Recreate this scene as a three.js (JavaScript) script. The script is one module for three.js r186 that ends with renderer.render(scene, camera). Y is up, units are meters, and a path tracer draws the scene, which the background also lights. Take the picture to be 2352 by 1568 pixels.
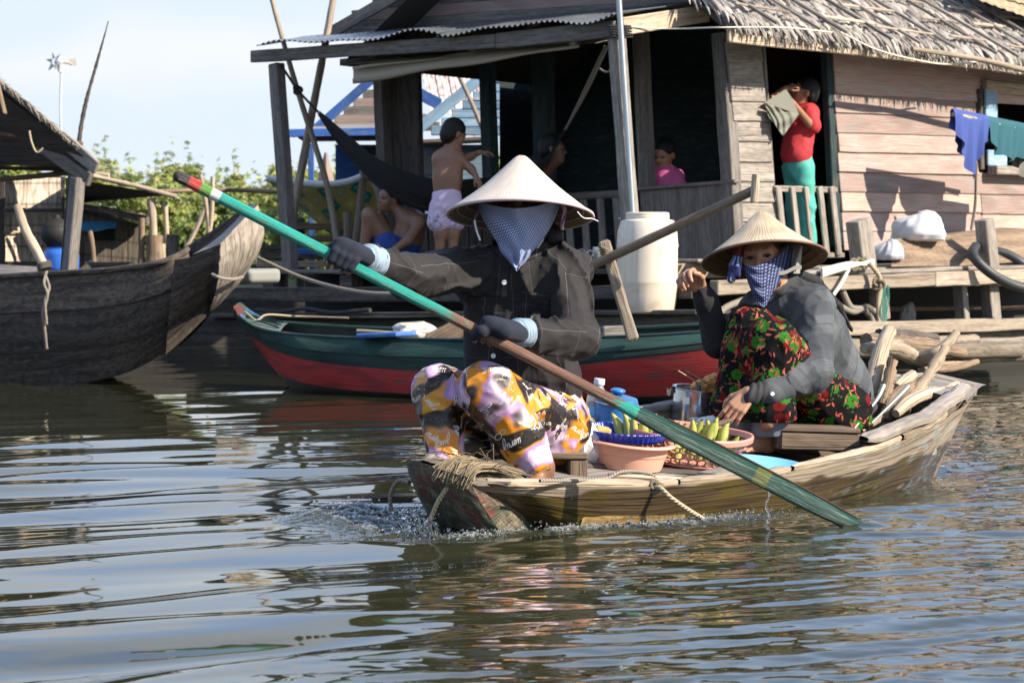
import * as THREE from 'three';
import { mergeGeometries } from 'three/addons/utils/BufferGeometryUtils.js';
import { RoundedBoxGeometry } from 'three/addons/geometries/RoundedBoxGeometry.js';

// ---------------------------------------------------------------- camera, sky, sun, exposure
const scene = new THREE.Scene();
const F = 5974, CX = 1176, CY = 784, EYE = 0.76, PITCH = Math.atan((CY - 610) / F);   // F in photograph units of 2352 x 1568
const camera = new THREE.PerspectiveCamera(2 * Math.atan(CY / F) * 180 / Math.PI, 1.5, 0.1, 2000);
camera.position.set(0, EYE, 0);
camera.rotation.x = -PITCH;
camera.focus = 8.25;
camera.userData.fStop = 11;

const renderer = new THREE.WebGLRenderer({ antialias: true });
renderer.toneMapping = THREE.LinearToneMapping;
renderer.toneMappingExposure = 2.2;
renderer.shadowMap.enabled = true;

const SUN = new THREE.Vector3(0.93, 0.66, 0.40).normalize();
const sun = new THREE.DirectionalLight(new THREE.Color(1, 0.90, 0.76), 4.9);
sun.position.copy(SUN).multiplyScalar(60);
sun.target.position.set(0, 0, 0);
sun.castShadow = true;
sun.shadow.mapSize.set(2048, 2048);
Object.assign(sun.shadow.camera, { left: -25, right: 25, top: 25, bottom: -25, near: 1, far: 140 });
scene.add(sun, sun.target);

// ---------------------------------------------------------------- numbers and noise
function Rng(seed) { let s = seed >>> 0; return () => { s = (s + 0x6D2B79F5) >>> 0; let t = Math.imul(s ^ (s >>> 15), 1 | s); t = (t + Math.imul(t ^ (t >>> 7), 61 | t)) ^ t; return ((t ^ (t >>> 14)) >>> 0) / 4294967296; }; }
const rnd = Rng(77);
const rr = (a, b, r = rnd) => a + (b - a) * r();
const lerp = (a, b, t) => a + (b - a) * t, clamp = (x, a, b) => x < a ? a : x > b ? b : x;
const sstep = (a, b, x) => { const t = clamp((x - a) / (b - a), 0, 1); return t * t * (3 - 2 * t); };
const PERM = new Uint8Array(512), GR = new Float32Array(256 * 3);
{ const r = Rng(5), p = [...Array(256).keys()]; for (let i = 255; i > 0; i--) { const j = Math.floor(r() * (i + 1)); [p[i], p[j]] = [p[j], p[i]]; } for (let i = 0; i < 512; i++) PERM[i] = p[i & 255];
  for (let i = 0; i < 256; i++) { const z = r() * 2 - 1, a = r() * 6.2832, s = Math.sqrt(1 - z * z); GR[i * 3] = s * Math.cos(a); GR[i * 3 + 1] = s * Math.sin(a); GR[i * 3 + 2] = z; } }
function noise3(x, y, z) {
  const X = Math.floor(x), Y = Math.floor(y), Z = Math.floor(z); x -= X; y -= Y; z -= Z;
  const u = x * x * x * (x * (x * 6 - 15) + 10), v = y * y * y * (y * (y * 6 - 15) + 10), w = z * z * z * (z * (z * 6 - 15) + 10);
  const g = (i, j, k, dx, dy, dz) => { const h = PERM[PERM[PERM[(X + i) & 255] + ((Y + j) & 255)] + ((Z + k) & 255)] * 3; return GR[h] * dx + GR[h + 1] * dy + GR[h + 2] * dz; };
  const a = g(0, 0, 0, x, y, z), b = g(1, 0, 0, x - 1, y, z), c = g(0, 1, 0, x, y - 1, z), d = g(1, 1, 0, x - 1, y - 1, z);
  const e = g(0, 0, 1, x, y, z - 1), f = g(1, 0, 1, x - 1, y, z - 1), h = g(0, 1, 1, x, y - 1, z - 1), i = g(1, 1, 1, x - 1, y - 1, z - 1);
  const p = a + u * (b - a), q = c + u * (d - c), r = e + u * (f - e), s = h + u * (i - h), t = p + v * (q - p);
  return 1.4 * (t + w * (r + v * (s - r) - t));
}
const noise2 = (x, y) => noise3(x, y, 7.31);
function fbm(x, y, z, o = 4) { let s = 0, a = 0.5; for (let i = 0; i < o; i++) { s += a * noise3(x, y, z); x *= 2.03; y *= 2.03; z *= 2.03; a *= 0.5; } return s; }
// noise that repeats every 1 in u and v, with fu x fv cells
function tnoise(u, v, fu, fv, s) { const a = u * 2 * Math.PI, b = v * 2 * Math.PI, ru = fu / 6.2832, rv = fv / 6.2832; const x = Math.cos(a) * ru, y = Math.sin(a) * ru, z = Math.cos(b) * rv, w = Math.sin(b) * rv; return 0.7 * (noise3(x + s, y + z * 1.7 + 3.1, w * 1.3 + s * 0.37) + noise3(y - s * 1.7, z + 11.3, w + x * 0.8)); }

// ---------------------------------------------------------------- from the photograph to the place
const cp = Math.cos(PITCH), sp = Math.sin(PITCH);
const V = (x, y, z) => new THREE.Vector3(x, y, z);
function ray(x, y) { const vx = (x - CX) / F, vy = -(y - CY) / F; return V(vx, vy * cp - sp, -vy * sp - cp); }
function P(x, y, d) { const r = ray(x, y); return r.multiplyScalar(d / -r.z).add(camera.position); }              // the point d metres ahead
function G(x, y, h = 0) { const r = ray(x, y); return r.multiplyScalar((h - EYE) / r.y).add(camera.position); }   // the point at height h
const plane = (x, d, deg) => { const a = deg * Math.PI / 180; return { a: V(x, 0, -d), w: V(Math.sin(a), 0, -Math.cos(a)) }; };  // an upright plane
function on(pl, x, y, off = 0) { const r = ray(x, y), n = V(-pl.w.z, 0, pl.w.x); const a = pl.a.clone().addScaledVector(n, off); const t = n.dot(V(a.x - camera.position.x, 0, a.z - camera.position.z)) / n.dot(r); return r.multiplyScalar(t).add(camera.position); }

// ---------------------------------------------------------------- things, parts, names
const counts = new Map();
function numbered(n) { const k = counts.get(n) || 0; counts.set(n, k + 1); return k ? n + '_' + String(k).padStart(3, '0') : n; }
const things = [];
function thing(name, label, category, group) { const o = new THREE.Group(); o.name = numbered(name); o.userData = { label, category }; if (group) o.userData.group = group; scene.add(o); things.push(o); return o; }
function part(parent, name, geo, mat, label) { const m = new THREE.Mesh(geo, mat); m.name = numbered(name); m.castShadow = m.receiveShadow = true; if (label) m.userData.label = label; (parent || scene).add(m); return m; }
function sub(parent, name, label) { const g = new THREE.Group(); g.name = numbered(name); if (label) g.userData.label = label; parent.add(g); return g; }
function solo(name, label, category, geo, mat, group) {
  geo.computeBoundingBox(); const b = geo.boundingBox, c = V((b.min.x + b.max.x) / 2, b.min.y, (b.min.z + b.max.z) / 2); geo.translate(-c.x, -c.y, -c.z);
  const m = part(null, name, geo, mat); m.position.copy(c); m.userData = { label, category }; if (group) m.userData.group = group; return m;
}
function struct(name, geo, mat) { const m = part(null, name, geo, mat); m.userData.kind = 'structure'; return m; }
function stuff(o) { o.userData.kind = 'stuff'; return o; }
function settle() {   // the origin of every thing goes to its base
  for (const t of things) {
    if (t.position.lengthSq() > 0 || t.rotation.y) continue;
    t.updateMatrixWorld(true); const b = new THREE.Box3().setFromObject(t); if (b.isEmpty()) continue;
    const c = V((b.min.x + b.max.x) / 2, b.min.y, (b.min.z + b.max.z) / 2);
    t.position.copy(c); for (const k of t.children) k.position.sub(c);
  }
}

// ---------------------------------------------------------------- textures
function tex(w, h, fn, { srgb = false, rep } = {}) {   // fn(u, v, out) with linear values
  const d = new Uint8Array(w * h * 4), o = [0, 0, 0];
  for (let y = 0, i = 0; y < h; y++) for (let x = 0; x < w; x++, i += 4) { fn((x + 0.5) / w, (y + 0.5) / h, o); for (let c = 0; c < 3; c++) { let v = clamp(o[c], 0, 1); if (srgb) v = v < 0.0031308 ? v * 12.92 : 1.055 * Math.pow(v, 1 / 2.4) - 0.055; d[i + c] = v * 255; } d[i + 3] = 255; }
  const t = new THREE.DataTexture(d, w, h); t.wrapS = t.wrapT = THREE.RepeatWrapping; t.magFilter = THREE.LinearFilter; if (srgb) t.colorSpace = THREE.SRGBColorSpace; if (rep) t.repeat.set(...rep); t.needsUpdate = true; return t;
}
function canvasTex(w, h, draw, rep) { const c = document.createElement('canvas'); c.width = w; c.height = h; draw(c.getContext('2d'), w, h); const t = new THREE.CanvasTexture(c); t.colorSpace = THREE.SRGBColorSpace; t.wrapS = t.wrapT = THREE.RepeatWrapping; if (rep) t.repeat.set(...rep); return t; }
const std = (color, o = {}) => new THREE.MeshStandardMaterial({ color: Array.isArray(color) ? new THREE.Color().setRGB(...color) : color, roughness: 0.8, side: THREE.DoubleSide, ...o });
const phys = (color, o = {}) => new THREE.MeshPhysicalMaterial({ color: Array.isArray(color) ? new THREE.Color().setRGB(...color) : color, roughness: 0.6, side: THREE.DoubleSide, ...o });

// wood: u runs with the grain; one repeat is 1.6 m x 0.4 m
function grain(u, v, s) {
  const warp = 0.05 * tnoise(u, v, 3, 3, s + 9);
  const fine = tnoise(u, v + warp, 14, 120, s), mid = tnoise(u, v + warp * 1.5, 6, 40, s + 3), big = tnoise(u, v, 3, 6, s + 6);
  return { fine, mid, big, crack: sstep(0.30, 0.46, tnoise(u, v + warp, 4, 60, s + 12)) };
}
const WREP = [1 / 1.6, 1 / 0.4];
function woodSet(s, a, b, { crackDark = 0.55, spots = 0, scuff = 0 } = {}) {   // a, b: light and dark tone
  const map = tex(512, 256, (u, v, o) => { const g = grain(u, v, s); let t = clamp(0.5 + 0.5 * g.fine + 0.42 * g.mid + 0.75 * g.big + 0.5 * tnoise(u, v, 30, 14, s + 30), 0, 1); const c = 1 - g.crack * crackDark; const sp = spots ? 1 - spots * sstep(0.22, 0.5, tnoise(u, v, 26, 12, s + 21)) : 1; const sc = scuff ? scuff * sstep(0.18, 0.5, 0.6 * tnoise(u, v, 20, 9, s + 70) + 0.5 * tnoise(u, v, 70, 50, s + 71)) : 0; for (let k = 0; k < 3; k++) o[k] = lerp(lerp(b[k], a[k], t) * c * sp, [0.24, 0.225, 0.205][k], sc); }, { srgb: true, rep: WREP });
  const bump = tex(512, 256, (u, v, o) => { const g = grain(u, v, s); o[0] = o[1] = o[2] = 0.6 + 0.5 * g.fine + 0.25 * g.mid - 0.45 * g.crack; }, { rep: WREP });
  return { map, bump };
}
function paintSet(s, paint, worn, amount, dirt = 0.25) {   // worn paint over wood
  const map = tex(512, 256, (u, v, o) => { const g = grain(u, v, s); const m = sstep(0.12 - amount, 0.42 - amount, 0.5 * tnoise(u, v, 14, 9, s + 40) + 0.35 * tnoise(u, v, 40, 40, s + 41) + 0.35 * g.mid + 0.2 * g.fine); const d = 1 - dirt * sstep(-0.1, 0.5, tnoise(u, v, 5, 3, s + 50)); const l = 0.95 + 0.12 * g.mid + 0.12 * g.fine - 0.5 * g.crack * 0.5; for (let k = 0; k < 3; k++) o[k] = lerp(paint[k], worn[k], m) * d * l; }, { srgb: true, rep: WREP });
  return { map, bump: woodSets.grey.bump };
}
const woodSets = {};
woodSets.grey = woodSet(1, [0.36, 0.325, 0.285], [0.19, 0.165, 0.14]);
woodSets.dark = woodSet(2, [0.13, 0.108, 0.088], [0.05, 0.04, 0.032], { spots: 0.4 });
woodSets.tar = woodSet(14, [0.155, 0.115, 0.085], [0.045, 0.033, 0.024], { spots: 0.5, scuff: 0.5 });
woodSets.brown = woodSet(3, [0.30, 0.215, 0.14], [0.15, 0.10, 0.065]);
woodSets.pale = woodSet(4, [0.56, 0.46, 0.34], [0.36, 0.28, 0.20]);
woodSets.hull = woodSet(5, [0.40, 0.325, 0.235], [0.22, 0.17, 0.115], { crackDark: 0.6, spots: 0.3 });
woodSets.pink = paintSet(6, [0.54, 0.375, 0.315], [0.50, 0.43, 0.37], 0.14, 0.16);
woodSets.red = paintSet(7, [0.36, 0.018, 0.014], [0.13, 0.045, 0.035], -0.04, 0.35);
woodSets.green = paintSet(8, [0.008, 0.055, 0.040], [0.035, 0.085, 0.09], -0.02, 0.4);
woodSets.teal = paintSet(9, [0.014, 0.042, 0.044], [0.075, 0.07, 0.06], 0.06);
woodSets.blue = paintSet(10, [0.05, 0.17, 0.54], [0.16, 0.25, 0.42], 0.02);
woodSets.lightblue = paintSet(11, [0.27, 0.44, 0.60], [0.42, 0.50, 0.56], 0.05);
const wm = {};
for (const k in woodSets) wm[k] = [0, 1, 2].map((i) => std([[0.52, 0.52, 0.53], [0.84, 0.82, 0.80], [0.70, 0.70, 0.72]][i], { map: woodSets[k].map, bumpMap: woodSets[k].bump, bumpScale: 0.003, roughness: 0.85, name: k + ' wood' }));  // first tint darker, for dark bare wood and to deepen shaded parts
const wood = (k, i) => wm[k][i === undefined ? Math.floor(rnd() * 3) : i];

// ---------------------------------------------------------------- shapes
function fromTris(pos, uv, col) { const g = new THREE.BufferGeometry(); g.setAttribute('position', new THREE.Float32BufferAttribute(pos, 3)); if (uv) g.setAttribute('uv', new THREE.Float32BufferAttribute(uv, 2)); if (col) g.setAttribute('color', new THREE.Float32BufferAttribute(col, 3)); return g; }
// a board with chamfered edges: length on x, uv in metres with the grain on x
function board(L, H, T, { c = 0.006, wob = 0, r = rnd, e0 = 0, e1 = 0 } = {}) {
  c = Math.min(c, H * 0.3, T * 0.3, L * 0.3); const pos = [], uv = [], ou = r() * 5, ov = r() * 5;
  const hx = L / 2, hy = H / 2, hz = T / 2, n = wob ? Math.max(1, Math.min(10, Math.round(L / 0.22))) : 1;
  const ring = (hx0, in_, i) => { const y = hy - (in_ ? c : 0), z = hz - (in_ ? c : 0), k = in_ ? 0 : c; const q = [[y - k, z], [y, z - k], [y, -z + k], [y - k, -z], [-y + k, -z], [-y, -z + k], [-y, z - k], [-y + k, z]]; return q.map(([a, b]) => [hx0 + (in_ ? 0 : 0) + (a / hy) * (i === 0 ? e0 : i === n ? e1 : 0), a, b]); };
  const rings = [];
  for (let i = 0; i <= n; i++) { const x = -hx + c + (L - 2 * c) * i / n, R = ring(x, false, i); if (wob) { const a = (r() - 0.5) * 2 * wob, b = (r() - 0.5) * 2 * wob, d = (r() - 0.5) * wob; for (const p of R) { p[1] += p[1] > 0 ? a : b; p[2] += d * 0.5; } } rings.push(R); }
  const cap0 = rings[0].map(([x, a, b]) => [x - c, a * (1 - c / hy), b * (1 - c / hz)]), cap1 = rings[n].map(([x, a, b]) => [x + c, a * (1 - c / hy), b * (1 - c / hz)]);
  const all = [cap0, ...rings, cap1], per = [0]; for (let k = 0; k < 8; k++) { const a = rings[0][k], b = rings[0][(k + 1) % 8]; per.push(per[k] + Math.hypot(a[1] - b[1], a[2] - b[2])); }
  const tri = (a, b, d, ua, ub, ud) => { pos.push(...a, ...b, ...d); uv.push(ua[0] + ou, ua[1] + ov, ub[0] + ou, ub[1] + ov, ud[0] + ou, ud[1] + ov); };
  for (let i = 0; i + 1 < all.length; i++) for (let k = 0; k < 8; k++) { const k1 = (k + 1) % 8, A = all[i][k], B = all[i][k1], C = all[i + 1][k1], D = all[i + 1][k]; const a = [A[0], per[k]], b = [B[0], per[k + 1]], cc = [C[0], per[k + 1]], d = [D[0], per[k]]; tri(A, C, B, a, cc, b); tri(A, D, C, a, d, cc); }
  for (const [R, s] of [[cap0, 1], [cap1, -1]]) for (let k = 1; k < 7; k++) { const q = s > 0 ? [R[0], R[k], R[k + 1]] : [R[0], R[k + 1], R[k]]; tri(...q, ...q.map((p) => [p[1] * 0.3, p[2]])); }
  const g = fromTris(pos, uv); g.computeVertexNormals(); return g;
}
function basis(x, y) { const X = x.clone().normalize(), Z = X.clone().cross(y).normalize(), Y = Z.clone().cross(X); return new THREE.Matrix4().makeBasis(X, Y, Z); }
const UP = V(0, 1, 0);
// a board from p0 to p1: h along up, t across
function beam(p0, p1, h, t, o = {}) { const d = p1.clone().sub(p0); const g = board(d.length() + (o.ext || 0), h, t, o); const m = basis(d, o.up || (Math.abs(d.y) > 0.9 * d.length() ? (o.side || V(0, 0, 1)) : UP)); m.setPosition(p0.clone().add(p1).multiplyScalar(0.5)); g.applyMatrix4(m); return g; }
function box(w, h, d, x, y, z, c = 0.006) { const g = board(w, h, d, { c }); g.translate(x, y, z); return g; }
// a round bar along points with a radius of its own at each
function rod(pts, rad, { seg = 8, n, knobs = 0, r = rnd, caps = true, uvr } = {}) {
  const cv = pts.length > 2 ? new THREE.CatmullRomCurve3(pts, false, 'centripetal') : new THREE.LineCurve3(pts[0], pts[1]); n = n || Math.max(1, (pts.length - 1) * (pts.length > 2 ? 6 : knobs ? 12 : 1));
  const R = (t) => { if (!Array.isArray(rad)) return rad; const k = t * (rad.length - 1), i = Math.min(rad.length - 2, Math.floor(k)); return lerp(rad[i], rad[i + 1], k - i); };
  const pos = [], nor = [], uv = [], idx = []; let N = null, len = 0, prev = null; const tot = cv.getLength(), ov = r() * 7;
  for (let i = 0; i <= n; i++) {
    const t = i / n, p = cv.getPointAt(t), T = cv.getTangentAt(t); if (!N) { N = Math.abs(T.y) < 0.9 ? V(0, 1, 0) : V(1, 0, 0); } N = N.clone().addScaledVector(T, -N.dot(T)).normalize(); const B = T.clone().cross(N); const k = R(t) * (1 + (knobs ? (r() - 0.5) * knobs : 0)); len = t * tot;
    for (let j = 0; j <= seg; j++) { const a = j / seg * 2 * Math.PI, d = N.clone().multiplyScalar(Math.cos(a)).addScaledVector(B, Math.sin(a)); pos.push(p.x + d.x * k, p.y + d.y * k, p.z + d.z * k); nor.push(d.x, d.y, d.z); uv.push(len + ov, j / seg * (uvr || 6.28 * R(0.5)) + ov); }
  }
  for (let i = 0; i < n; i++) for (let j = 0; j < seg; j++) { const a = i * (seg + 1) + j, b = a + seg + 1; idx.push(a, a + 1, b, b, a + 1, b + 1); }
  if (caps) for (const [i, s] of [[0, -1], [n, 1]]) { const T = cv.getTangentAt(i / n).multiplyScalar(s), p = cv.getPointAt(i / n), c0 = pos.length / 3; pos.push(p.x, p.y, p.z); nor.push(T.x, T.y, T.z); uv.push(ov, ov); for (let j = 0; j <= seg; j++) { const q = (i * (seg + 1) + j) * 3; pos.push(pos[q], pos[q + 1], pos[q + 2]); nor.push(T.x, T.y, T.z); uv.push(ov + 0.02 * Math.cos(j), ov + 0.02 * Math.sin(j)); } for (let j = 0; j < seg; j++) s < 0 ? idx.push(c0, c0 + j + 2, c0 + j + 1) : idx.push(c0, c0 + j + 1, c0 + j + 2); }
  const g = fromTris(pos, uv); g.setAttribute('normal', new THREE.Float32BufferAttribute(nor, 3)); g.setIndex(idx); return g;
}
// a sheet f(u, v) -> Vector3 with nu x nv cells; uv from g(u, v) or metres-like scale
function sheet(f, nu, nv, uvf = (u, v) => [u, v]) {
  const pos = [], uv = [], idx = []; for (let j = 0; j <= nv; j++) for (let i = 0; i <= nu; i++) { const u = i / nu, v = j / nv, p = f(u, v); pos.push(p.x, p.y, p.z); uv.push(...uvf(u, v)); }
  for (let j = 0; j < nv; j++) for (let i = 0; i < nu; i++) { const a = j * (nu + 1) + i, b = a + nu + 1; idx.push(a, a + 1, b, b, a + 1, b + 1); }
  const g = fromTris(pos, uv); g.setIndex(idx); g.computeVertexNormals(); return g;
}
const quadF = (a, b, c, d) => (u, v) => a.clone().lerp(b, u).lerp(d.clone().lerp(c, u), v);
function lathe(pts, seg, { uvm } = {}) { const g = new THREE.LatheGeometry(pts.map(([x, y]) => new THREE.Vector2(x, y)), seg); if (uvm) { const u = g.attributes.uv; for (let i = 0; i < u.count; i++) u.setXY(i, u.getX(i) * uvm[0], u.getY(i) * uvm[1]); } return g; }
const xf = (g, m) => { g.applyMatrix4(m); return g; };
const at = (g, p, e) => { if (e) g.applyMatrix4(new THREE.Matrix4().makeRotationFromEuler(new THREE.Euler(...e))); g.translate(p.x, p.y, p.z); return g; };
function plain(g) { const q = g.index ? g.toNonIndexed() : g; for (const k of Object.keys(q.attributes)) if (!['position', 'normal', 'uv'].includes(k)) q.deleteAttribute(k); if (!q.attributes.uv) q.setAttribute('uv', new THREE.Float32BufferAttribute(new Float32Array(q.attributes.position.count * 2), 2)); if (!q.attributes.normal) q.computeVertexNormals(); return q; }
const merge = (l) => mergeGeometries(l.map(plain));
// ---------------------------------------------------------------- sky
{
  const W = 1024, H = 512, d = new Float32Array(W * H * 4), sn = SUN;
  for (let r = 0, i = 0; r < H; r++) for (let c = 0; c < W; c++, i += 4) {
    const e = ((r + 0.5) / H - 0.5) * Math.PI, a = ((c + 0.5) / W - 0.5) * 2 * Math.PI, x = Math.cos(a) * Math.cos(e), y = Math.sin(e), z = Math.sin(a) * Math.cos(e);
    const up = Math.max(0, y), t = 1 - Math.exp(-Math.max(0, up - 0.06) * 3.2), cs = Math.max(0, x * sn.x + y * sn.y + z * sn.z), glow = 0.12 * Math.pow(cs, 6) + 0.10 * Math.pow(cs, 2);
    const t2 = sstep(0.08, 0.34, up); let R = lerp(lerp(0.51, 0.52, t2), 0.13, t * t), Gc = lerp(lerp(0.578, 0.71, t2), 0.27, t * t), B = lerp(lerp(0.645, 1.05, t2), 0.58, t * t);
    R += glow * 0.9; Gc += glow * 0.85; B += glow * 0.75;
    // thin heaps of white cloud, the same all round
    const k = 1 / (up + 0.35), n = fbm(x * k * 4.2 + 3.7, up * 9.0 + 1.3, z * k * 4.2 + 9.1, 5), m = sstep(0.0, 0.30, n) * sstep(0.005, 0.05, up) * 0.75;
    R = lerp(R, 0.63, m); Gc = lerp(Gc, 0.63, m); B = lerp(B, 0.645, m);
    if (y < 0) { const q = sstep(0, -0.12, y); R = lerp(R, 0.16, q); Gc = lerp(Gc, 0.17, q); B = lerp(B, 0.15, q); }
    d[i] = R * 0.72; d[i + 1] = Gc * 0.72; d[i + 2] = B * 0.72; d[i + 3] = 1;
  }
  const t = new THREE.DataTexture(d, W, H, THREE.RGBAFormat, THREE.FloatType); t.mapping = THREE.EquirectangularReflectionMapping; t.magFilter = THREE.LinearFilter; t.needsUpdate = true;
  scene.background = t; scene.environment = t;
}

// ---------------------------------------------------------------- the sampan's place: s along it from the bow, b towards the near side, y up from the water, heeled towards the near side
const BO = V(-0.234, 0, -7.5), BA = V(0.623, 0, -0.782).normalize(), BN = V(-BA.z, 0, BA.x), HEEL = 10 * Math.PI / 180, cH = Math.cos(HEEL), sH = Math.sin(HEEL);
const bt = (s, b, y) => BO.clone().addScaledVector(BA, s).addScaledVector(BN, b * cH + y * sH).add(V(0, y * cH - b * sH, 0));
function bAt(px, b) { const k = (px - CX) / F, ox = BO.x + BN.x * b, od = -BO.z - BN.z * b; const s = (k * od - ox) / (BA.x - k * -BA.z); return { s, d: od - BA.z * s }; }   // where a column of the photograph meets the line at b
const bP = (px, py, b) => P(px, py, bAt(px, b).d);
const tab = (t) => (s) => { for (let i = 1; i < t.length; i++) if (s <= t[i][0] || i === t.length - 1) { const k = clamp((s - t[i - 1][0]) / (t[i][0] - t[i - 1][0]), 0, 1), q = k * k * (3 - 2 * k) * 0.35 + k * 0.65; return lerp(t[i - 1][1], t[i][1], q); } };
const hullB = tab([[0, 0.115], [0.25, 0.215], [0.64, 0.325], [1.15, 0.39], [1.7, 0.395], [2.2, 0.335], [2.6, 0.235], [3.02, 0.10]]);
const hullH = tab([[0, 0.155], [0.25, 0.160], [0.64, 0.158], [1.15, 0.173], [1.82, 0.218], [2.2, 0.25], [2.98, 0.325]]);

// ---------------------------------------------------------------- water
const WAVES = [], RIP = [], CHOP = [];
{ const r = Rng(31);
  for (let i = 0; i < 4; i++) { const l = [1.05, 0.80, 0.60, 0.44][i], a = rr(0.42, 0.85, r); WAVES.push([Math.sin(a) * 6.2832 / l, Math.cos(a) * 6.2832 / l, rr(0, 6.28, r), l * 0.0078]); }
  for (let i = 0; i < 9; i++) { const l = 0.36 * Math.pow(0.86, i), a = rr(-0.35, 0.6, r); RIP.push([Math.sin(a) * 6.2832 / l, Math.cos(a) * 6.2832 / l, rr(0, 6.28, r), l * 0.0056]); }
  for (let i = 0; i < 8; i++) { const l = 0.13 * Math.pow(0.88, i), a = rr(-0.9, 0.9, r); CHOP.push([Math.sin(a) * 6.2832 / l, Math.cos(a) * 6.2832 / l, rr(0, 6.28, r), l * 0.0042]); } }
const swell = (l, x, z) => { let h = 0; for (const w of l) { const p = w[0] * x + w[1] * z + w[2]; h += w[3] * (Math.sin(p) + 0.22 * Math.sin(2 * p + 0.6)); } return h; };
function bowWave(x, z) {   // returns [lift, roughness of the broken water]
  const dx = x - BO.x, dz = z - BO.z, s = dx * BA.x + dz * BA.z, b = dx * BN.x + dz * BN.z; if (s < -1.1 || s > 4 || Math.abs(b) > 1.6) return [0, 0, 0];
  const hb = s < 0.2 ? 0.13 : hullB(clamp(s, 0, 3)), e = Math.abs(b) - hb;   // outside the hull
  let lift = 0, br = 0;
  const crest = 0.03 + 0.16 * Math.max(0, s + 0.05);
  if (s > -0.15) { const q = (e - crest * 0.55) / (0.07 + 0.05 * Math.max(0, s)); const f = Math.exp(-q * q) * sstep(-0.15, 0.12, s) * (1 - sstep(1.1, 2.2, s)); lift += 0.006 * f; br += f * (1 - sstep(0.7, 1.35, s)) * 0.95; }
  { const q = (s + 0.03) / 0.16, f = Math.exp(-q * q) * Math.exp(-Math.pow(b / 0.24, 2)); lift -= 0.004 * f; br += f * 0.7; }
  { const q = (s - 0.02) / 0.20, w = (b + 0.34) / 0.17, f = Math.exp(-q * q - w * w); lift += 0.045 * f; br += f * 0.95; }   // the heap of water pushed up on the far side of the bow
  { const w = (b + 0.05 + 0.5 * (s + 0.3)) / 0.10, f = Math.exp(-w * w) * sstep(-0.75, -0.25, s) * (1 - sstep(-0.1, 0.1, s)); br += 0.25 * f; }
  lift += 0.012 * Math.exp(-Math.pow((e - 0.55) / 0.16, 2)) * sstep(0.3, 1.2, s);
  const near = Math.exp(-Math.pow(Math.max(0, e) / 0.22, 2)) * sstep(-0.5, 0, s) * (1 - sstep(2.9, 3.4, s)); return [lift - 0.020 * near * (b > 0 ? 1 : 0.3), Math.min(1, br), near];
}
function waterH(x, z) {
  const bw = -z > 5.5 && -z < 11.5 ? bowWave(x, z) : null, calmH = bw ? 1 - 0.8 * bw[2] : 1;
  const d = -z, n1 = noise3(x * 0.55, z * 0.9, 3.3), n2 = noise3(x * 0.9 + 7, z * 1.6, 8.1), n3 = noise3(x * 0.35 + 2, z * 0.35, 1.1);
  const wx = x + 0.10 * n1, wz = z + 0.10 * n2 + 0.05 * noise3(x * 2.1, z * 2.3, 5.5);
  const right = sstep(-0.55, 0.75, x / Math.max(3, d) * 7.5 + 0.25 * n3), near = 1 - sstep(9.0, 13.5, d - 2.2 * right), calm = 1 - sstep(5.2, 4.2, d) * 0.3;
  let h = swell(WAVES, wx, wz) * (0.95 + 0.5 * n3) * (0.10 + 0.90 * near) * lerp(0.95, 0.30, right) * calmH;
  h += swell(RIP, wx, wz) * (0.13 + 0.87 * near) * lerp(0.04 * (1 + 0.8 * n2) + 0.14 * sstep(6.0, 4.8, d), 0.92, right);
  h += swell(CHOP, x + 0.05 * n2, z + 0.04 * n1) * near * lerp(0.012 + 0.15 * sstep(5.4, 4.7, d), 0.90, right) * (0.8 + 0.9 * n2);
  if (bw) { const [l, br] = bw; h += l + br * 0.006 * noise3(x * 14, 1.7, z * 18);
    const r = Math.hypot(x - 1.02, (z + 7.6)); if (r < 0.7) h += 0.006 * Math.exp(-r * 4) * Math.sin(r * 48); }
  return h;
}
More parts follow.
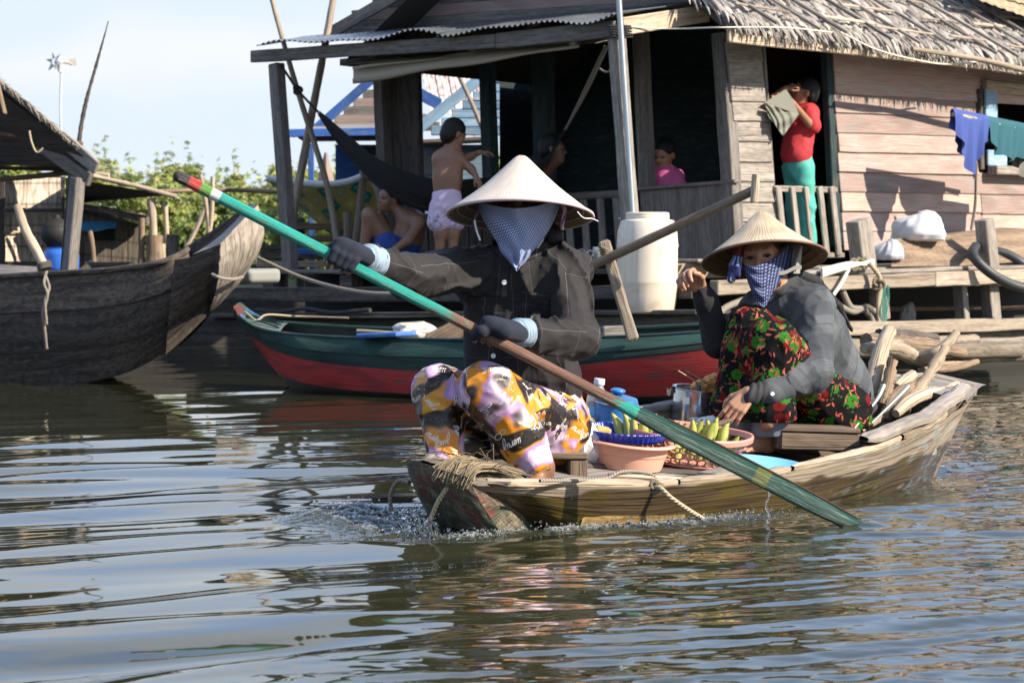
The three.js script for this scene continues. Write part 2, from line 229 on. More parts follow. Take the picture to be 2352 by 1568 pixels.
{
  const rows = [3.3]; while (rows[rows.length - 1] < 60) { const d = rows[rows.length - 1]; rows.push(d + Math.max(0.0085, 0.0085 * Math.pow(d / 5, 2))); }
  const NC = 520, pos = [], idx = [], nor = [];
  for (const d of rows) for (let i = 0; i <= NC; i++) { const x = (i / NC * 2 - 1) * (0.215 * d + 0.22), z = -d; const e = 0.004 * Math.max(1, d / 8), h = waterH(x, z), hx = waterH(x + e, z), hz = waterH(x, z + e); pos.push(x, h, z); let a = -(hx - h) / e, b = -(hz - h) / e; const l = Math.hypot(a, 1, b); nor.push(a / l, 1 / l, b / l); }
  for (let j = 0; j + 1 < rows.length; j++) for (let i = 0; i < NC; i++) { const a = j * (NC + 1) + i, b = a + NC + 1; idx.push(a, a + 1, b, b, a + 1, b + 1); }
  const fine = fromTris(pos); fine.setAttribute('normal', new THREE.Float32BufferAttribute(nor, 3)); fine.setIndex(idx);
  // the calm sheet round it, out to the horizon
  const lo = -0.035, q = []; const strip = (x0, d0, x1, d1, X0, D0, X1, D1) => q.push(x0, lo, -d0, x1, lo, -d1, X1, lo, -D1, x0, lo, -d0, X1, lo, -D1, X0, lo, -D0);
  const w0 = 0.215 * 3.3 + 0.20, w1 = 0.215 * 60 + 0.2; strip(-w0, 3.32, -w1, 59.9, -900, -300, -900, 1500); strip(w1, 59.9, w0, 3.32, 900, 1500, 900, -300); strip(-w1, 59.9, w1, 59.9, -900, 1500, 900, 1500); strip(w0, 3.32, -w0, 3.32, 900, -300, -900, -300);
  const outer = fromTris(q); outer.computeVertexNormals(); for (let i = 0; i < outer.attributes.normal.count; i++) outer.attributes.normal.setXYZ(i, 0, 1, 0);
  const m = phys([0.024, 0.025, 0.011], { roughness: 0.025, ior: 1.42, name: 'river water' });
  const g = merge([outer]); const strip2 = fine.toNonIndexed ? fine : fine; strip2.setAttribute('uv', new THREE.Float32BufferAttribute(new Float32Array(strip2.attributes.position.count * 2), 2));
  const n0 = strip2.attributes.position.count, ids = []; for (let i = 0; i < g.attributes.position.count; i++) ids.push(i); g.setIndex(ids);
  struct('river_water', mergeGeometries([strip2, g]), m);
}

// ---------------------------------------------------------------- far bank and its thicket
{
  const g = sheet((u, v) => { const x = lerp(-160, 160, u), d = lerp(62, 300, v * v); return V(x, -0.2 + Math.min(1, v * 12) * (0.75 + 0.25 * noise2(x * 0.1, d * 0.1)), -d); }, 60, 14, (u, v) => [u * 60, v * 40]);
  struct('far_bank', g, std([0.10, 0.115, 0.045], { roughness: 1 }));
}
function leafCloud(name, label, category, seed, n, place, size, tones, asStuff, parent) {
  const pos = [], idx = [], w = 0.5; for (const [a, l] of [[0, 1], [1.1, 0.85], [2.3, 0.9], [3.4, 0.8], [4.5, 0.95], [5.4, 0.7]]) { const c = Math.cos(a), s = Math.sin(a), k = pos.length / 3; for (const [t, ww, y] of [[0, 0.02, 0], [0.45, 0.15, 0.30], [1, 0.0, 0.28 - 0.25 * l]]) { pos.push(c * t * l - s * ww, y * 1.2, s * t * l + c * ww, c * t * l + s * ww, y * 1.2, s * t * l - c * ww); } idx.push(k, k + 1, k + 2, k + 2, k + 1, k + 3, k + 2, k + 3, k + 4); }
  const g = fromTris(pos, new Array(pos.length / 3 * 2).fill(0)); g.setIndex(idx); g.computeVertexNormals();
  const m = phys([1, 1, 1], { roughness: 0.65, transmission: 0.35, name: label ? 'thicket leaves' : 'leaves' });
  const r = Rng(seed), im = new THREE.InstancedMesh(g, m, n), q = new THREE.Quaternion(), M = new THREE.Matrix4(), c = new THREE.Color();
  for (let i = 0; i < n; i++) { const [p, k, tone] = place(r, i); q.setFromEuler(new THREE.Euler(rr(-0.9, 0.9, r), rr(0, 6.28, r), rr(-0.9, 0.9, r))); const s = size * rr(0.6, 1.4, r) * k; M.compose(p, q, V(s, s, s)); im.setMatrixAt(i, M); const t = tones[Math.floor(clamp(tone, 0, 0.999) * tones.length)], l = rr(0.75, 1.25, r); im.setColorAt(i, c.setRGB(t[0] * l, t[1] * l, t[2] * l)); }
  im.name = numbered(name); im.castShadow = im.receiveShadow = true; (parent || scene).add(im); if (label) im.userData = { label, category }; if (asStuff) im.userData.kind = 'stuff'; return im;
}
{ // the thicket: bushy clumps with feathery tops, one mass
  const r0 = Rng(12), cl = []; for (let i = 0; i < 250; i++) { const x = rr(-26, 8, r0), d = rr(61, 78, r0), top = 2.3 + 0.9 * noise2(x * 0.35, d * 0.2) + rr(-0.5, 0.5, r0) + (d - 63) * 0.03; cl.push([x, d, top, rr(0.5, 1.3, r0)]); }
  leafCloud('thicket', 'green and yellowish shrub thicket growing along the far bank', 'shrub thicket', 13, 120000, (r) => { const c = cl[Math.floor(r() * cl.length)]; const t = Math.pow(r(), 0.7), a = rr(0, 6.28, r), rad = c[3] * Math.sqrt(r()) * (1.15 - 0.75 * t); const feather = r() < 0.10 ? rr(0, 0.9, r) : 0; return [V(c[0] + Math.cos(a) * rad * (feather ? 0.25 : 1), 0.4 + t * c[2] + feather, -c[1] + Math.sin(a) * rad), feather ? 0.7 : 1, 0.28 + 0.42 * t + 0.45 * noise2(c[0] * 0.5, c[1]) + rr(-0.25, 0.25, r)]; }, 0.17, [[0.06, 0.11, 0.018], [0.17, 0.235, 0.035], [0.27, 0.31, 0.055], [0.33, 0.32, 0.08]], true);  // lower leaves take darker tones: inner shade put into the colour
}
// ---------------------------------------------------------------- the floating house
const WL = plane(1.485, 17.6, 44.5), WG = plane(1.485, 17.6, -45.5);      // its long wall (sunlit) and its gable wall (in the shade)
const gdir = WG.w, wdir = WL.w;
const house = thing('floating_house', 'weathered wooden floating house with pink plank wall and thatched roof', 'house');
const beamPx = (pl, off, a, b, hpx, t, o) => { const p0 = on(pl, ...a, off), p1 = on(pl, ...b, off); const k = -(p0.z + p1.z) / 2 / F; return beam(p0, p1, hpx * k, t, o); };
const uprightPx = (pl, off, a, b, wpx, t, o = {}) => { const p0 = on(pl, ...a, off), p1 = on(pl, ...b, off), k = -p0.z / F / Math.abs(pl.w.x); const g = board(p0.distanceTo(p1), wpx * k, t, o); const m = basis(p1.clone().sub(p0), pl.w); m.setPosition(p0.add(p1).multiplyScalar(0.5)); return g.applyMatrix4(m); };
const LAP = V(-0.11 * -WL.w.z, 1, -0.11 * WL.w.x);   // lapped boards lean back at the top
const T = (s, t, y) => V(1.485, y, -17.6).addScaledVector(gdir, s).addScaledVector(wdir, t);   // s along the gable wall, t along the long wall, y up
{
  // pink plank wall: board edges at its left end and at the picture's right edge
  const pink = sub(house, 'plank_wall', 'faded pink lapped plank wall'), L = [106, 157, 209, 255, 301, 345, 391, 435, 481, 527, 570], Rr = [160, 194, 231, 272, 313, 357, 402, 445, 488, 534, 574];
  for (let i = 0; i < 10; i++) {
    const lx = (y) => 1911 + (y - 105) * 0.056 + rr(-2, 3), yl = (L[i] + L[i + 1]) / 2, yr = (Rr[i] + Rr[i + 1]) / 2, h = L[i + 1] - L[i] + 5;
    const segs = i >= 2 && i <= 5 ? [[lx(yl), 2246]] : i === 1 ? [[lx(yl), 2600]] : i % 3 === 0 ? [[lx(yl), 2600]] : [[lx(yl), 2240 + rr(-30, 30)], null];
    if (segs[1] === null) segs[1] = [segs[0][1] + 1.2, 2600];
    for (const [x0, x1] of segs) { const yy = (x) => lerp(yl, yr, (x - 1915) / (2352 - 1915)); const g = beamPx(WL, 0.02 + rr(-0.003, 0.003), [x0, yy(x0)], [x1, yy(x1)], h, 0.020, { wob: 0.003, c: 0.003, up: LAP }); part(pink, 'plank', g, wood('pink')); }
  }
  // narrow plank panel beside the gable corner
  const nar = sub(house, 'plank_panel', 'narrow grey plank panel left of the doorway'), N = [99, 138, 186, 231, 276, 322, 369, 414, 461, 507, 552, 598];
  for (let i = 0; i + 1 < N.length; i++) { const y = (N[i] + N[i + 1]) / 2, x0 = lerp(1668, 1704, (y - 100) / 420), x1 = lerp(1746, 1783, (y - 104) / 380); part(nar, 'plank', beamPx(WL, 0.02 + rr(-0.003, 0.003), [x0 + rr(-1, 1), y], [x1 + rr(-2, 2), y + 1.5], N[i + 1] - N[i] + 4, 0.022, { wob: 0.002, c: 0.003, up: LAP }), wood('grey', 1)); }
  // doorway: frame and gate
  const door = sub(house, 'doorway');
  part(door, 'door_frame', uprightPx(WL, -0.01, [1899, 95], [1921, 565], 20, 0.06), wood('teal'));
  part(door, 'door_frame', uprightPx(WL, -0.03, [1749, 95], [1784, 600], 8, 0.05), wood('grey'));
  part(door, 'gate_rail', beamPx(WL, 0.03, [1776, 433], [1922, 436], 14, 0.03), wood('grey', 1));
  part(door, 'gate_rail', beamPx(WL, 0.03, [1800, 585], [1938, 586], 12, 0.03), wood('grey', 1));
  for (const x of [1788, 1820, 1852, 1883, 1911]) part(door, 'gate_slat', uprightPx(WL, 0.055, [x, 428], [x + 17, 586], 13, 0.022, { wob: 0.002 }), wood('grey', 1));
  // window: blue shutter leaf, lintel, sill
  const win = sub(house, 'window');
  part(win, 'shutter', beamPx(WL, 0.07, [2263, 240], [2290, 242], 78, 0.025), wood('lightblue'));
  part(win, 'shutter', beamPx(WL, 0.05, [2268, 362], [2312, 364], 36, 0.025), wood('lightblue'));
  part(win, 'lintel', beamPx(WL, 0.06, [2262, 196], [2480, 222], 25, 0.05), wood('pale'));
  part(win, 'sill', beamPx(WL, 0.09, [2280, 390], [2480, 398], 20, 0.09), wood('grey', 1));
  part(win, 'window_jamb', uprightPx(WL, 0.03, [2247, 205], [2252, 390], 10, 0.06), wood('dark'));
  for (const [y0, y1, x0] of [[200, 246, 2490], [246, 291, 2490], [291, 337, 2490], [337, 385, 2490]]) part(pink, 'plank', beamPx(WL, 0.02, [x0, (y0 + y1) / 2 + 36], [2600, (y0 + y1) / 2 + 44], 48, 0.022, { up: LAP }), wood('pink'));
  // gable corner post, half wall and rails in the shade
  part(house, 'corner_post', uprightPx(WG, -0.02, [1658, 75], [1690, 600], 26, 0.10, { wob: 0.004 }), wood('grey', 0));
  const half = sub(house, 'half_wall', 'waist-high wall of wide grey planks'), jx = [1472, 1523, 1579, 1633, 1684];
  for (let i = 0; i < 4; i++) part(half, 'plank', uprightPx(WG, -0.04, [(jx[i] + jx[i + 1]) / 2, 431 - i * 4.6], [(jx[i] + jx[i + 1]) / 2 + 10, 600], jx[i + 1] - jx[i] - 1, 0.024, { c: 0.004 }), wood('grey', 0));
  part(half, 'top_rail', beamPx(WG, -0.05, [1468, 434], [1694, 416], 8, 0.06), wood('grey', 0));
  const lhalf = sub(house, 'low_wall', 'low wall of dark upright planks behind the child');
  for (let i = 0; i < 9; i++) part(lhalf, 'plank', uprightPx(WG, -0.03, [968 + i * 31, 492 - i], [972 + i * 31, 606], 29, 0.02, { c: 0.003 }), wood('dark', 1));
  const bal = sub(house, 'railing');
  part(bal, 'hand_rail', beamPx(WG, -0.03, [1236, 455], [1440, 444], 17, 0.05), wood('grey', 0));
  for (const x of [1265, 1303, 1340, 1378, 1415]) part(bal, 'baluster', uprightPx(WG, -0.03, [x, 452], [x + 9, 580], 13, 0.03), wood('grey', 2));
  part(bal, 'bottom_rail', beamPx(WG, -0.05, [1236, 586], [1480, 588], 22, 0.05), wood('grey', 0));
  // posts of the gable wall and of the veranda
  part(house, 'post', uprightPx(WG, 0, [1471, 60], [1487, 432], 22, 0.09, { wob: 0.003 }), wood('grey', 0));
  part(house, 'post', uprightPx(WG, 0.05, [1246, 80], [1256, 600], 34, 0.10, { wob: 0.003 }), wood('teal', 0));
  part(house, 'post', uprightPx(WG, 0.02, [1118, 100], [1132, 600], 22, 0.09, { wob: 0.003 }), wood('teal', 1));
  part(house, 'post', uprightPx(WG, -0.04, [874, 120], [893, 610], 22, 0.10, { wob: 0.004 }), wood('grey', 0));
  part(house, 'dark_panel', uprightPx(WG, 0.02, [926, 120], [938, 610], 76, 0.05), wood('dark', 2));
  part(house, 'veranda_post', uprightPx(WG, -1.06, [634, 146], [668, 625], 22, 0.085, { wob: 0.003 }), wood('grey', 0));
  part(house, 'veranda_post', uprightPx(WG, -1.06, [1416, 76], [1457, 640], 23, 0.085, { wob: 0.003 }), wood('grey', 1));
  // dark room behind: floor, back and far walls, ceiling
  const room = sub(house, 'room');
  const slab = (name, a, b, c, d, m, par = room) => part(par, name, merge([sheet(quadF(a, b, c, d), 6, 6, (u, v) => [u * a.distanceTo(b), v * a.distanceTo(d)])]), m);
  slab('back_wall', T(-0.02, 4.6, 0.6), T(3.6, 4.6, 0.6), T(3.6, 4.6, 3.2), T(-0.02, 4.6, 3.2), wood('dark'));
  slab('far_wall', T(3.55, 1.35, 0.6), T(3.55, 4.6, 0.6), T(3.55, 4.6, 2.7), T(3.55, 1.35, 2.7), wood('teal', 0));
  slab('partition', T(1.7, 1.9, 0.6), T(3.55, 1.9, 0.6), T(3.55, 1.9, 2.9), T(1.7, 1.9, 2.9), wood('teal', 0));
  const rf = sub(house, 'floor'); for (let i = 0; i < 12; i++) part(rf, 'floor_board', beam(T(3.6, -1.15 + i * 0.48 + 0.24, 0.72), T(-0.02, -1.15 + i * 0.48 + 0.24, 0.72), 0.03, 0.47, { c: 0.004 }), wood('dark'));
  // gable boards and the two bargeboards
  const gab = sub(house, 'gable_boarding');
  for (let i = 0; i < 6; i++) { const y0 = 66 - i * 27, sl = -60; part(gab, 'plank', beamPx(WG, -0.10 - i * 0.004, [Math.max(770, 760 + i * 48), y0 + (Math.max(770, 760 + i * 48) - 770) / 830 * sl], [1640 - i * 26, y0 + sl * 0.98], 29, 0.022, { wob: 0.004 }), wood(i % 3 === 1 ? 'pink' : 'grey', 0)); }
  const bgb = (a, b, h) => part(house, 'bargeboard', beam(on(WG, ...a, -0.22), on(WG, ...b, -0.22), h, 0.03, { up: V(0, 1, 0), wob: 0.004 }), wood('grey', 0));
  bgb([748, 82], [960, -40], 0.10); bgb([1690, 64], [1540, -62], 0.11);
  // veranda roof: fascia, lit rake board, corrugated sheets
  part(house, 'fascia', beamPx(WG, -1.12, [578, 130], [1141, 94], 30, 0.04, { wob: 0.003 }), wood('grey', 0));
  part(house, 'fascia', beamPx(WG, -1.12, [1142, 94], [1414, 65], 37, 0.04, { wob: 0.003 }), wood('grey', 0));
  const rk0 = on(WG, 1428, 61, -1.10), rk1 = on(WG, 1625, 30, -0.14); part(house, 'rake_board', beam(rk0, rk1, 0.115, 0.035), wood('pale', 1));
  const fe = [[588, 106], [675, 99], [762, 94], [842, 88], [922, 81], [990, 78], [1050, 70], [1130, 67], [1208, 59], [1301, 50], [1417, 37]], be = [[700, 84], [1603, 8]];
  const feAt = (u) => { const x = lerp(588, 1417, u); for (let i = 1; i < fe.length; i++) if (x <= fe[i][0] || i === fe.length - 1) { const k = (x - fe[i - 1][0]) / (fe[i][0] - fe[i - 1][0]); return [x, lerp(fe[i - 1][1], fe[i][1], k)]; } };
  const tin = std([0.17, 0.18, 0.19], { metalness: 0.55, roughness: 0.42, name: 'zinc sheet', roughnessMap: tex(128, 128, (u, v, o) => { o[1] = 0.45 + 0.5 * (0.5 + tnoise(u, v, 6, 6, 60)); o[0] = o[2] = 0; }), bumpMap: woodSets.grey.bump, bumpScale: 0.002 });
  const roofT = sub(house, 'veranda_roof', 'corrugated metal sheets with buckled front edge');
  for (let i = 0; i < 4; i++) {
    const r = Rng(200 + i), f = (u, v) => {
      const g = lerp(i / 4, (i + 1) / 4 + 0.004, u), a = feAt(g), front = on(WG, a[0], a[1], -1.22), back = on(WG, lerp(be[0][0], be[1][0], g), lerp(be[0][1], be[1][1], g), -0.11);
      const p = front.lerp(back, v), x = g * 3.9; const buck = (1 - v) * (1 - v); p.y += 0.0085 * Math.sin(x / 0.058 * 6.2832) + buck * (0.020 * Math.sin(x * 4.1 + i) + 0.014 * Math.sin(x * 8.3)) + 0.003 * i % 2; return p;
    };
    part(roofT, 'roof_sheet', sheet(f, 150, 10), tin);
  }
  for (const s of [0.5, 1.6, 2.7]) part(roofT, 'rafter', beam(on(WG, 1417 - s * 210, 90 + s * 12, -1.10), on(WG, 1600 - s * 230, 28 + s * 14, -0.15), 0.05, 0.04), wood('grey'));
  part(house, 'lining_sheet', sheet((u, v) => { const a = on(WG, lerp(780, 1400, u), lerp(150, 96, u), lerp(-1.05, -0.25, v)); a.y += 0.02 * Math.sin(u * 9) * Math.sin(v * 3.14) + 0.05 * v; return a; }, 24, 8), std([0.40, 0.36, 0.28], { roughness: 0.8 }));
  // main roof: dark underlay, battens, thatch, rods on top
  const pit = 31 * Math.PI / 180, upS = gdir.clone().multiplyScalar(Math.cos(pit)).add(V(0, Math.sin(pit), 0)), nS = wdir.clone().cross(upS).normalize(); if (nS.y < 0) nS.negate();
  const E0 = on(WL, 1700, 58, 0.42), E1 = on(WL, 2352, 146, 0.42), eDir = E1.clone().sub(E0).normalize(), eLen = 5.8;
  const R = (e, k, n = 0) => E0.clone().addScaledVector(eDir, e).addScaledVector(upS, k).addScaledVector(nS, n);
  const up2 = gdir.clone().multiplyScalar(Math.cos(pit)).add(V(0, -Math.sin(pit), 0));
  part(house, 'roof_underlay', merge([sheet((u, v) => R(u * eLen, v * 2.25, -0.03), 2, 2), sheet((u, v) => R(u * eLen, 2.25, -0.03).addScaledVector(up2, v * 2.3), 2, 2)]), std([0.07, 0.06, 0.045], { roughness: 1 }));
  part(house, 'eave_board', beam(on(WL, 1706, 82, 0.36), on(WL, 2240, 140, 0.36), 0.105, 0.03, { wob: 0.003, ext: 0.3 }), wood('pale', 1));
  part(house, 'eave_board', beam(on(WL, 2262, 146, 0.37), on(WL, 2560, 186, 0.37), 0.09, 0.03, { wob: 0.003 }), wood('pale', 0));
  {
    const pos = [], idx = []; for (let i = 0; i <= 4; i++) { const t = i / 4, w = 0.5 * Math.sin(Math.PI * Math.min(1, 0.25 + t * 0.75)) + 0.06, y = -0.25 * t * t; pos.push(t, y, -w, t, y + 0.16 * w, 0, t, y, w); } for (let i = 0; i < 4; i++) for (let j = 0; j < 2; j++) { const a = i * 3 + j, b = a + 3; idx.push(a, a + 1, b, b, a + 1, b + 1); }
    const g = fromTris(pos, new Array(30).fill(0)); g.setIndex(idx); g.computeVertexNormals();
    const n = 14000, im = new THREE.InstancedMesh(g, std([1, 1, 1], { roughness: 0.75, name: 'dry palm leaf' }), n), M = new THREE.Matrix4(), r = Rng(91), c = new THREE.Color(), down = upS.clone().negate();
    for (let i = 0; i < n; i++) {
      const e = rr(-0.05, 5.6, r); let k = Math.pow(r(), 1.25) * 2.25; const row = Math.floor(k / 0.21) * 0.21; k = r() < 0.75 ? row + rr(0, 0.07, r) : k; const eave = k < 0.12;
      const d = down.clone().addScaledVector(eDir, rr(-0.42, 0.42, r)).addScaledVector(nS, rr(-0.02, 0.07, r)); if (eave) d.y -= rr(0, 0.45, r); d.normalize();
      const sd = eDir.clone().addScaledVector(nS, rr(-0.5, 0.5, r)).normalize(), nn = d.clone().cross(sd).normalize(), s2 = nn.clone().cross(d), len = rr(0.12, 0.30, r) * (eave ? 0.62 : 1), w = rr(0.010, 0.028, r);
      M.makeBasis(d.multiplyScalar(len), nn.multiplyScalar(nn.y < 0 ? -len : len), s2.multiplyScalar(w)); M.setPosition(R(e, k + 0.08, rr(0.0, 0.035, r))); im.setMatrixAt(i, M);
      const t = r(); const col = t < 0.45 ? [0.28, 0.25, 0.225] : t < 0.75 ? [0.18, 0.157, 0.138] : t < 0.9 ? [0.08, 0.066, 0.055] : [0.40, 0.36, 0.30]; const l = rr(0.8, 1.15, r); im.setColorAt(i, c.setRGB(col[0] * l, col[1] * l, col[2] * l));
    }
    im.name = 'thatch'; im.castShadow = im.receiveShadow = true; im.userData = { kind: 'stuff' }; house.add(im);
  }
  const rods = sub(house, 'roof_rods', 'split bamboo rods tied over the thatch');
  for (let i = 0; i < 12; i++) { const e = -0.1 + i * 0.42 + rr(-0.08, 0.08); part(rods, 'bamboo_rod', rod([R(e + 0.34, -0.06, 0.075), R(e + 0.16, 0.8, 0.085), R(e - 0.06, 1.7, 0.085), R(e - 0.15, 2.2, 0.075)], rr(0.011, 0.017), { seg: 6 }), wood('grey', i % 3)); }
  for (let j = 0; j < 5; j++) for (let i = 0; i < 7; i++) { const e = i * 0.75 + rr(0, 0.3), k = 0.16 + j * 0.30 + rr(-0.03, 0.03); part(rods, 'batten', beam(R(e, k, 0.076), R(e + rr(0.4, 0.7), k + rr(-0.03, 0.03), 0.08), rr(0.02, 0.036), 0.012, { up: upS }), wood('pale', i % 3)); }
  part(rods, 'bamboo_pole', rod([on(WL, 2095, 112, 0.55), on(WL, 2230, 132, 0.56), on(WL, 2352, 160, 0.58), on(WL, 2480, 196, 0.58)], [0.017, 0.026], { seg: 7 }), wood('pale', 0));
  // decks: veranda front, lower ledge, walkway before the long wall
  const deck = sub(house, 'deck');
  part(deck, 'deck_beam', beamPx(WG, -1.14, [645, 624], [1210, 622], 9, 0.10), wood('grey', 0));
  part(deck, 'deck_beam', beamPx(WG, -1.2, [505, 676], [1210, 676], 34, 0.10, { wob: 0.004 }), wood('dark', 1));
  part(deck, 'deck_beam', beamPx(WG, -1.2, [1212, 676], [1600, 668], 32, 0.10, { wob: 0.004 }), wood('dark', 2));
  part(deck, 'deck_beam', beamPx(WG, -1.36, [440, 748], [1240, 748], 36, 0.12, { wob: 0.004 }), wood('dark', 0));
  part(deck, 'deck_beam', beamPx(WG, -1.36, [1242, 746], [1640, 738], 36, 0.12, { wob: 0.004 }), wood('dark', 1));
  for (const x of [628, 806]) part(deck, 'deck_block', beamPx(WG, -1.1, [x - 13, 645], [x + 14, 645], 28, 0.12), wood('dark', 1));
  part(deck, 'ledge_board', beam(on(WG, 520, 724, -1.3), on(WG, 1640, 716, -1.3), 0.03, 0.34), wood('dark', 1));
  part(deck, 'ledge_pole', rod([on(WG, 500, 727, -1.45), on(WG, 860, 727, -1.46), on(WG, 1120, 722, -1.45)], 0.012, { seg: 6 }), wood('grey', 1));
  part(deck, 'lit_beam', beam(on(WL, 1548, 623, 0.06).addScaledVector(wdir, 0), on(WL, 1700, 620, 0.30), 0.10, 0.05), wood('pale', 1));
  for (let i = 0; i < 4; i++) part(deck, 'deck_board', beamPx(WL, 0.32, [1556 + i * 38, 599 - (i % 2)], [1590 + i * 38, 599], 8, 0.35), wood('grey', 1));
  const wk = 0.95; part(deck, 'walkway_beam', beamPx(WL, wk, [1640, 661], [2140, 641], 33, 0.07, { wob: 0.004 }), wood('pale', 0)); part(deck, 'walkway_beam', beamPx(WL, wk, [2141, 641], [2560, 626], 32, 0.07, { wob: 0.004 }), wood('pale', 2));
  for (let i = 0; i < 4; i++) part(deck, 'walkway_board', beam(on(WL, 1700, 632 - i * 4, wk - 0.1 - i * 0.22), on(WL, 2560, 606 - i * 4, wk - 0.1 - i * 0.22), 0.028, 0.20, { wob: 0.003 }), wood('grey', 1));
  part(deck, 'lower_beam', beamPx(WL, wk + 0.12, [1900, 756], [2560, 738], 29, 0.09, { wob: 0.005 }), wood('pale', 0));
  part(deck, 'inner_beam', beamPx(WL, 0.25, [1800, 712], [2560, 704], 10, 0.08), wood('brown', 1));
  for (const [x, w] of [[2204, 14], [2272, 26], [2400, 20], [2016, 26]]) part(deck, 'deck_post', uprightPx(WL, wk - 0.1, [x, 645], [x + 8, 735], w, 0.09), wood('grey', 1));
  part(deck, 'mooring_stub', uprightPx(WL, wk - 0.12, [1972, 505], [1988, 632], 36, 0.11, { wob: 0.002 }), wood('grey', 1));
  part(deck, 'mooring_stub', uprightPx(WL, wk - 0.05, [2262, 503], [2276, 640], 26, 0.10, { wob: 0.002 }), wood('grey', 1));
  // floats under it: near-black logs filling the dark void, and bamboo along the outer side
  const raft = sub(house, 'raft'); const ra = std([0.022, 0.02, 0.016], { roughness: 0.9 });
  for (let i = 0; i < 8; i++) { const s = 0.15 + i * 0.45; part(raft, 'float_log', rod([T(s, -0.95, 0.06), T(s, 5.6, 0.06)], 0.24, { seg: 9, n: 6, knobs: 0.1 }), ra); }
  part(raft, 'void_sheet', merge([sheet(quadF(T(3.7, -0.6, -0.1), T(0.2, -0.6, -0.1), T(0.2, -0.6, 0.7), T(3.7, -0.6, 0.7)), 2, 2), sheet(quadF(T(0.7, -0.6, -0.1), T(0.7, 6, -0.1), T(0.7, 6, 0.6), T(0.7, -0.6, 0.6)), 2, 2)]), ra);  // near-black sheets added to stand for the dark void below the deck
  for (const [i, [x0, y0, x1, y1, r, o]] of [[1990, 792, 2240, 784, 0.050, 1.18], [2060, 808, 2360, 794, 0.045, 1.22], [2226, 796, 2560, 778, 0.055, 1.15], [2010, 806, 2340, 804, 0.055, 1.3], [2200, 818, 2600, 804, 0.05, 1.25], [1900, 798, 2100, 800, 0.06, 1.3], [2180, 775, 2440, 766, 0.03, 1.0]].entries()) part(raft, 'bamboo_float', rod([on(WL, x0, y0, o), on(WL, (x0 + x1) / 2, (y0 + y1) / 2 + 2, o), on(WL, x1, y1, o)], r, { seg: 9, n: 14, knobs: 0.12 }), wood('hull', i % 2 ? 0 : 2));
}
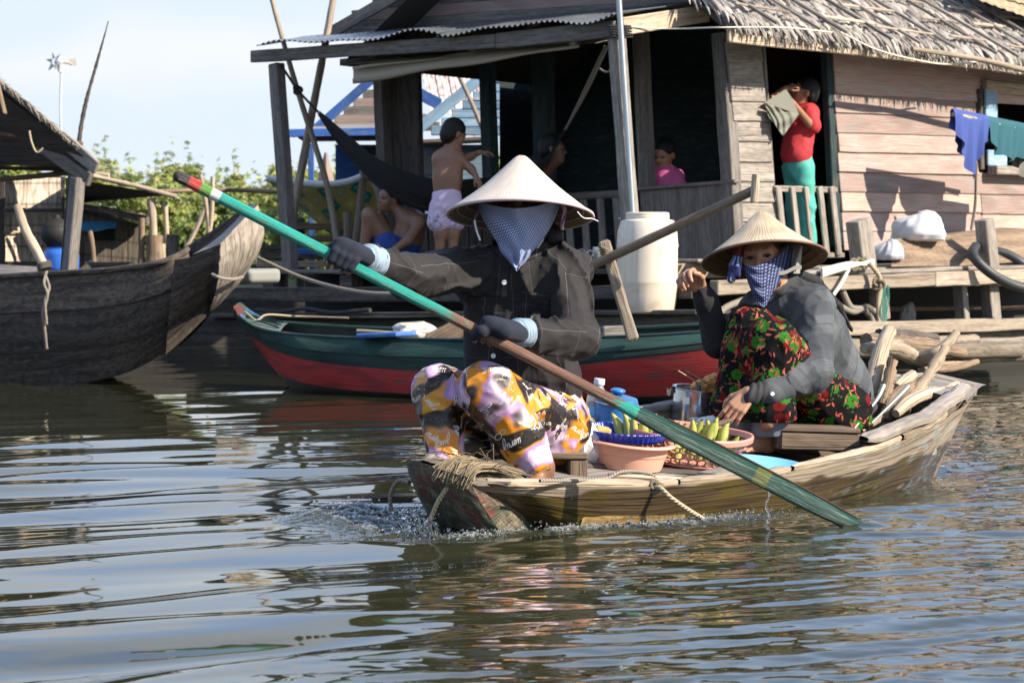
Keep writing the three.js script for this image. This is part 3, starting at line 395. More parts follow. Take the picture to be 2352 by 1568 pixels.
// ---------------------------------------------------------------- what hangs and stands about the house
const ropeTex = (() => { const b = tex(64, 64, (u, v, o) => { o[0] = o[1] = o[2] = 0.5 + 0.5 * Math.sin((u * 4 + v * 2) * 6.2832); }, { rep: [18, 30] }); return b; })();
const ropeM = (c) => std(c, { roughness: 0.95, bumpMap: ropeTex, bumpScale: 0.004 });
const ropeTan = ropeM([0.42, 0.34, 0.22]), ropeGrey = ropeM([0.24, 0.21, 0.17]), ropeDark = ropeM([0.045, 0.045, 0.045]), ropeWhite = ropeM([0.66, 0.62, 0.52]), ropeGreen = ropeM([0.05, 0.20, 0.16]);
function cord(name, label, pts, r, m, category = 'rope', group) { return solo(name, label, category, rod(pts, r, { seg: 7 }), m, group); }
{
  const matteN = tex(64, 256, (u, v, o) => { o[1] = 0.75 + 0.5 * tnoise(u, v, 4, 20, 33); o[0] = o[2] = 0; });
  solo('metal_pole', 'galvanised metal pole lashed to the veranda post', 'pole', rod([on(WG, 1421, -14, -1.24), on(WG, 1463, 640, -1.24)], 0.019, { seg: 12 }), std([0.30, 0.33, 0.34], { metalness: 0.7, roughness: 0.5, roughnessMap: matteN }));
  const lash = thing('lashing', 'dark twine wound round metal pole and veranda post', 'lashing');
  for (let i = 0; i < 5; i++) { const g = new THREE.TorusGeometry(0.055, 0.006, 6, 20); g.rotateX(Math.PI / 2 + 0.15); g.scale(1.25, 1, 1); part(lash, 'turn', at(g, on(WG, 1424 + i, 60 + i * 6, -1.17)), ropeDark); }
  cord('overhead_wire', 'pale thin wire sagging from metal pole to thatch eave', [on(WG, 1430, 60, -1.1), on(WG, 1540, 66, -0.7), on(WL, 1650, 63, 0.5), on(WL, 1800, 63, 0.55), on(WL, 1912, 74, 0.55)], 0.005, ropeWhite, 'wire');
  cord('eave_cord', 'light cord drooping below the thatch along pink wall', [on(WL, 1930, 73, 0.52), on(WL, 2010, 112, 0.5), on(WL, 2090, 134, 0.5), on(WL, 2170, 147, 0.5), on(WL, 2262, 140, 0.5)], 0.0065, ropeWhite, 'cord');
  // awning roll of cream plastic under the veranda roof
  solo('rolled_awning', 'cream plastic awning rolled up under the veranda fascia', 'awning', sheet((u, v) => { const p = on(WG, lerp(810, 1330, u), lerp(172, 98, u), -1.0), a = v * 5.2 + 0.6, r = lerp(0.055, 0.025, u) * (1 + 0.15 * Math.sin(u * 14)); return p.add(V(0, Math.sin(a) * r * 1.15, Math.cos(a) * r)); }, 26, 14), std([0.42, 0.38, 0.30], { roughness: 0.6 }));
  // black hammock
  const ham = thing('hammock', 'black cloth hammock slung across the veranda between its posts', 'hammock'), black = std([0.011, 0.011, 0.013], { roughness: 0.9 });
  const hpts = [[731, 258], [790, 318], [880, 390], [965, 424], [1060, 425], [1150, 415], [1240, 365], [1300, 296]], hw = [0.04, 0.20, 0.34, 0.42, 0.43, 0.37, 0.20, 0.02], hoff = (u) => lerp(-0.92, -0.42, u);
  const hc = new THREE.CatmullRomCurve3(hpts.map(([x, y], i) => on(WG, x, y, hoff(i / 7))));
  part(ham, 'cloth', sheet((u, v) => { const p = hc.getPoint(u), k = u * 7, i = Math.min(6, Math.floor(k)), w = lerp(hw[i], hw[i + 1], k - i), a = (v - 0.5) * 2; const f = 0.012 * Math.sin(v * 34 + u * 9) * Math.min(1, w * 8) + 0.006 * Math.sin(v * 71 + u * 17); return p.add(V(0.25 * a * w, w * (Math.abs(a) > 0.1 ? 0.75 : 0.75) * (a * a * 0.55 - 0.45) * (a < 0 ? 1.2 : 0.9) + f, a * w * 0.85 + f)); }, 60, 60), black);
  part(ham, 'suspension_rope', rod([on(WG, 645, 150, -1.06), on(WG, 662, 175, -1.05), on(WG, 682, 205, -1.03), hc.getPoint(0)], 0.011, { seg: 6 }), ropeDark);
  part(ham, 'suspension_rope', rod([on(WG, 1390, 106, -0.9), hc.getPoint(1)], 0.008, { seg: 6 }), ropeGrey);
  part(ham, 'suspension_rope', rod([on(WG, 1396, 106, -0.9), on(WG, 1350, 205, -0.7), hc.getPoint(0.995)], 0.008, { seg: 6 }), ropeGrey);
  part(ham, 'knot', at(new THREE.TorusKnotGeometry(0.022, 0.010, 40, 6), on(WG, 683, 206, -1.03)), ropeDark);
  cord('rope_end', 'frayed rope end hanging from fascia beside the metal pole', [on(WG, 1398, 92, -1), on(WG, 1402, 160, -1), on(WG, 1391, 165, -0.99), on(WG, 1378, 158, -0.98)], 0.007, ropeGrey);
  // white plastic barrel
  const bar = thing('plastic_barrel', 'big off-white plastic barrel standing on the lower ledge', 'barrel'), bp = on(WG, 1487, 720, -1.36), bk = -bp.z / F;
  const prof = [[0, 0], [58, 0], [64, 6], [69, 40], [70, 66], [72, 70], [70.5, 74], [70.5, 150], [72.5, 156], [71, 162], [69, 190], [62, 212], [60, 214], [52, 216], [50, 218]].map(([x, y]) => [x * bk * 0.99, y * bk]);
  part(bar, 'body', at(lathe(prof, 48), bp), phys([0.74, 0.66, 0.54], { roughness: 0.42, transmission: 0.15, map: tex(256, 256, (u, v, o) => { const st = 0.55 * sstep(0.62, 0.25, v + 0.12 * tnoise(u, v, 5, 5, 120)) * (0.5 + 0.7 * tnoise(u, v, 8, 6, 121)) + 0.25 * sstep(0.15, 0.5, tnoise(u, v, 14, 20, 122)) + 0.2 * sstep(0.2, 0.5, tnoise(u, v, 40, 3, 123)), q = clamp(st, 0, 0.8); o[0] = lerp(1, 0.62, q); o[1] = lerp(1, 0.50, q); o[2] = lerp(1, 0.36, q); }, { srgb: true }) }));
  part(bar, 'lid', at(lathe([[0, 232], [48, 232], [50, 230], [50, 227], [49, 226], [50.5, 224], [50.5, 220], [49, 218], [50, 214], [46, 212]].map(([x, y]) => [x * bk, y * bk]), 40), bp), phys([0.66, 0.58, 0.44], { roughness: 0.5 }));
  { const h = on(WG, 1475, 538, -1.36).add(V(0, 0, 0.19)); const g = new THREE.TorusGeometry(0.036, 0.006, 8, 24); g.scale(1, 0.42, 1); part(bar, 'handle', at(g, h.clone().add(V(0.01, -0.012, 0.012))), std([0.75, 0.72, 0.66], { roughness: 0.4 })); part(bar, 'hinge', box(0.03, 0.03, 0.015, h.x, h.y + 0.03, h.z, 0.004), std([0.7, 0.68, 0.62], { roughness: 0.5 })); }
  { const c = on(WG, 1372, 600, -1.2); const cup = thing('metal_cup', 'small shiny metal cup on the deck edge', 'cup'); part(cup, 'body', at(lathe([[0, 0], [0.026, 0], [0.03, 0.09], [0.031, 0.093], [0.028, 0.09], [0.024, 0.006], [0, 0.006]], 24), c), std([0.7, 0.7, 0.68], { metalness: 0.9, roughness: 0.28 })); part(cup, 'handle', at(new THREE.TorusGeometry(0.02, 0.004, 6, 16), c.clone().add(V(-0.045, 0.05, 0))), std([0.7, 0.7, 0.68], { metalness: 0.9, roughness: 0.3 })); }
  // washing on a bamboo pole
  const lp = [on(WL, 2190, 262, 0.62), on(WL, 2260, 277, 0.62), on(WL, 2400, 312, 0.62)];
  solo('washing_pole', 'bamboo pole carrying blue and teal washing by the window', 'pole', rod(lp, 0.017, { seg: 9 }), wood('pale', 1));
  solo('pole_prop', 'thin grey stake propping the washing pole', 'stake', rod([on(WL, 2243, 372, 0.58), on(WL, 2241, 470, 0.5), on(WL, 2232, 528, 0.45)], 0.012, { seg: 7 }), wood('grey', 1));
  const cloth = (name, label, x0, x1, yTop, drops, seed, m) => { const r = Rng(seed), ph = r() * 6, g = sheet((u, v) => { const a = (v - 0.5) * 2, x = lerp(x0, x1, u), k = u * (drops.length - 1), i = Math.min(drops.length - 2, Math.floor(k)), L = lerp(drops[i], drops[i + 1], k - i); const top = on(WL, x, yTop + (x - x0) * 0.2, 0.62), s = Math.abs(a), fr = a > 0 ? 1 : 0.72, fold = 0.016 * Math.sin(u * 17 + ph + s * 2) + 0.012 * Math.sin(u * 37 + s * 5); const q = s < 0.12 ? s / 0.12 : 1; return top.add(V(0, 0.02 - s * L * fr * 0.0031 + (1 - q) * 0.004, 0)).addScaledVector(V(-WL.w.z, 0, WL.w.x), (a > 0 ? 1 : -1) * (0.018 * q + 0.012 * s) + fold * s).addScaledVector(WL.w, (0.5 - u) * 0.06 * s + fold * 0.6 * s); }, 40, 48); return solo(name, label, 'clothing', g, m); };
  cloth('hanging_shirt', 'blue garment hung over the left end of washing pole', 2188, 2268, 256, [60, 95, 130, 156, 120, 70, 50], 3, std([0.036, 0.062, 0.23], { roughness: 0.9 }));
  cloth('hanging_shorts', 'dark teal garment hung to the right of the blue one', 2264, 2368, 272, [62, 88, 84, 100, 82, 92, 70], 4, std([0.013, 0.078, 0.10], { roughness: 0.9 }));
  cloth('hanging_towel', 'grey garment at the picture edge below the window', 2338, 2420, 330, [80, 118, 80, 60], 6, std([0.16, 0.15, 0.13], { roughness: 0.95 }));
  // bags, trough, hose on the walkway
  const bag = (name, label, a, sx, sy, sz, seed, col) => { const g = sheet((u, v) => { const an = u * 6.2832, q = [[0.0, 0.70], [0.30, 0.78], [0.60, 0.70], [0.84, 0.42], [0.98, 0.05], [1.04, -0.4], [0.96, -0.72], [0.5, -0.78], [0, -0.78]], k = v * 7.999, i = Math.floor(k), f = k - i, r = lerp(q[i][0], q[i + 1][0], f), y = lerp(q[i][1], q[i + 1][1], f), c = Math.cos(an), s = Math.sin(an), w = 1 + 0.22 * noise3(c * 1.3 + seed, s * 1.3, y) + 0.07 * Math.sin(an * 5 + 3 * noise3(c, s, seed) + y * 2) * (1 - Math.abs(y)) + 0.03 * Math.sin(an * 13 + y * 5 + seed); return V(c * r * sx * w, (y + 0.22 * c * (y > 0 ? y : 0) + 0.05 * noise3(c * 3, s * 3, seed)) * sy, s * r * sz * w); }, 90, 40); return solo(name, label, 'bag', at(g, a), phys(col, { roughness: 0.5, transmission: 0.12 })); };
  bag('white_sack', 'bulging white plastic sack on top of wooden trough', on(WL, 2110, 522, 0.62), 0.19, 0.125, 0.16, 4, [0.55, 0.55, 0.57]);
  bag('white_sack', 'crumpled pale sack spilling at left end of trough', on(WL, 2040, 575, 0.70), 0.10, 0.085, 0.10, 9, [0.38, 0.38, 0.42]);
  bag('plastic_bag', 'small cloudy plastic bag under the walkway', on(WL, 2086, 716, 0.55), 0.055, 0.075, 0.05, 15, [0.35, 0.33, 0.30]);
  const tr = thing('wooden_trough', 'brown wedge-shaped wooden trough lying on the walkway', 'trough');
  const tq = (a, b, c, d, n) => { const g = sheet(quadF(a, b, c, d), 4, 3, (u, v) => [u * 1.0, v * 0.3]); return part(tr, n, g, wood('brown', 1)); };
  { const o = (x, y, k) => on(WL, x, y, k); tq(o(2048, 612, 0.78), o(2196, 611, 0.86), o(2150, 540, 0.62), o(2058, 548, 0.62), 'end_board'); tq(o(2196, 611, 0.86), o(2420, 596, 0.86), o(2420, 528, 0.52), o(2150, 540, 0.62), 'side_board'); tq(o(2058, 548, 0.6), o(2150, 540, 0.62), o(2420, 528, 0.5), o(2300, 522, 0.3), 'top_board'); }
  cord('rubber_hose', 'thick black hose arching over the walkway edge', [on(WL, 2420, 672, 1.25), on(WL, 2330, 655, 1.15), on(WL, 2270, 622, 1.08), on(WL, 2238, 590, 1.0), on(WL, 2240, 568, 0.9), on(WL, 2256, 566, 0.8)], 0.036, std([0.022, 0.024, 0.026], { roughness: 0.55 }), 'hose');
  cord('rubber_hose', 'second black hose curving down at picture edge', [on(WL, 2266, 574, 0.7), on(WL, 2310, 582, 0.8), on(WL, 2352, 606, 0.9), on(WL, 2420, 650, 1)], 0.034, std([0.03, 0.033, 0.036], { roughness: 0.5 }), 'hose');
  // ropes of the mooring
  const moor = thing('mooring_rope', 'pale mooring rope knotted round the walkway by the small post', 'rope');
  for (let i = 0; i < 4; i++) part(moor, 'strand', rod([on(WL, 1888, 634 - i * 5, 0.98), on(WL, 1950, 614 - i * 3, 1.02), on(WL, 2006, 598 + i * 4, 1.0)], 0.013, { seg: 6 }), ropeWhite);
  for (let i = 0; i < 3; i++) part(moor, 'turn', at(new THREE.TorusGeometry(0.035, 0.012, 6, 18), on(WL, 1962 + i * 12, 608 - i * 2, 1.0), [0, 0.7 + i * 0.2, 0.4]), ropeTan);
  part(moor, 'strand', rod([on(WL, 1950, 618, 1.02), on(WL, 1930, 655, 1.03), on(WL, 1905, 690, 1.03)], 0.013, { seg: 6 }), ropeWhite);
  part(moor, 'hanging_end', rod([on(WL, 1998, 604, 1.03), on(WL, 2022, 640, 1.06), on(WL, 2018, 700, 1.05), on(WL, 2024, 760, 1.06), on(WL, 2040, 790, 1.06)], [0.014, 0.022, 0.014, 0.014], { seg: 6, knobs: 0.2, n: 30 }), ropeTan);
  part(moor, 'knot', at(new THREE.TorusKnotGeometry(0.026, 0.012, 50, 6), on(WL, 2018, 652, 1.06)), ropeTan);
  const gr = thing('green_net', 'green frayed netting dangling beside the mooring rope', 'net'); for (let i = 0; i < 7; i++) part(gr, 'strand', rod([0, 1, 2, 3, 4].map((k) => on(WL, 2026 + i * 2.2 + rr(-5, 5), 655 + k * 32, 1.07)), 0.004, { seg: 5 }), ropeGreen);
  const dk = thing('rope_tangle', 'dark thick rope tangle hanging under the walkway', 'rope'); for (const q of [[[1935, 668], [1955, 705], [1985, 712], [2005, 740], [2012, 790]], [[1925, 700], [1960, 716], [1990, 705], [2010, 715]], [[1700, 690], [1690, 705], [1740, 690], [1760, 660]], [[1640, 740], [1660, 712], [1700, 692], [1738, 680]]]) part(dk, 'strand', rod(q.map(([x, y]) => on(WL, x, y, 0.95)), 0.022, { seg: 7 }), ropeGrey);
  cord('bow_line', 'long slack rope from dark boat prow to veranda beam', [P(592, 592, 16.6), P(690, 636, 16.4), P(790, 664, 16.1), P(866, 674, 15.9), P(960, 672, 15.8)], 0.012, ropeGrey);
  cord('tangled_line', 'dark rope tangle lying along the lower ledge', [on(WG, 590, 712, -1.5), on(WG, 640, 716, -1.5), on(WG, 700, 709, -1.48), on(WG, 760, 718, -1.5), on(WG, 850, 712, -1.5)], 0.016, ropeDark);
  solo('foam_block', 'white foam slab jammed beside the deck block', 'foam block', (() => { const g = new RoundedBoxGeometry(0.25, 0.10, 0.2, 4, 0.035), p = g.attributes.position; for (let i = 0; i < p.count; i++) p.setXYZ(i, p.getX(i) * (1 + 0.5 * p.getY(i)), p.getY(i) * (1 + 0.25 * noise3(p.getX(i) * 9, 1, p.getZ(i) * 9)), p.getZ(i)); g.computeVertexNormals(); return at(g, P(592, 634, 17.2), [0, 0.6, 0.03]); })(), std([0.22, 0.22, 0.20], { roughness: 0.9 }));
}
// ---------------------------------------------------------------- behind and to the left
const tri = (pts, m) => pts;
// wind turbine far behind
{
  const d = 48, k = d / F, t = thing('wind_turbine', 'small white wind turbine on thin mast far behind left roof', 'wind turbine'), wh = std([0.5, 0.5, 0.48], { roughness: 0.5 }), c = P(133, 142, d);
  part(t, 'mast', rod([P(142, 470, d), P(138, 240, d), P(140, 150, d)], [0.028, 0.02, 0.02], { seg: 6 }), std([0.45, 0.5, 0.6]));
  part(t, 'hub', at(new THREE.SphereGeometry(0.075, 12, 8), c), wh);
  part(t, 'tail_boom', rod([c, P(152, 143, d + 0.2), P(164, 148, d + 0.3)], [0.05, 0.03, 0.02], { seg: 6 }), std([0.30, 0.28, 0.24]));
  part(t, 'tail_vane', sheet(quadF(P(157, 136, d + 0.3), P(173, 134, d + 0.34), P(175, 152, d + 0.34), P(158, 147, d + 0.3)), 1, 1), std([0.30, 0.29, 0.25]));
  part(t, 'mount', rod([P(139, 150, d), P(137, 165, d)], 0.06, { seg: 8 }), wh);
  for (let i = 0; i < 6; i++) { const a = i * 1.047 + 0.3, g = sheet((u, v) => V((v - 0.5) * 0.07 * (1.2 - u) + 0.0, 0.06 + u * 0.14, 0.02 * (v - 0.5)), 3, 1); g.rotateZ(a); g.rotateY(-0.5); part(t, 'blade', at(g, c.clone().add(V(-0.06, 0, 0.05))), wh); }
}
solo('bare_branch', 'bare crooked branch standing up behind left roof', 'branch', rod([P(180, 330, 22), P(186, 285, 22), P(200, 220, 22), P(217, 160, 22), P(231, 110, 22), P(240, 78, 22), P(248, 48, 22)], [0.022, 0.017, 0.012, 0.004], { seg: 6, knobs: 0.35, n: 40 }), wood('dark', 1));
// left house: roof corner on a post, open underneath
{
  const h = thing('stilt_house', 'house corner at left edge with grey bargeboard and thatch roof', 'house'), d = 18.6;
  part(h, 'roof_underlay', merge([sheet(quadF(P(-260, 20, d), P(-20, 182, d), P(206, 372, d), P(-300, 395, d + 3)), 4, 4, (u, v) => [u * 2, v * 2])]), wood('dark', 0));
  part(h, 'roof_slab', sheet(quadF(P(-150, 96, d + 0.02), P(218, 380, d + 0.02), P(190, 405, d + 3.0), P(-240, 330, d + 3.2)), 4, 4, (u, v) => [u * 2, v * 2]), wood('dark', 0));
  part(h, 'bargeboard', beam(P(-60, 150, d + 0.8), P(142, 323, d + 0.2), 0.115, 0.03, { wob: 0.003 }), wood('grey', 1));
  part(h, 'bargeboard', beam(P(140, 316, d + 0.18), P(222, 386, d - 0.06), 0.105, 0.03, { wob: 0.003 }), wood('grey', 1));
  part(h, 'rafter', beam(P(-80, 205, d + 1.0), P(206, 414, d + 0.05), 0.10, 0.045, { wob: 0.003 }), wood('grey', 0));
  part(h, 'end_board', beam(P(-10, 178, d - 0.12), P(10, 262, d - 0.12), 0.09, 0.02), wood('brown', 1));
  part(h, 'post', beam(P(178, 408, d), P(159, 622, d), 0.085, 0.085, { wob: 0.003, side: V(0.72, 0, 0.69) }), wood('grey', 0));
  part(h, 'post', beam(P(168, 404, d + 0.06), P(150, 622, d + 0.06), 0.03, 0.08), wood('dark', 1));
  for (let i = 0; i < 4; i++) part(h, 'ceiling_batten', beam(P(-60, 300 + i * 28, d + 0.5 + i * 0.5), P(190, 330 + i * 20, d + 0.5 + i * 0.5), 0.03, 0.03), wood('brown', 2));
  const r = Rng(5), l = []; for (let i = 0; i < 260; i++) { const u = r(), p = P(lerp(-30, 222, u), lerp(160, 378, u) - 2, d + rr(0, 0.25, r)), L = rr(0.04, 0.10, r); const g = sheet((a, b) => V(a * L, -a * a * L * 0.5, (b - 0.5) * 0.02 * (1 - a)), 2, 1); l.push(at(g, p, [0, rr(-0.9, 0.9, r), rr(-0.9, 0.2, r)])); }
  stuff(part(h, 'thatch_edge', merge(l), std([0.16, 0.14, 0.11])));
  solo('twisted_rope', 'tan rope twisted along the left bargeboard', 'rope', rod([P(66, 300, d - 0.15), P(72, 328, d - 0.15), P(84, 350, d - 0.15), P(98, 420 - 80, d - 0.15), P(120, 312, d - 0.15)].slice(0, 4), 0.008, { seg: 5 }), ropeTan);
}
// hut of reed matting behind the dark boat, and a darker one beside it
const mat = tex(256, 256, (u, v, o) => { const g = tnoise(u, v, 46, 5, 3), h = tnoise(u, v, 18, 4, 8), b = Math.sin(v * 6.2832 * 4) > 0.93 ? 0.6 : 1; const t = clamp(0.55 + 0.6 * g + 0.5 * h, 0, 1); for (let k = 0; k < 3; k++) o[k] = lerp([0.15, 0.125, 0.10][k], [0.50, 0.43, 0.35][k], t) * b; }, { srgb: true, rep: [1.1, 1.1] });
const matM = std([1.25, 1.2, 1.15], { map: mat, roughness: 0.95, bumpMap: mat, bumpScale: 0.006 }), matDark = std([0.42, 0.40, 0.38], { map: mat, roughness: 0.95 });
{
  const d = 22, h = thing('reed_hut', 'hut with pale reed matting wall and low thatch awning', 'hut');
  for (let i = 0; i < 5; i++) part(h, 'mat_panel', sheet((u, v) => { const p = P(lerp(10 + i * 26, 36 + i * 26, u) + 2 * Math.sin(v * 9 + i), lerp(408, 600, v), d - 0.35 + 0.01 * (i % 2) + (i + u) * 0.10); return p; }, 3, 12, (u, v) => [u * 0.16 + i * 0.3, v * 0.9]), matM);
  part(h, 'inner_wall', sheet(quadF(P(-200, 405, d + 0.8), P(148, 405, d + 0.8), P(148, 620, d + 0.8), P(-200, 620, d + 0.8)), 2, 2), wood('dark', 0));
  part(h, 'wall_batten', beam(P(8, 482, d - 0.40), P(142, 482, d + 0.12), 0.035, 0.02), wood('grey', 0));
  part(h, 'wall_batten', beam(P(8, 532, d - 0.40), P(146, 535, d + 0.13), 0.016, 0.015), wood('pale', 1));
  part(h, 'post', beam(P(4, 405, d - 0.02), P(5, 612, d - 0.02), 0.04, 0.05), wood('dark', 0)); part(h, 'post', beam(P(22, 415, d - 0.02), P(22, 612, d - 0.02), 0.03, 0.04), wood('pale', 1));
  part(h, 'eave_pole', rod([P(0, 412, d - 0.5), P(80, 405, d - 0.5), P(150, 398, d - 0.5), P(250, 403, d - 0.55)], 0.024, { seg: 7, knobs: 0.15, n: 16 }), wood('pale', 1));
  const aw = sub(h, 'thatch_awning'); for (let i = 0; i < 9; i++) part(aw, 'thatch_strip', sheet((u, v) => { const x = lerp(215 + i * 20, 240 + i * 20, u); const y0 = 402 + (x - 220) * 0.24 - 2 * (i % 2), p = P(x, lerp(y0, y0 + 8, v), lerp(d - 0.6, d + 1.3, v)); p.y += 0.01 * Math.sin(u * 20 + i); return p; }, 4, 4, (u, v) => [v * 2, u * 0.3]), matM);
  part(aw, 'underside', sheet(quadF(P(150, 408, d - 0.4), P(392, 448, d - 0.5), P(330, 452, d + 1.4), P(150, 470, d + 1.6)), 2, 2), std([0.05, 0.042, 0.034]));
  part(aw, 'ridge_pole', rod([P(200, 402, d - 0.65), P(300, 424, d - 0.65), P(404, 452, d - 0.65)], 0.02, { seg: 6, knobs: 0.3, n: 14 }), wood('pale', 1));
  const h2 = thing('dark_hut', 'dark matting hut with blue tarp strip over its window', 'hut');
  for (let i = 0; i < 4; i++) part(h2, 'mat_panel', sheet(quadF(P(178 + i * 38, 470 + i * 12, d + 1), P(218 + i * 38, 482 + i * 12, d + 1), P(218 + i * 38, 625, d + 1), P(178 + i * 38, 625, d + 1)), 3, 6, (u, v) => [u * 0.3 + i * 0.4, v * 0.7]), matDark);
  part(h2, 'roof_edge', beam(P(228, 478, d + 0.9), P(342, 508, d + 0.9), 0.06, 0.08), wood('grey', 1));
  part(h2, 'roof_board', beam(P(170, 470, d + 1.3), P(346, 503, d + 1.3), 0.05, 0.8), wood('grey', 0));
  part(h2, 'window', sheet(quadF(P(212, 524, d + 0.97), P(262, 526, d + 0.97), P(260, 552, d + 0.97), P(212, 552, d + 0.97)), 1, 1), std([0.008, 0.008, 0.008]));
  part(h2, 'tarp_strip', sheet((u, v) => P(lerp(184, 266, u), lerp(508, 528, v) + 4 * Math.sin(u * 5) * v, d + 0.9 - 0.1 * v), 8, 3), std([0.05, 0.22, 0.36], { roughness: 0.6 }), 'torn blue tarp strip');
  for (const [x0, y0, x1, y1, r, w] of [[325, 500, 322, 625, 0.03, 'brown'], [346, 455, 355, 600, 0.035, 'pale'], [354, 540, 350, 612, 0.075, 'brown'], [366, 560, 366, 610, 0.06, 'pale'], [378, 462, 384, 600, 0.022, 'pale'], [205, 530, 216, 600, 0.022, 'brown']]) solo('stake', { 325: 'brown stake at right end of the dark hut', 346: 'pale forked stake carrying the thatch awning', 354: 'thick brown stump lashed to the forked stake', 366: 'short pale stump right of thick brown stump', 378: 'thin pale stake right of the awning', 205: 'slanting thin stake under blue tarp strip' }[x0], 'stake', rod([P(x0, y0, d - 0.6), P((x0 + x1) / 2 + 1, (y0 + y1) / 2, d - 0.6), P(x1, y1 + 30, d - 0.6)], [r, r * 0.9, r * 1.15], { seg: 7, knobs: 0.15, n: 12 }), wood(w, 1));
  solo('square_post', 'dark square post behind the dark boat prow', 'post', beam(P(396, 538, 19), P(394, 640, 19), 0.085, 0.085), wood('dark', 1));
  for (const [a, b, i] of [[[488, 405], [478, 560], 0], [[470, 480], [415, 590], 1], [[460, 400], [480, 540], 2]]) solo('thicket_stick', ['leaning pale stick standing before the thicket', 'slanting stick crossing behind the prow', 'second pale stick before the thicket crossing the first'][i], 'stick', rod([P(...a, 26), P((a[0] + b[0]) / 2 + 3, (a[1] + b[1]) / 2, 26), P(...b, 26)], 0.022, { seg: 6, knobs: 0.2, n: 10 }), wood('pale', 1));
  solo('long_pole', 'long horizontal pole from awning towards the veranda post', 'pole', rod([P(360, 440, 24), P(500, 436, 24.5), P(640, 440, 25)], 0.02, { seg: 6, knobs: 0.2, n: 14 }), wood('brown', 1));
  const dr = thing('blue_drum', 'blue plastic drum behind the dark boat', 'drum'), c = P(140, 626, 19.2); part(dr, 'body', at(lathe([[0, 0], [0.125, 0], [0.13, 0.03], [0.132, 0.13], [0.12, 0.165], [0.10, 0.175], [0, 0.178]], 28), c), std([0.03, 0.14, 0.55], { roughness: 0.4 })); part(dr, 'rim', at(new THREE.TorusGeometry(0.1, 0.008, 6, 28).rotateX(Math.PI / 2), c.clone().add(V(0, 0.176, 0))), std([0.02, 0.10, 0.42], { roughness: 0.4 }));
  const pot = thing('black_pot', 'big soot-black pot with lid on the blue drum', 'pot'), pc = c.clone().add(V(-0.03, 0.19, 0.0)), soot = std([0.014, 0.014, 0.013], { roughness: 0.7 }); part(pot, 'body', at(lathe([[0, 0], [0.07, 0.0], [0.115, 0.05], [0.125, 0.10], [0.115, 0.14], [0.105, 0.15]], 26), pc), soot); part(pot, 'lid', at(lathe([[0.11, 0.15], [0.09, 0.185], [0.04, 0.205], [0.02, 0.215], [0.018, 0.235], [0, 0.24]], 26), pc), soot);
  const bw = thing('metal_basin', 'shallow shiny basin lying below the dark hut', 'basin'); part(bw, 'body', at(lathe([[0, 0], [0.12, 0], [0.17, 0.05], [0.18, 0.055], [0.165, 0.05], [0.11, 0.01], [0, 0.01]], 26), P(248, 618, 19.4)), std([0.5, 0.4, 0.33], { metalness: 0.5, roughness: 0.35 }));
}
// hull builder: sections from stations [px of the stem side ...]
function hull(f, ns, nb, uvf) { return sheet(f, ns, nb, uvf); }
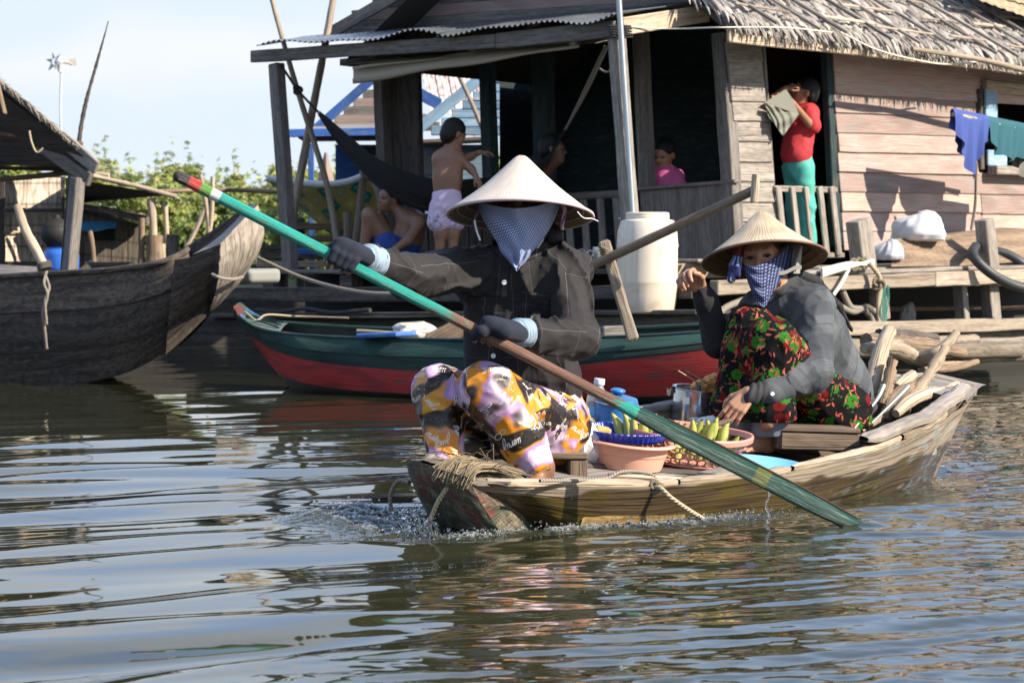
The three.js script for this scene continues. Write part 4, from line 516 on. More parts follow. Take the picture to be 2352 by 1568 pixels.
// big dark boat
{
  const b = thing('dark_boat', 'large tarred dark wooden boat with high blunt prow', 'boat');
  const gun = [[-500, 628], [-200, 640], [0, 633], [120, 628], [250, 620], [330, 610], [400, 592], [430, 572]], D0 = 16.7;
  const keel = [[-500, 900], [-200, 900], [0, 890], [120, 884], [250, 868], [330, 838], [400, 790], [470, 722]];
  const cv = (a) => { const c = new THREE.CatmullRomCurve3(a.map(([x, y]) => V(x, y, 0)), false, 'centripetal'); return (t) => c.getPoint(t); };
  const gc = cv(gun), kc = cv(keel), halfB = (u) => 0.62 * Math.sqrt(Math.max(0.0, 1 - Math.pow(clamp(u, 0, 1), 4))) + 0.10;
  const side = (sgn, y0, y1, inset) => (u, v) => { const w = lerp(y0, y1, v), g = gc(u), k = kc(u), bul = Math.sin(w * Math.PI * 0.5), px = lerp(g.x, k.x, w), py = lerp(g.y, k.y, w); const hb = halfB(u) * (1 - 0.35 * w * w) + (0.05 * Math.sin(w * 3.1)) - inset; return P(px, py, D0 + 0.1 + (430 - px) * 0.0026 - sgn * hb); };
  const uvs = (k, o) => (u, v) => [u * 4.2, v * k + o];
  part(b, 'strake', sheet(side(1, 0, 0.335, -0.02), 60, 6, uvs(0.33, 0.1)), wood('tar', 1), 'upper strake'); part(b, 'strake', sheet(side(1, 0.33, 0.7, 0), 60, 6, uvs(0.33, 0.7)), wood('tar', 0)); part(b, 'strake', sheet(side(1, 0.69, 1.0, 0.012), 60, 6, uvs(0.33, 1.3)), wood('tar', 2));
  part(b, 'far_side', sheet(side(-1, 0, 1, 0), 50, 8, uvs(0.9, 0.3)), wood('tar', 0));
  part(b, 'inner_side', sheet((u, v) => { const p = side(-1, 0, 0.5, 0.05)(u, v); return p.add(V(0, 0.02, 0)); }, 40, 4, uvs(0.4, 0.4)), wood('grey', 0));
  part(b, 'deck', sheet((u, v) => { const g = gc(u); return P(g.x, g.y + 22, D0 + 0.1 + (430 - g.x) * 0.0026 - lerp(1, -1, v) * (halfB(u) - 0.02)); }, 40, 4, uvs(0.9, 0.3)), wood('tar', 0));
  part(b, 'gunwale', rod([0.0, 0.2, 0.4, 0.6, 0.8, 0.92, 1].map((u) => side(1, 0, 0.1, -0.03)(u, 0)), 0.02, { seg: 6, n: 50 }), wood('tar', 2));
  // prow block: top face, lit end face
  const A = P(424, 610, 16.2), B = P(440, 585, 16.35), Cc = P(575, 466, 16.55), Dd = P(592, 470, 16.4), E = P(606, 545, 16.5), Ff = P(480, 718, 16.75), Gg = P(500, 560, 15.98), Hh = P(495, 640, 16.0);
  part(b, 'prow_top', merge([sheet((u, v) => quadF(B, Cc, Dd, P(505, 560, 15.99))(u, v).add(V(0, -0.035 * Math.sin(u * 3.1), 0)), 10, 4, (u, v) => [u * 0.6, v * 0.2])]), wood('grey', 1));
  part(b, 'prow_side', sheet((u, v) => { const top = new THREE.CatmullRomCurve3([P(400, 596, 16.18), P(440, 590, 16.1), P(505, 560, 15.98)]).getPoint(u), bot = new THREE.CatmullRomCurve3([P(380, 815, 16.5), P(430, 770, 16.55), P(478, 722, 16.6)]).getPoint(u); return top.lerp(bot, v).add(V(0, 0, 0.10 * Math.sin(v * 3.14) * (0.3 + u))); }, 10, 10, (u, v) => [u * 0.5, v * 0.8]), wood('tar', 2));
  part(b, 'prow_face', sheet((u, v) => { const l = new THREE.CatmullRomCurve3([P(505, 560, 15.975), P(503, 610, 16.0), P(495, 670, 16.2), P(474, 726, 16.62)]).getPoint(v), r = new THREE.CatmullRomCurve3([P(592, 470, 16.4), P(606, 540, 16.42), P(560, 635, 16.55), P(474, 728, 16.64)]).getPoint(v), n = noise3(u * 9, v * 12, 4); return l.lerp(r, u).add(V(0.01 * n, 0, 0.02 * n + 0.03 * Math.sin(u * 3.1))); }, 20, 24, (u, v) => [v * 0.9, u * 0.3]), std([0.9, 0.85, 0.8], { map: woodSets.grey.map, bumpMap: woodSets.grey.bump, bumpScale: 0.012, roughness: 0.95 }), 'weathered end face of the prow');
  part(b, 'prow_back', sheet((u, v) => { const l = new THREE.CatmullRomCurve3([P(400, 580, 17.1), P(470, 540, 16.9), P(575, 466, 16.56)]).getPoint(u), q = new THREE.CatmullRomCurve3([P(380, 815, 17.2), P(440, 770, 17.0), P(500, 700, 16.7)]).getPoint(u); return l.lerp(q, v); }, 8, 6), wood('tar', 0));
  part(b, 'rope_collar', rod([P(486, 630, 15.95), P(500, 636, 15.93), P(530, 641, 16.1), P(556, 636, 16.4)], 0.011, { seg: 6 }), ropeGrey);
  part(b, 'cabin_board', sheet(quadF(P(-200, 596, 18.2), P(86, 612, 17.6), P(118, 640, 17.4), P(-200, 645, 18.1)), 2, 2, (u, v) => [u, v * 0.2]), wood('grey', 1));
  const mp = thing('mooring_stick', 'pale slanting stick tied to side of dark boat', 'stick'); part(mp, 'stick', rod([P(38, 470, 16.65), P(58, 530, 16.62), P(82, 575, 16.60), P(106, 622, 16.55)], [0.024, 0.03, 0.032, 0.03], { seg: 8, knobs: 0.12, n: 18 }), wood('pale', 1)); for (let i = 0; i < 3; i++) part(mp, 'rope_turn', at(new THREE.TorusGeometry(0.04, 0.009, 6, 18).rotateX(1.4), P(100 + i, 606 + i * 5, 16.05), [0, 0, 0.3]), ropeGrey);
  const hr = thing('hanging_rope', 'frayed grey rope hanging down the dark boat side', 'rope'); part(hr, 'strand', rod([P(106, 622, 16.45), P(100, 650, 16.42), P(108, 675, 16.40), P(98, 720, 16.42), P(102, 760, 16.45), P(106, 800, 16.50)], 0.010, { seg: 6, knobs: 0.3, n: 30 }), ropeGrey); part(hr, 'strand', rod([P(102, 630, 16.45), P(112, 660, 16.42), P(103, 690, 16.40), P(106, 745, 16.42)], 0.009, { seg: 6, knobs: 0.3, n: 26 }), ropeGrey);
}
// green and red boat moored along the veranda
{
  const b = thing('painted_boat', 'dark green and red wooden boat moored before the veranda', 'boat');
  const C = (a) => { const c = new THREE.CatmullRomCurve3(a.map(([x, y, d]) => P(x, y, d)), false, 'centripetal'); return (t) => c.getPoint(t); };
  const top = C([[548, 728, 16.2], [585, 752, 15.95], [660, 768, 15.6], [760, 775, 15.4], [900, 780, 15.1], [1060, 781, 14.8], [1250, 780, 14.45], [1450, 774, 14.2], [1660, 760, 14.05], [1800, 748, 14.05]]);
  const mid = C([[566, 762, 16.15], [620, 800, 15.8], [690, 824, 15.5], [780, 838, 15.3], [900, 848, 15.0], [1060, 852, 14.7], [1250, 846, 14.35], [1450, 824, 14.1], [1660, 800, 13.95], [1800, 785, 13.95]]);
  const low = C([[585, 790, 16.1], [640, 858, 15.75], [700, 880, 15.5], [790, 894, 15.3], [900, 902, 15.0], [1060, 910, 14.7], [1250, 912, 14.4], [1450, 910, 14.15], [1660, 906, 14.0], [1800, 900, 14]]);
  const far = C([[552, 722, 16.5], [600, 738, 16.4], [680, 745, 16.2], [780, 752, 15.95], [900, 757, 15.7], [1060, 760, 15.4], [1250, 760, 15.05], [1450, 756, 14.8], [1660, 744, 14.65], [1800, 735, 14.6]]);
  const st = (A, B, bul) => (u, v) => A(u).lerp(B(u), v).add(V(0.03, 0, 0.06).multiplyScalar(bul * Math.sin(v * Math.PI) * Math.sin(Math.PI * clamp(u * 3, 0, 0.5))));
  const u5 = (o, k) => (u, v) => [u * 4.6, v * k + o];
  part(b, 'upper_strake', sheet((u, v) => st(top, mid, 0.8)(u, v * 0.55), 70, 4, u5(0, 0.22)), wood('green', 1), 'dark green upper strake'); part(b, 'middle_strake', sheet((u, v) => st(top, mid, 0.8)(u, 0.54 + v * 0.46).add(V(0, 0, -0.008)), 70, 4, u5(0.4, 0.2)), wood('green', 0), 'dark green middle strake');
  part(b, 'lower_strake', sheet((u, v) => st(mid, low, 0.3)(u, v), 70, 6, u5(0.8, 0.3)), wood('red', 1), 'red lower strake');
  part(b, 'bottom', sheet((u, v) => low(u).lerp(low(u).add(V(0.05, -0.12, -0.5)), v), 60, 3, u5(1.2, 0.3)), wood('grey', 0));
  part(b, 'far_side', sheet((u, v) => far(u).lerp(low(u).add(V(-0.1, 0.1, -0.8)), v), 60, 4, u5(0.2, 0.4)), wood('teal', 1));
  part(b, 'inner_side', sheet((u, v) => top(u).add(V(-0.02, -0.005, -0.04)).lerp(low(u).add(V(-0.1, 0.12, -0.4)), v), 60, 4, u5(0.6, 0.3)), wood('grey', 0));
  part(b, 'gunwale', rod([0, 0.1, 0.2, 0.35, 0.5, 0.65, 0.8, 0.9, 1].map((u) => top(u).add(V(0, 0.004, 0))), 0.010, { seg: 6, n: 60 }), wood('teal', 1));
  part(b, 'far_gunwale', rod([0, 0.1, 0.2, 0.35, 0.5, 0.65, 0.8, 0.9, 1].map((u) => far(u).add(V(0, 0.004, 0))), 0.014, { seg: 6, n: 60 }), wood('green', 2));
  part(b, 'fore_deck', sheet((u, v) => { const k = u * 0.20; return far(k).lerp(top(k), v).add(V(0, 0.006 + 0.012 * Math.sin(v * 3.1), 0)); }, 14, 4, (u, v) => [u * 0.9, v * 0.4]), std([0.30, 0.48, 0.46], { map: woodSets.grey.map, roughness: 0.7 }), 'pale blue-green foredeck');
  for (let i = 0; i < 3; i++) part(b, 'deck_seam', rod([far(0.04 + i * 0.01).lerp(top(0.03), 0.3 + i * 0.2).add(V(0, 0.02, 0)), far(0.19).lerp(top(0.19), 0.2 + i * 0.28).add(V(0, 0.02, 0))], 0.006, { seg: 5 }), wood('green', 0));
  // upturned stem: red end, blue and green top
  const s0 = P(548, 738, 16.2), s1 = P(600, 742, 16.35);
  part(b, 'stem', sheet((u, v) => new THREE.CatmullRomCurve3([P(537, 704, 16.35), P(548, 722, 16.3), P(570, 745, 16.15), P(600, 762, 15.95)]).getPoint(u).lerp(new THREE.CatmullRomCurve3([P(560, 700, 16.45), P(578, 716, 16.42), P(598, 735, 16.4), P(622, 742, 16.35)]).getPoint(u), v).add(V(0, 0.02 * Math.sin(v * 3.1), 0)), 12, 6, (u, v) => [u * 0.5, v * 0.2]), std([0.06, 0.22, 0.20], { map: woodSets.grey.map, roughness: 0.6 }), 'green painted stem top');
  for (const o of [0.2, 0.75]) part(b, 'stem_stripe', sheet((u, v) => P(lerp(558, 600, u) + (o - 0.5) * 22, lerp(712, 738, u) - (o - 0.5) * 26 + 10 * v - 10 * o * v, 16.18 - (o - 0.5) * 0.1), 4, 2), std([0.10, 0.22, 0.62], { roughness: 0.6 }), 'blue stripe');
  part(b, 'stem_face', sheet((u, v) => P(lerp(536, 559, u), lerp(702, 726, v) + u * 2 - 3 * Math.sin(u * 3.1) + (v > 0.5 ? u * -2 : 0), 16.2 + 0.05 * u), 6, 6), std([0.34, 0.075, 0.07], { roughness: 0.7, map: woodSets.grey.map }), 'dull red stem face');
  part(b, 'stem_side', sheet((u, v) => new THREE.CatmullRomCurve3([P(537, 704, 16.21), P(548, 728, 16.15), P(575, 752, 15.95), P(600, 762, 15.9)]).getPoint(u).lerp(new THREE.CatmullRomCurve3([P(537, 726, 16.21), P(556, 752, 16.15), P(600, 790, 15.95), P(640, 815, 15.8)]).getPoint(u), v), 8, 4, (u, v) => [u * 0.4, v * 0.2]), wood('green', 0));
  // what lies in it
  solo('blue_board', 'bright blue painted board lying in the painted boat', 'board', beam(P(840, 771, 15.25), P(935, 766, 15.1), 0.03, 0.22, { c: 0.008 }), wood('blue', 1));
  solo('brown_board', 'brown plank slanting out of the painted boat', 'board', beam(P(985, 788, 15.2), P(1085, 738, 15.2), 0.11, 0.025), wood('brown', 1));
  solo('bamboo_stick', 'brown bamboo lying across the painted boat', 'stick', rod([P(820, 760, 15.5), P(980, 770, 15.3)], 0.012, { seg: 7 }), wood('pale', 2));
  { const g = new THREE.IcosahedronGeometry(1, 4), p = g.attributes.position; for (let i = 0; i < p.count; i++) { const n = 1 + 0.35 * noise3(p.getX(i) * 1.8 + 3, p.getY(i) * 1.8, p.getZ(i) * 1.8); p.setXYZ(i, p.getX(i) * 0.13 * n, p.getY(i) * 0.055 * n, p.getZ(i) * 0.1 * n); } g.computeVertexNormals(); solo('crumpled_plastic', 'crumpled pale plastic sheet in the painted boat', 'plastic sheet', at(g, P(952, 762, 15.3)), phys([0.55, 0.5, 0.42], { roughness: 0.4, transmission: 0.15 })); }
  solo('thwart_box', 'grey wooden box at stern end of painted boat', 'box', beam(P(1385, 762, 14.6), P(1440, 760, 14.6), 0.06, 0.2), wood('grey', 1));
  cord('bow_twine', 'thin twine tied round the painted boat stem', [P(562, 715, 16.1), P(590, 736, 16.05), P(606, 724, 16.1), P(680, 726, 16.3), P(800, 730, 16.2)], 0.006, ropeTan);
  // oar post lashed to the boat, with the oar and its cross handle
  const op = thing('oar_post', 'pale slanting wooden post rising from the painted boat', 'post');
  part(op, 'post', beam(P(1386, 552, 14.1), P(1456, 782, 14.1), 0.062, 0.05, { wob: 0.004, up: V(1, 0.2, 0), c: 0.012 }), wood('pale', 0));
  for (let i = 0; i < 4; i++) part(op, 'lashing', at(new THREE.TorusGeometry(0.036, 0.008, 6, 18).rotateX(Math.PI / 2), P(1392 + i * 2, 572 + i * 5, 14.1), [0, 0, -0.3 + i * 0.15]), ropeTan);
  const oar = thing('oar', 'brown oar with short cross handle resting on slanting post', 'oar');
  part(oar, 'shaft', rod([P(1290, 642, 14.2), P(1500, 545, 13.95), P(1738, 434, 13.75)], 0.026, { seg: 12, n: 12 }), wood('brown', 2)); part(oar, 'cross_handle', rod([P(1737, 400, 13.72), P(1733, 464, 13.72)], [0.021, 0.023, 0.022], { seg: 12, n: 4 }), wood('pale', 1), 'pale cross handle');
}
// crossing bamboo poles, patterned canopy and platform behind the veranda
for (const [a, l] of [[[[619, -20], [650, 95], [690, 230], [722, 330], [752, 430], [778, 580]], 'bamboo pole leaning right, thinner of the crossing pair'], [[[768, -20], [745, 110], [716, 260], [690, 400], [664, 530], [655, 590]], 'bamboo pole leaning left, thicker of the crossing pair']]) solo('bamboo_pole', l, 'pole', rod(a.map(([x, y]) => P(x, y, l.includes('right') ? 19.9 : 19.95)), l.includes('right') ? [0.018, 0.026] : [0.026, 0.036], { seg: 8, knobs: 0.10, n: 40 }), wood('pale', 2));
{
  const d = 20.5, c = thing('mat_canopy', 'sagging canopy of green and yellow patterned matting on poles', 'canopy');
  const pat = canvasTex(256, 256, (x) => { x.fillStyle = '#8a7a3e'; x.fillRect(0, 0, 256, 256); const r = Rng(4); for (let j = 0; j < 4; j++) for (let i = 0; i < 4; i++) { x.fillStyle = (i + j) % 2 ? '#1d5a48' : r() < 0.5 ? '#9a8846' : '#7f7a4a'; const cx = i * 64 + 32 + (j % 2) * 32, cy = j * 64 + 32; for (const o of [0, -256]) { x.beginPath(); x.moveTo(cx + o, cy - 34); x.lineTo(cx + o + 26, cy); x.lineTo(cx + o, cy + 34); x.lineTo(cx + o - 26, cy); x.fill(); } x.fillStyle = 'rgba(220,210,160,0.35)'; x.fillRect(cx - 6, cy - 6, 12, 12); } });
  const front = (u) => new THREE.CatmullRomCurve3([P(612, 412, d), P(700, 424, d), P(780, 425, d), P(846, 402, d)]).getPoint(u), back = (u) => new THREE.CatmullRomCurve3([P(640, 440, d + 0.7), P(720, 505, d + 0.8), P(800, 560, d + 0.9), P(886, 520, d + 0.9)]).getPoint(u);
  part(c, 'matting', sheet((u, v) => front(u).lerp(back(u), v), 20, 10, (u, v) => [u * 1.5, v * 1.1]), phys([1, 1, 1], { map: pat, roughness: 0.9, transmission: 0.3 }));
  part(c, 'hem', rod([0, 0.25, 0.5, 0.75, 1].map((u) => front(u).add(V(0, 0.01, 0))), 0.028, { seg: 8, n: 24 }), std([0.62, 0.62, 0.58], { roughness: 0.6 }));
  part(c, 'hem', rod([P(846, 402, d), P(868, 425, d + 0.3), P(890, 462, d + 0.6), P(900, 520, d + 0.8)], 0.028, { seg: 8 }), std([0.62, 0.60, 0.55], { roughness: 0.6 }));
  part(c, 'pole', rod([P(836, 382, d), P(826, 480, d), P(812, 600, d)], 0.032, { seg: 8, knobs: 0.12, n: 16 }), wood('pale', 0)); part(c, 'pole', rod([P(797, 486, d - 0.3), P(800, 600, d - 0.3)], 0.03, { seg: 8, knobs: 0.1, n: 10 }), wood('pale', 0)); part(c, 'rafter', rod([P(742, 425, d + 0.1), P(816, 545, d + 0.9)], 0.018, { seg: 6 }), wood('brown', 1));
  const pl = thing('timber_platform', 'low timber platform of dark beams behind the veranda', 'platform');
  for (const [a, b, h, k] of [[[640, 520], [880, 520], 0.055, 'brown'], [[660, 548], [900, 548], 0.05, 'brown'], [[600, 585], [900, 588], 0.06, 'dark'], [[590, 606], [900, 606], 0.05, 'pale'], [[590, 568], [900, 570], 0.04, 'dark']]) part(pl, 'beam', beam(P(...a, d + 0.4), P(...b, d + 0.4), h, 0.12, { wob: 0.004 }), wood(k, 1));
  part(pl, 'blue_plank', beam(P(660, 577, d), P(740, 577, d), 0.05, 0.1), wood('blue', 1));
  for (const x of [652, 690, 860]) part(pl, 'post', beam(P(x, 500, d + 0.5), P(x, 670, d + 0.5), 0.06, 0.06), wood('dark', 1));
  solo('blue_post', 'bright blue post rising behind the crossing bamboo', 'post', beam(P(714, 330, 23), P(716, 640, 23), 0.05, 0.05), wood('blue', 0));
  solo('upended_boat', 'small upended brown hull leaning beside blue wall', 'boat', sheet((u, v) => P(748 + (v - 0.5) * lerp(6, 42, u), lerp(350, 420, u), 22.5 - 0.15 * Math.sin(v * 3.14)), 8, 6, (u, v) => [u * 0.4, v * 0.2]), wood('pink', 0));
}
// blue house behind
{
  const h = thing('blue_house', 'blue painted house behind the veranda with two gables', 'house'), d = 25;
  part(h, 'wall', sheet(quadF(P(770, 332, d), P(1130, 332, d + 0.3), P(1130, 640, d + 0.3), P(770, 640, d)), 6, 5, (u, v) => [u * 1.5, v * 1.3]), wood('blue', 0));
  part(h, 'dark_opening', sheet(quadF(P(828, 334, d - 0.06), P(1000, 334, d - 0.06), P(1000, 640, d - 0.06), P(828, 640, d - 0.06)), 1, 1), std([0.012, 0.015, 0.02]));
  part(h, 'fascia', beam(P(650, 306, d - 1.0), P(880, 302, d - 1.0), 0.075, 0.05), wood('blue', 2)); part(h, 'veranda_roof', sheet(quadF(P(690, 298, d - 1), P(960, 292, d - 1), P(960, 280, d), P(740, 282, d)), 2, 2), wood('grey', 1));
  part(h, 'soffit', beam(P(690, 318, d - 0.6), P(900, 316, d - 0.6), 0.03, 0.6), wood('dark', 0));
  const gb = sub(h, 'gable_wall'); for (let i = 0; i < 5; i++) part(gb, 'plank', beam(P(745 + i * 22, 292 - i * 19, d - 0.1), P(1010 - i * 30, 290 - i * 19, d - 0.1), 0.085, 0.02), wood(i % 2 ? 'pink' : 'grey', 0));
  part(h, 'bargeboard', beam(P(720, 300, d - 0.5), P(872, 166, d - 0.5), 0.085, 0.03), wood('blue', 0)); part(h, 'bargeboard', beam(P(868, 164, d - 0.5), P(1010, 240, d - 0.5), 0.11, 0.03), wood('blue', 0));
  const rs = sub(h, 'tin_roof'), rust = std([0.9, 0.85, 0.82], { roughness: 0.6, map: tex(256, 128, (u, v, o) => { const n = tnoise(u, v, 5, 14, 70) + 0.5 * tnoise(u, v, 20, 5, 71), m = sstep(0.1, 0.5, n); for (let k = 0; k < 3; k++) o[k] = lerp([0.55, 0.52, 0.50][k], [0.36, 0.20, 0.13][k], m); }, { srgb: true }) });
  for (let i = 0; i < 5; i++) part(rs, 'roof_sheet', sheet((u, v) => { const p = quadF(P(960 + i * 30, 130, d + 1.4), P(992 + i * 30, 130, d + 1.4), P(1020 + i * 30, 262, d + 0.2), P(988 + i * 30, 258, d + 0.2))(u, v); p.y += 0.005 * Math.sin(u * 18.8); return p; }, 14, 4), rust);
  const h2 = sub(h, 'side_gable', 'light blue lapped gable'); for (let i = 0; i < 7; i++) part(h2, 'plank', beam(P(990 + i * 24, 300 - i * 20, d - 1.2), P(1150, 300 - i * 20, d - 1.2), 0.088, 0.02, { up: V(0, 1, -0.1) }), wood('lightblue', i % 3));
  part(h, 'bargeboard', beam(P(955, 300, d - 1.3), P(1112, 172, d - 1.3), 0.10, 0.03), wood('lightblue', 1), 'light blue bargeboard');
  part(h, 'rusty_eave', beam(P(958, 328, d - 1.4), P(1130, 320, d - 1.4), 0.035, 0.5), std([0.42, 0.33, 0.28], { roughness: 0.7, map: woodSets.grey.map })); part(h, 'lower_wall', sheet(quadF(P(962, 332, d - 1.2), P(1130, 332, d - 1.2), P(1130, 640, d - 1.2), P(962, 640, d - 1.2)), 2, 2, (u, v) => [u, v]), wood('lightblue', 0)); part(h, 'window', sheet(quadF(P(968, 352, d - 1.24), P(1000, 352, d - 1.24), P(1000, 400, d - 1.24), P(968, 400, d - 1.24)), 1, 1), std([0.16, 0.15, 0.13])); part(h, 'raft', box(6, 0.7, 1.6, P(900, 700, d).x, 0.2, -d - 0.4), wood('dark', 0));
  solo('leaning_bamboo', 'pale bamboo leaning behind the open gable doorway', 'pole', rod([P(1050, 165, 22.5), P(1085, 240, 22.4), P(1117, 318, 22.3)], 0.02, { seg: 7 }), wood('pale', 0));
}
// pale straw roof at the top right corner
{ const r2 = thing('straw_roof', 'pale woven straw roof at top right corner', 'roof'); for (let i = 0; i < 6; i++) part(r2, 'straw_sheet', sheet((u, v) => { const p = quadF(on(WL, 2222, -4, -0.05), on(WL, 2500, 96, 0.1), on(WL, 2560, -110, -0.6), on(WL, 2215, -110, -0.6))(u, lerp(i / 6, (i + 1.15) / 6, v)); p.y += 0.02 * (1 - v) + 0.006 * Math.sin(u * 90); return p; }, 40, 2, (u, v) => [u * 3, v * 0.4 + i * 0.4]), std([1, 0.92, 0.78], { map: woodSets.pale.map, roughness: 0.9, bumpMap: woodSets.pale.bump, bumpScale: 0.01 })); }
// ---------------------------------------------------------------- bodies and clothes: a distance field of joined capsules, meshed
class Field {
  constructor(k = 0.02) { this.k = k; this.p = []; this.c = []; this.disp = null; this.cutF = null; }
  cap(a, b, ra, rb = ra, o = {}) { const d = b.clone().sub(a); this.p.push({ t: 0, ax: a.x, ay: a.y, az: a.z, dx: d.x, dy: d.y, dz: d.z, l2: Math.max(1e-9, d.lengthSq()), ra, rb, k: o.k ?? this.k, n: o.n ? o.n.clone().normalize() : null, q: o.q || 1, A: a, B: b }); return this; }
  ell(c, r, m, o = {}) { const e = m ? m.elements : [1, 0, 0, 0, 0, 1, 0, 0, 0, 0, 1, 0]; const q = { t: 1, c, r, X: [e[0], e[1], e[2]], Y: [e[4], e[5], e[6]], Z: [e[8], e[9], e[10]], mr: Math.min(...r), k: o.k ?? this.k, A: c, B: c, R: Math.max(...r) }; (o.carve ? this.c : this.p).push(q); return this; }
  static d(p, x, y, z) {
    if (p.t === 0) { let qx = x - p.ax, qy = y - p.ay, qz = z - p.az; let t = (qx * p.dx + qy * p.dy + qz * p.dz) / p.l2; t = t < 0 ? 0 : t > 1 ? 1 : t; qx -= p.dx * t; qy -= p.dy * t; qz -= p.dz * t; const r = p.ra + (p.rb - p.ra) * t; if (p.n) { const s = qx * p.n.x + qy * p.n.y + qz * p.n.z, w = s / p.q - s; qx += p.n.x * w; qy += p.n.y * w; qz += p.n.z * w; return (Math.sqrt(qx * qx + qy * qy + qz * qz) - r) * Math.min(1, p.q); } return Math.sqrt(qx * qx + qy * qy + qz * qz) - r; }
    const X = x - p.c.x, Y = y - p.c.y, Z = z - p.c.z, a = (X * p.X[0] + Y * p.X[1] + Z * p.X[2]) / p.r[0], b = (X * p.Y[0] + Y * p.Y[1] + Z * p.Y[2]) / p.r[1], c = (X * p.Z[0] + Y * p.Z[1] + Z * p.Z[2]) / p.r[2];
    const k0 = Math.sqrt(a * a + b * b + c * c), k1 = Math.sqrt(a * a / p.r[0] ** 2 + b * b / p.r[1] ** 2 + c * c / p.r[2] ** 2); return k1 < 1e-6 ? -p.mr : k0 * (k0 - 1) / k1;
  }
  f(x, y, z, list = this.p) {
    let d = 9; for (const p of list) { const e = Field.d(p, x, y, z), k = p.k, h = k - Math.abs(d - e); d = Math.min(d, e) - (h > 0 ? h * h / (4 * k) : 0); }
    for (const p of this.c) { const e = -Field.d(p, x, y, z), k = p.k, h = k - Math.abs(d - e); d = Math.max(d, e) + (h > 0 ? h * h / (4 * k) : 0); }
    if (this.disp && d < 0.06) d += this.disp(x, y, z); if (this.cutF) d = Math.max(d, this.cutF(x, y, z)); return d;
  }
  bounds(pad) { const b = new THREE.Box3(); for (const p of this.p) { const r = (p.t ? p.R : Math.max(p.ra, p.rb)) * Math.max(1, p.q || 1); for (const c of [p.A, p.B]) { b.expandByPoint(c.clone().addScalar(r + pad)); b.expandByPoint(c.clone().addScalar(-r - pad)); } } return b; }
  hit(px, py, d0 = 6.5, d1 = 10) { let d = d0; const r = ray(px, py), s = 1 / -r.z; for (let i = 0; i < 200 && d < d1; i++) { const p = r.clone().multiplyScalar(d * s).add(camera.position), e = this.f(p.x, p.y, p.z); if (e < 0.0004) return p; d += Math.max(0.0004, e * 0.6); } return null; }
  mesh(cell, box) {
    const b = box || this.bounds(0.02), B = 8, nx = Math.ceil((b.max.x - b.min.x) / cell / B) * B + 1, ny = Math.ceil((b.max.y - b.min.y) / cell / B) * B + 1, nz = Math.ceil((b.max.z - b.min.z) / cell / B) * B + 1;
    const F0 = new Float32Array(nx * ny * nz).fill(1), act = [], half = B * cell / 2, diag = half * 1.733;
    for (let K = 0; K + B < nz; K += B) for (let J = 0; J + B < ny; J += B) for (let I = 0; I + B < nx; I += B) {
      const x = b.min.x + I * cell + half, y = b.min.y + J * cell + half, z = b.min.z + K * cell + half; const l = []; let dm = 9; const ds = this.p.map((p) => { const e = Field.d(p, x, y, z); if (e < dm) dm = e; return e; });
      if (dm > diag * 1.2 + 0.03) continue; for (let i = 0; i < ds.length; i++) if (ds[i] < Math.max(dm, 0) + 2.2 * diag + 0.04) l.push(this.p[i]);
      const fc = this.f(x, y, z, l); if (Math.abs(fc) > diag * 1.5 + 0.03 && !this.cutF) { if (fc < 0) for (let k = 0; k <= B; k++) for (let j = 0; j <= B; j++) for (let i = 0; i <= B; i++) { const q = ((K + k) * ny + J + j) * nx + I + i; if (F0[q] === 1) F0[q] = -1; } continue; }
      act.push([I, J, K]); for (let k = 0; k <= B; k++) for (let j = 0; j <= B; j++) for (let i = 0; i <= B; i++) F0[((K + k) * ny + J + j) * nx + I + i] = this.f(b.min.x + (I + i) * cell, b.min.y + (J + j) * cell, b.min.z + (K + k) * cell, l);
    }
    const vid = new Map(), pos = [], idx = [], at_ = (i, j, k) => F0[(k * ny + j) * nx + i];
    const vert = (i, j, k) => { const key = (k * ny + j) * nx + i; let v = vid.get(key); if (v !== undefined) return v; let sx = 0, sy = 0, sz = 0, n = 0; const c = [];
      for (let m = 0; m < 8; m++) c.push(at_(i + (m & 1), j + (m >> 1 & 1), k + (m >> 2)));
      for (const [p, q] of [[0, 1], [2, 3], [4, 5], [6, 7], [0, 2], [1, 3], [4, 6], [5, 7], [0, 4], [1, 5], [2, 6], [3, 7]]) if (c[p] < 0 !== c[q] < 0) { const t = c[p] / (c[p] - c[q]); sx += lerp(p & 1, q & 1, t); sy += lerp(p >> 1 & 1, q >> 1 & 1, t); sz += lerp(p >> 2, q >> 2, t); n++; }
      v = pos.length / 3; pos.push(b.min.x + (i + (n ? sx / n : 0.5)) * cell, b.min.y + (j + (n ? sy / n : 0.5)) * cell, b.min.z + (k + (n ? sz / n : 0.5)) * cell); vid.set(key, v); return v; };
    const quad = (a, c, d, e, f) => f ? idx.push(a, c, d, a, d, e) : idx.push(a, d, c, a, e, d);
    for (const [I, J, K] of act) for (let k = K; k < K + B; k++) for (let j = J; j < J + B; j++) for (let i = I; i < I + B; i++) {
      const s = at_(i, j, k) < 0;
      if (j && k && s !== at_(i + 1, j, k) < 0) quad(vert(i, j - 1, k - 1), vert(i, j, k - 1), vert(i, j, k), vert(i, j - 1, k), s);
      if (i && k && s !== at_(i, j + 1, k) < 0) quad(vert(i - 1, j, k - 1), vert(i - 1, j, k), vert(i, j, k), vert(i, j, k - 1), s);
      if (i && j && s !== at_(i, j, k + 1) < 0) quad(vert(i - 1, j - 1, k), vert(i, j - 1, k), vert(i, j, k), vert(i - 1, j, k), s);
    }
    const g = new THREE.BufferGeometry(); g.setAttribute('position', new THREE.Float32BufferAttribute(pos, 3)); g.setIndex(idx); g.computeVertexNormals(); return g;
  }
}
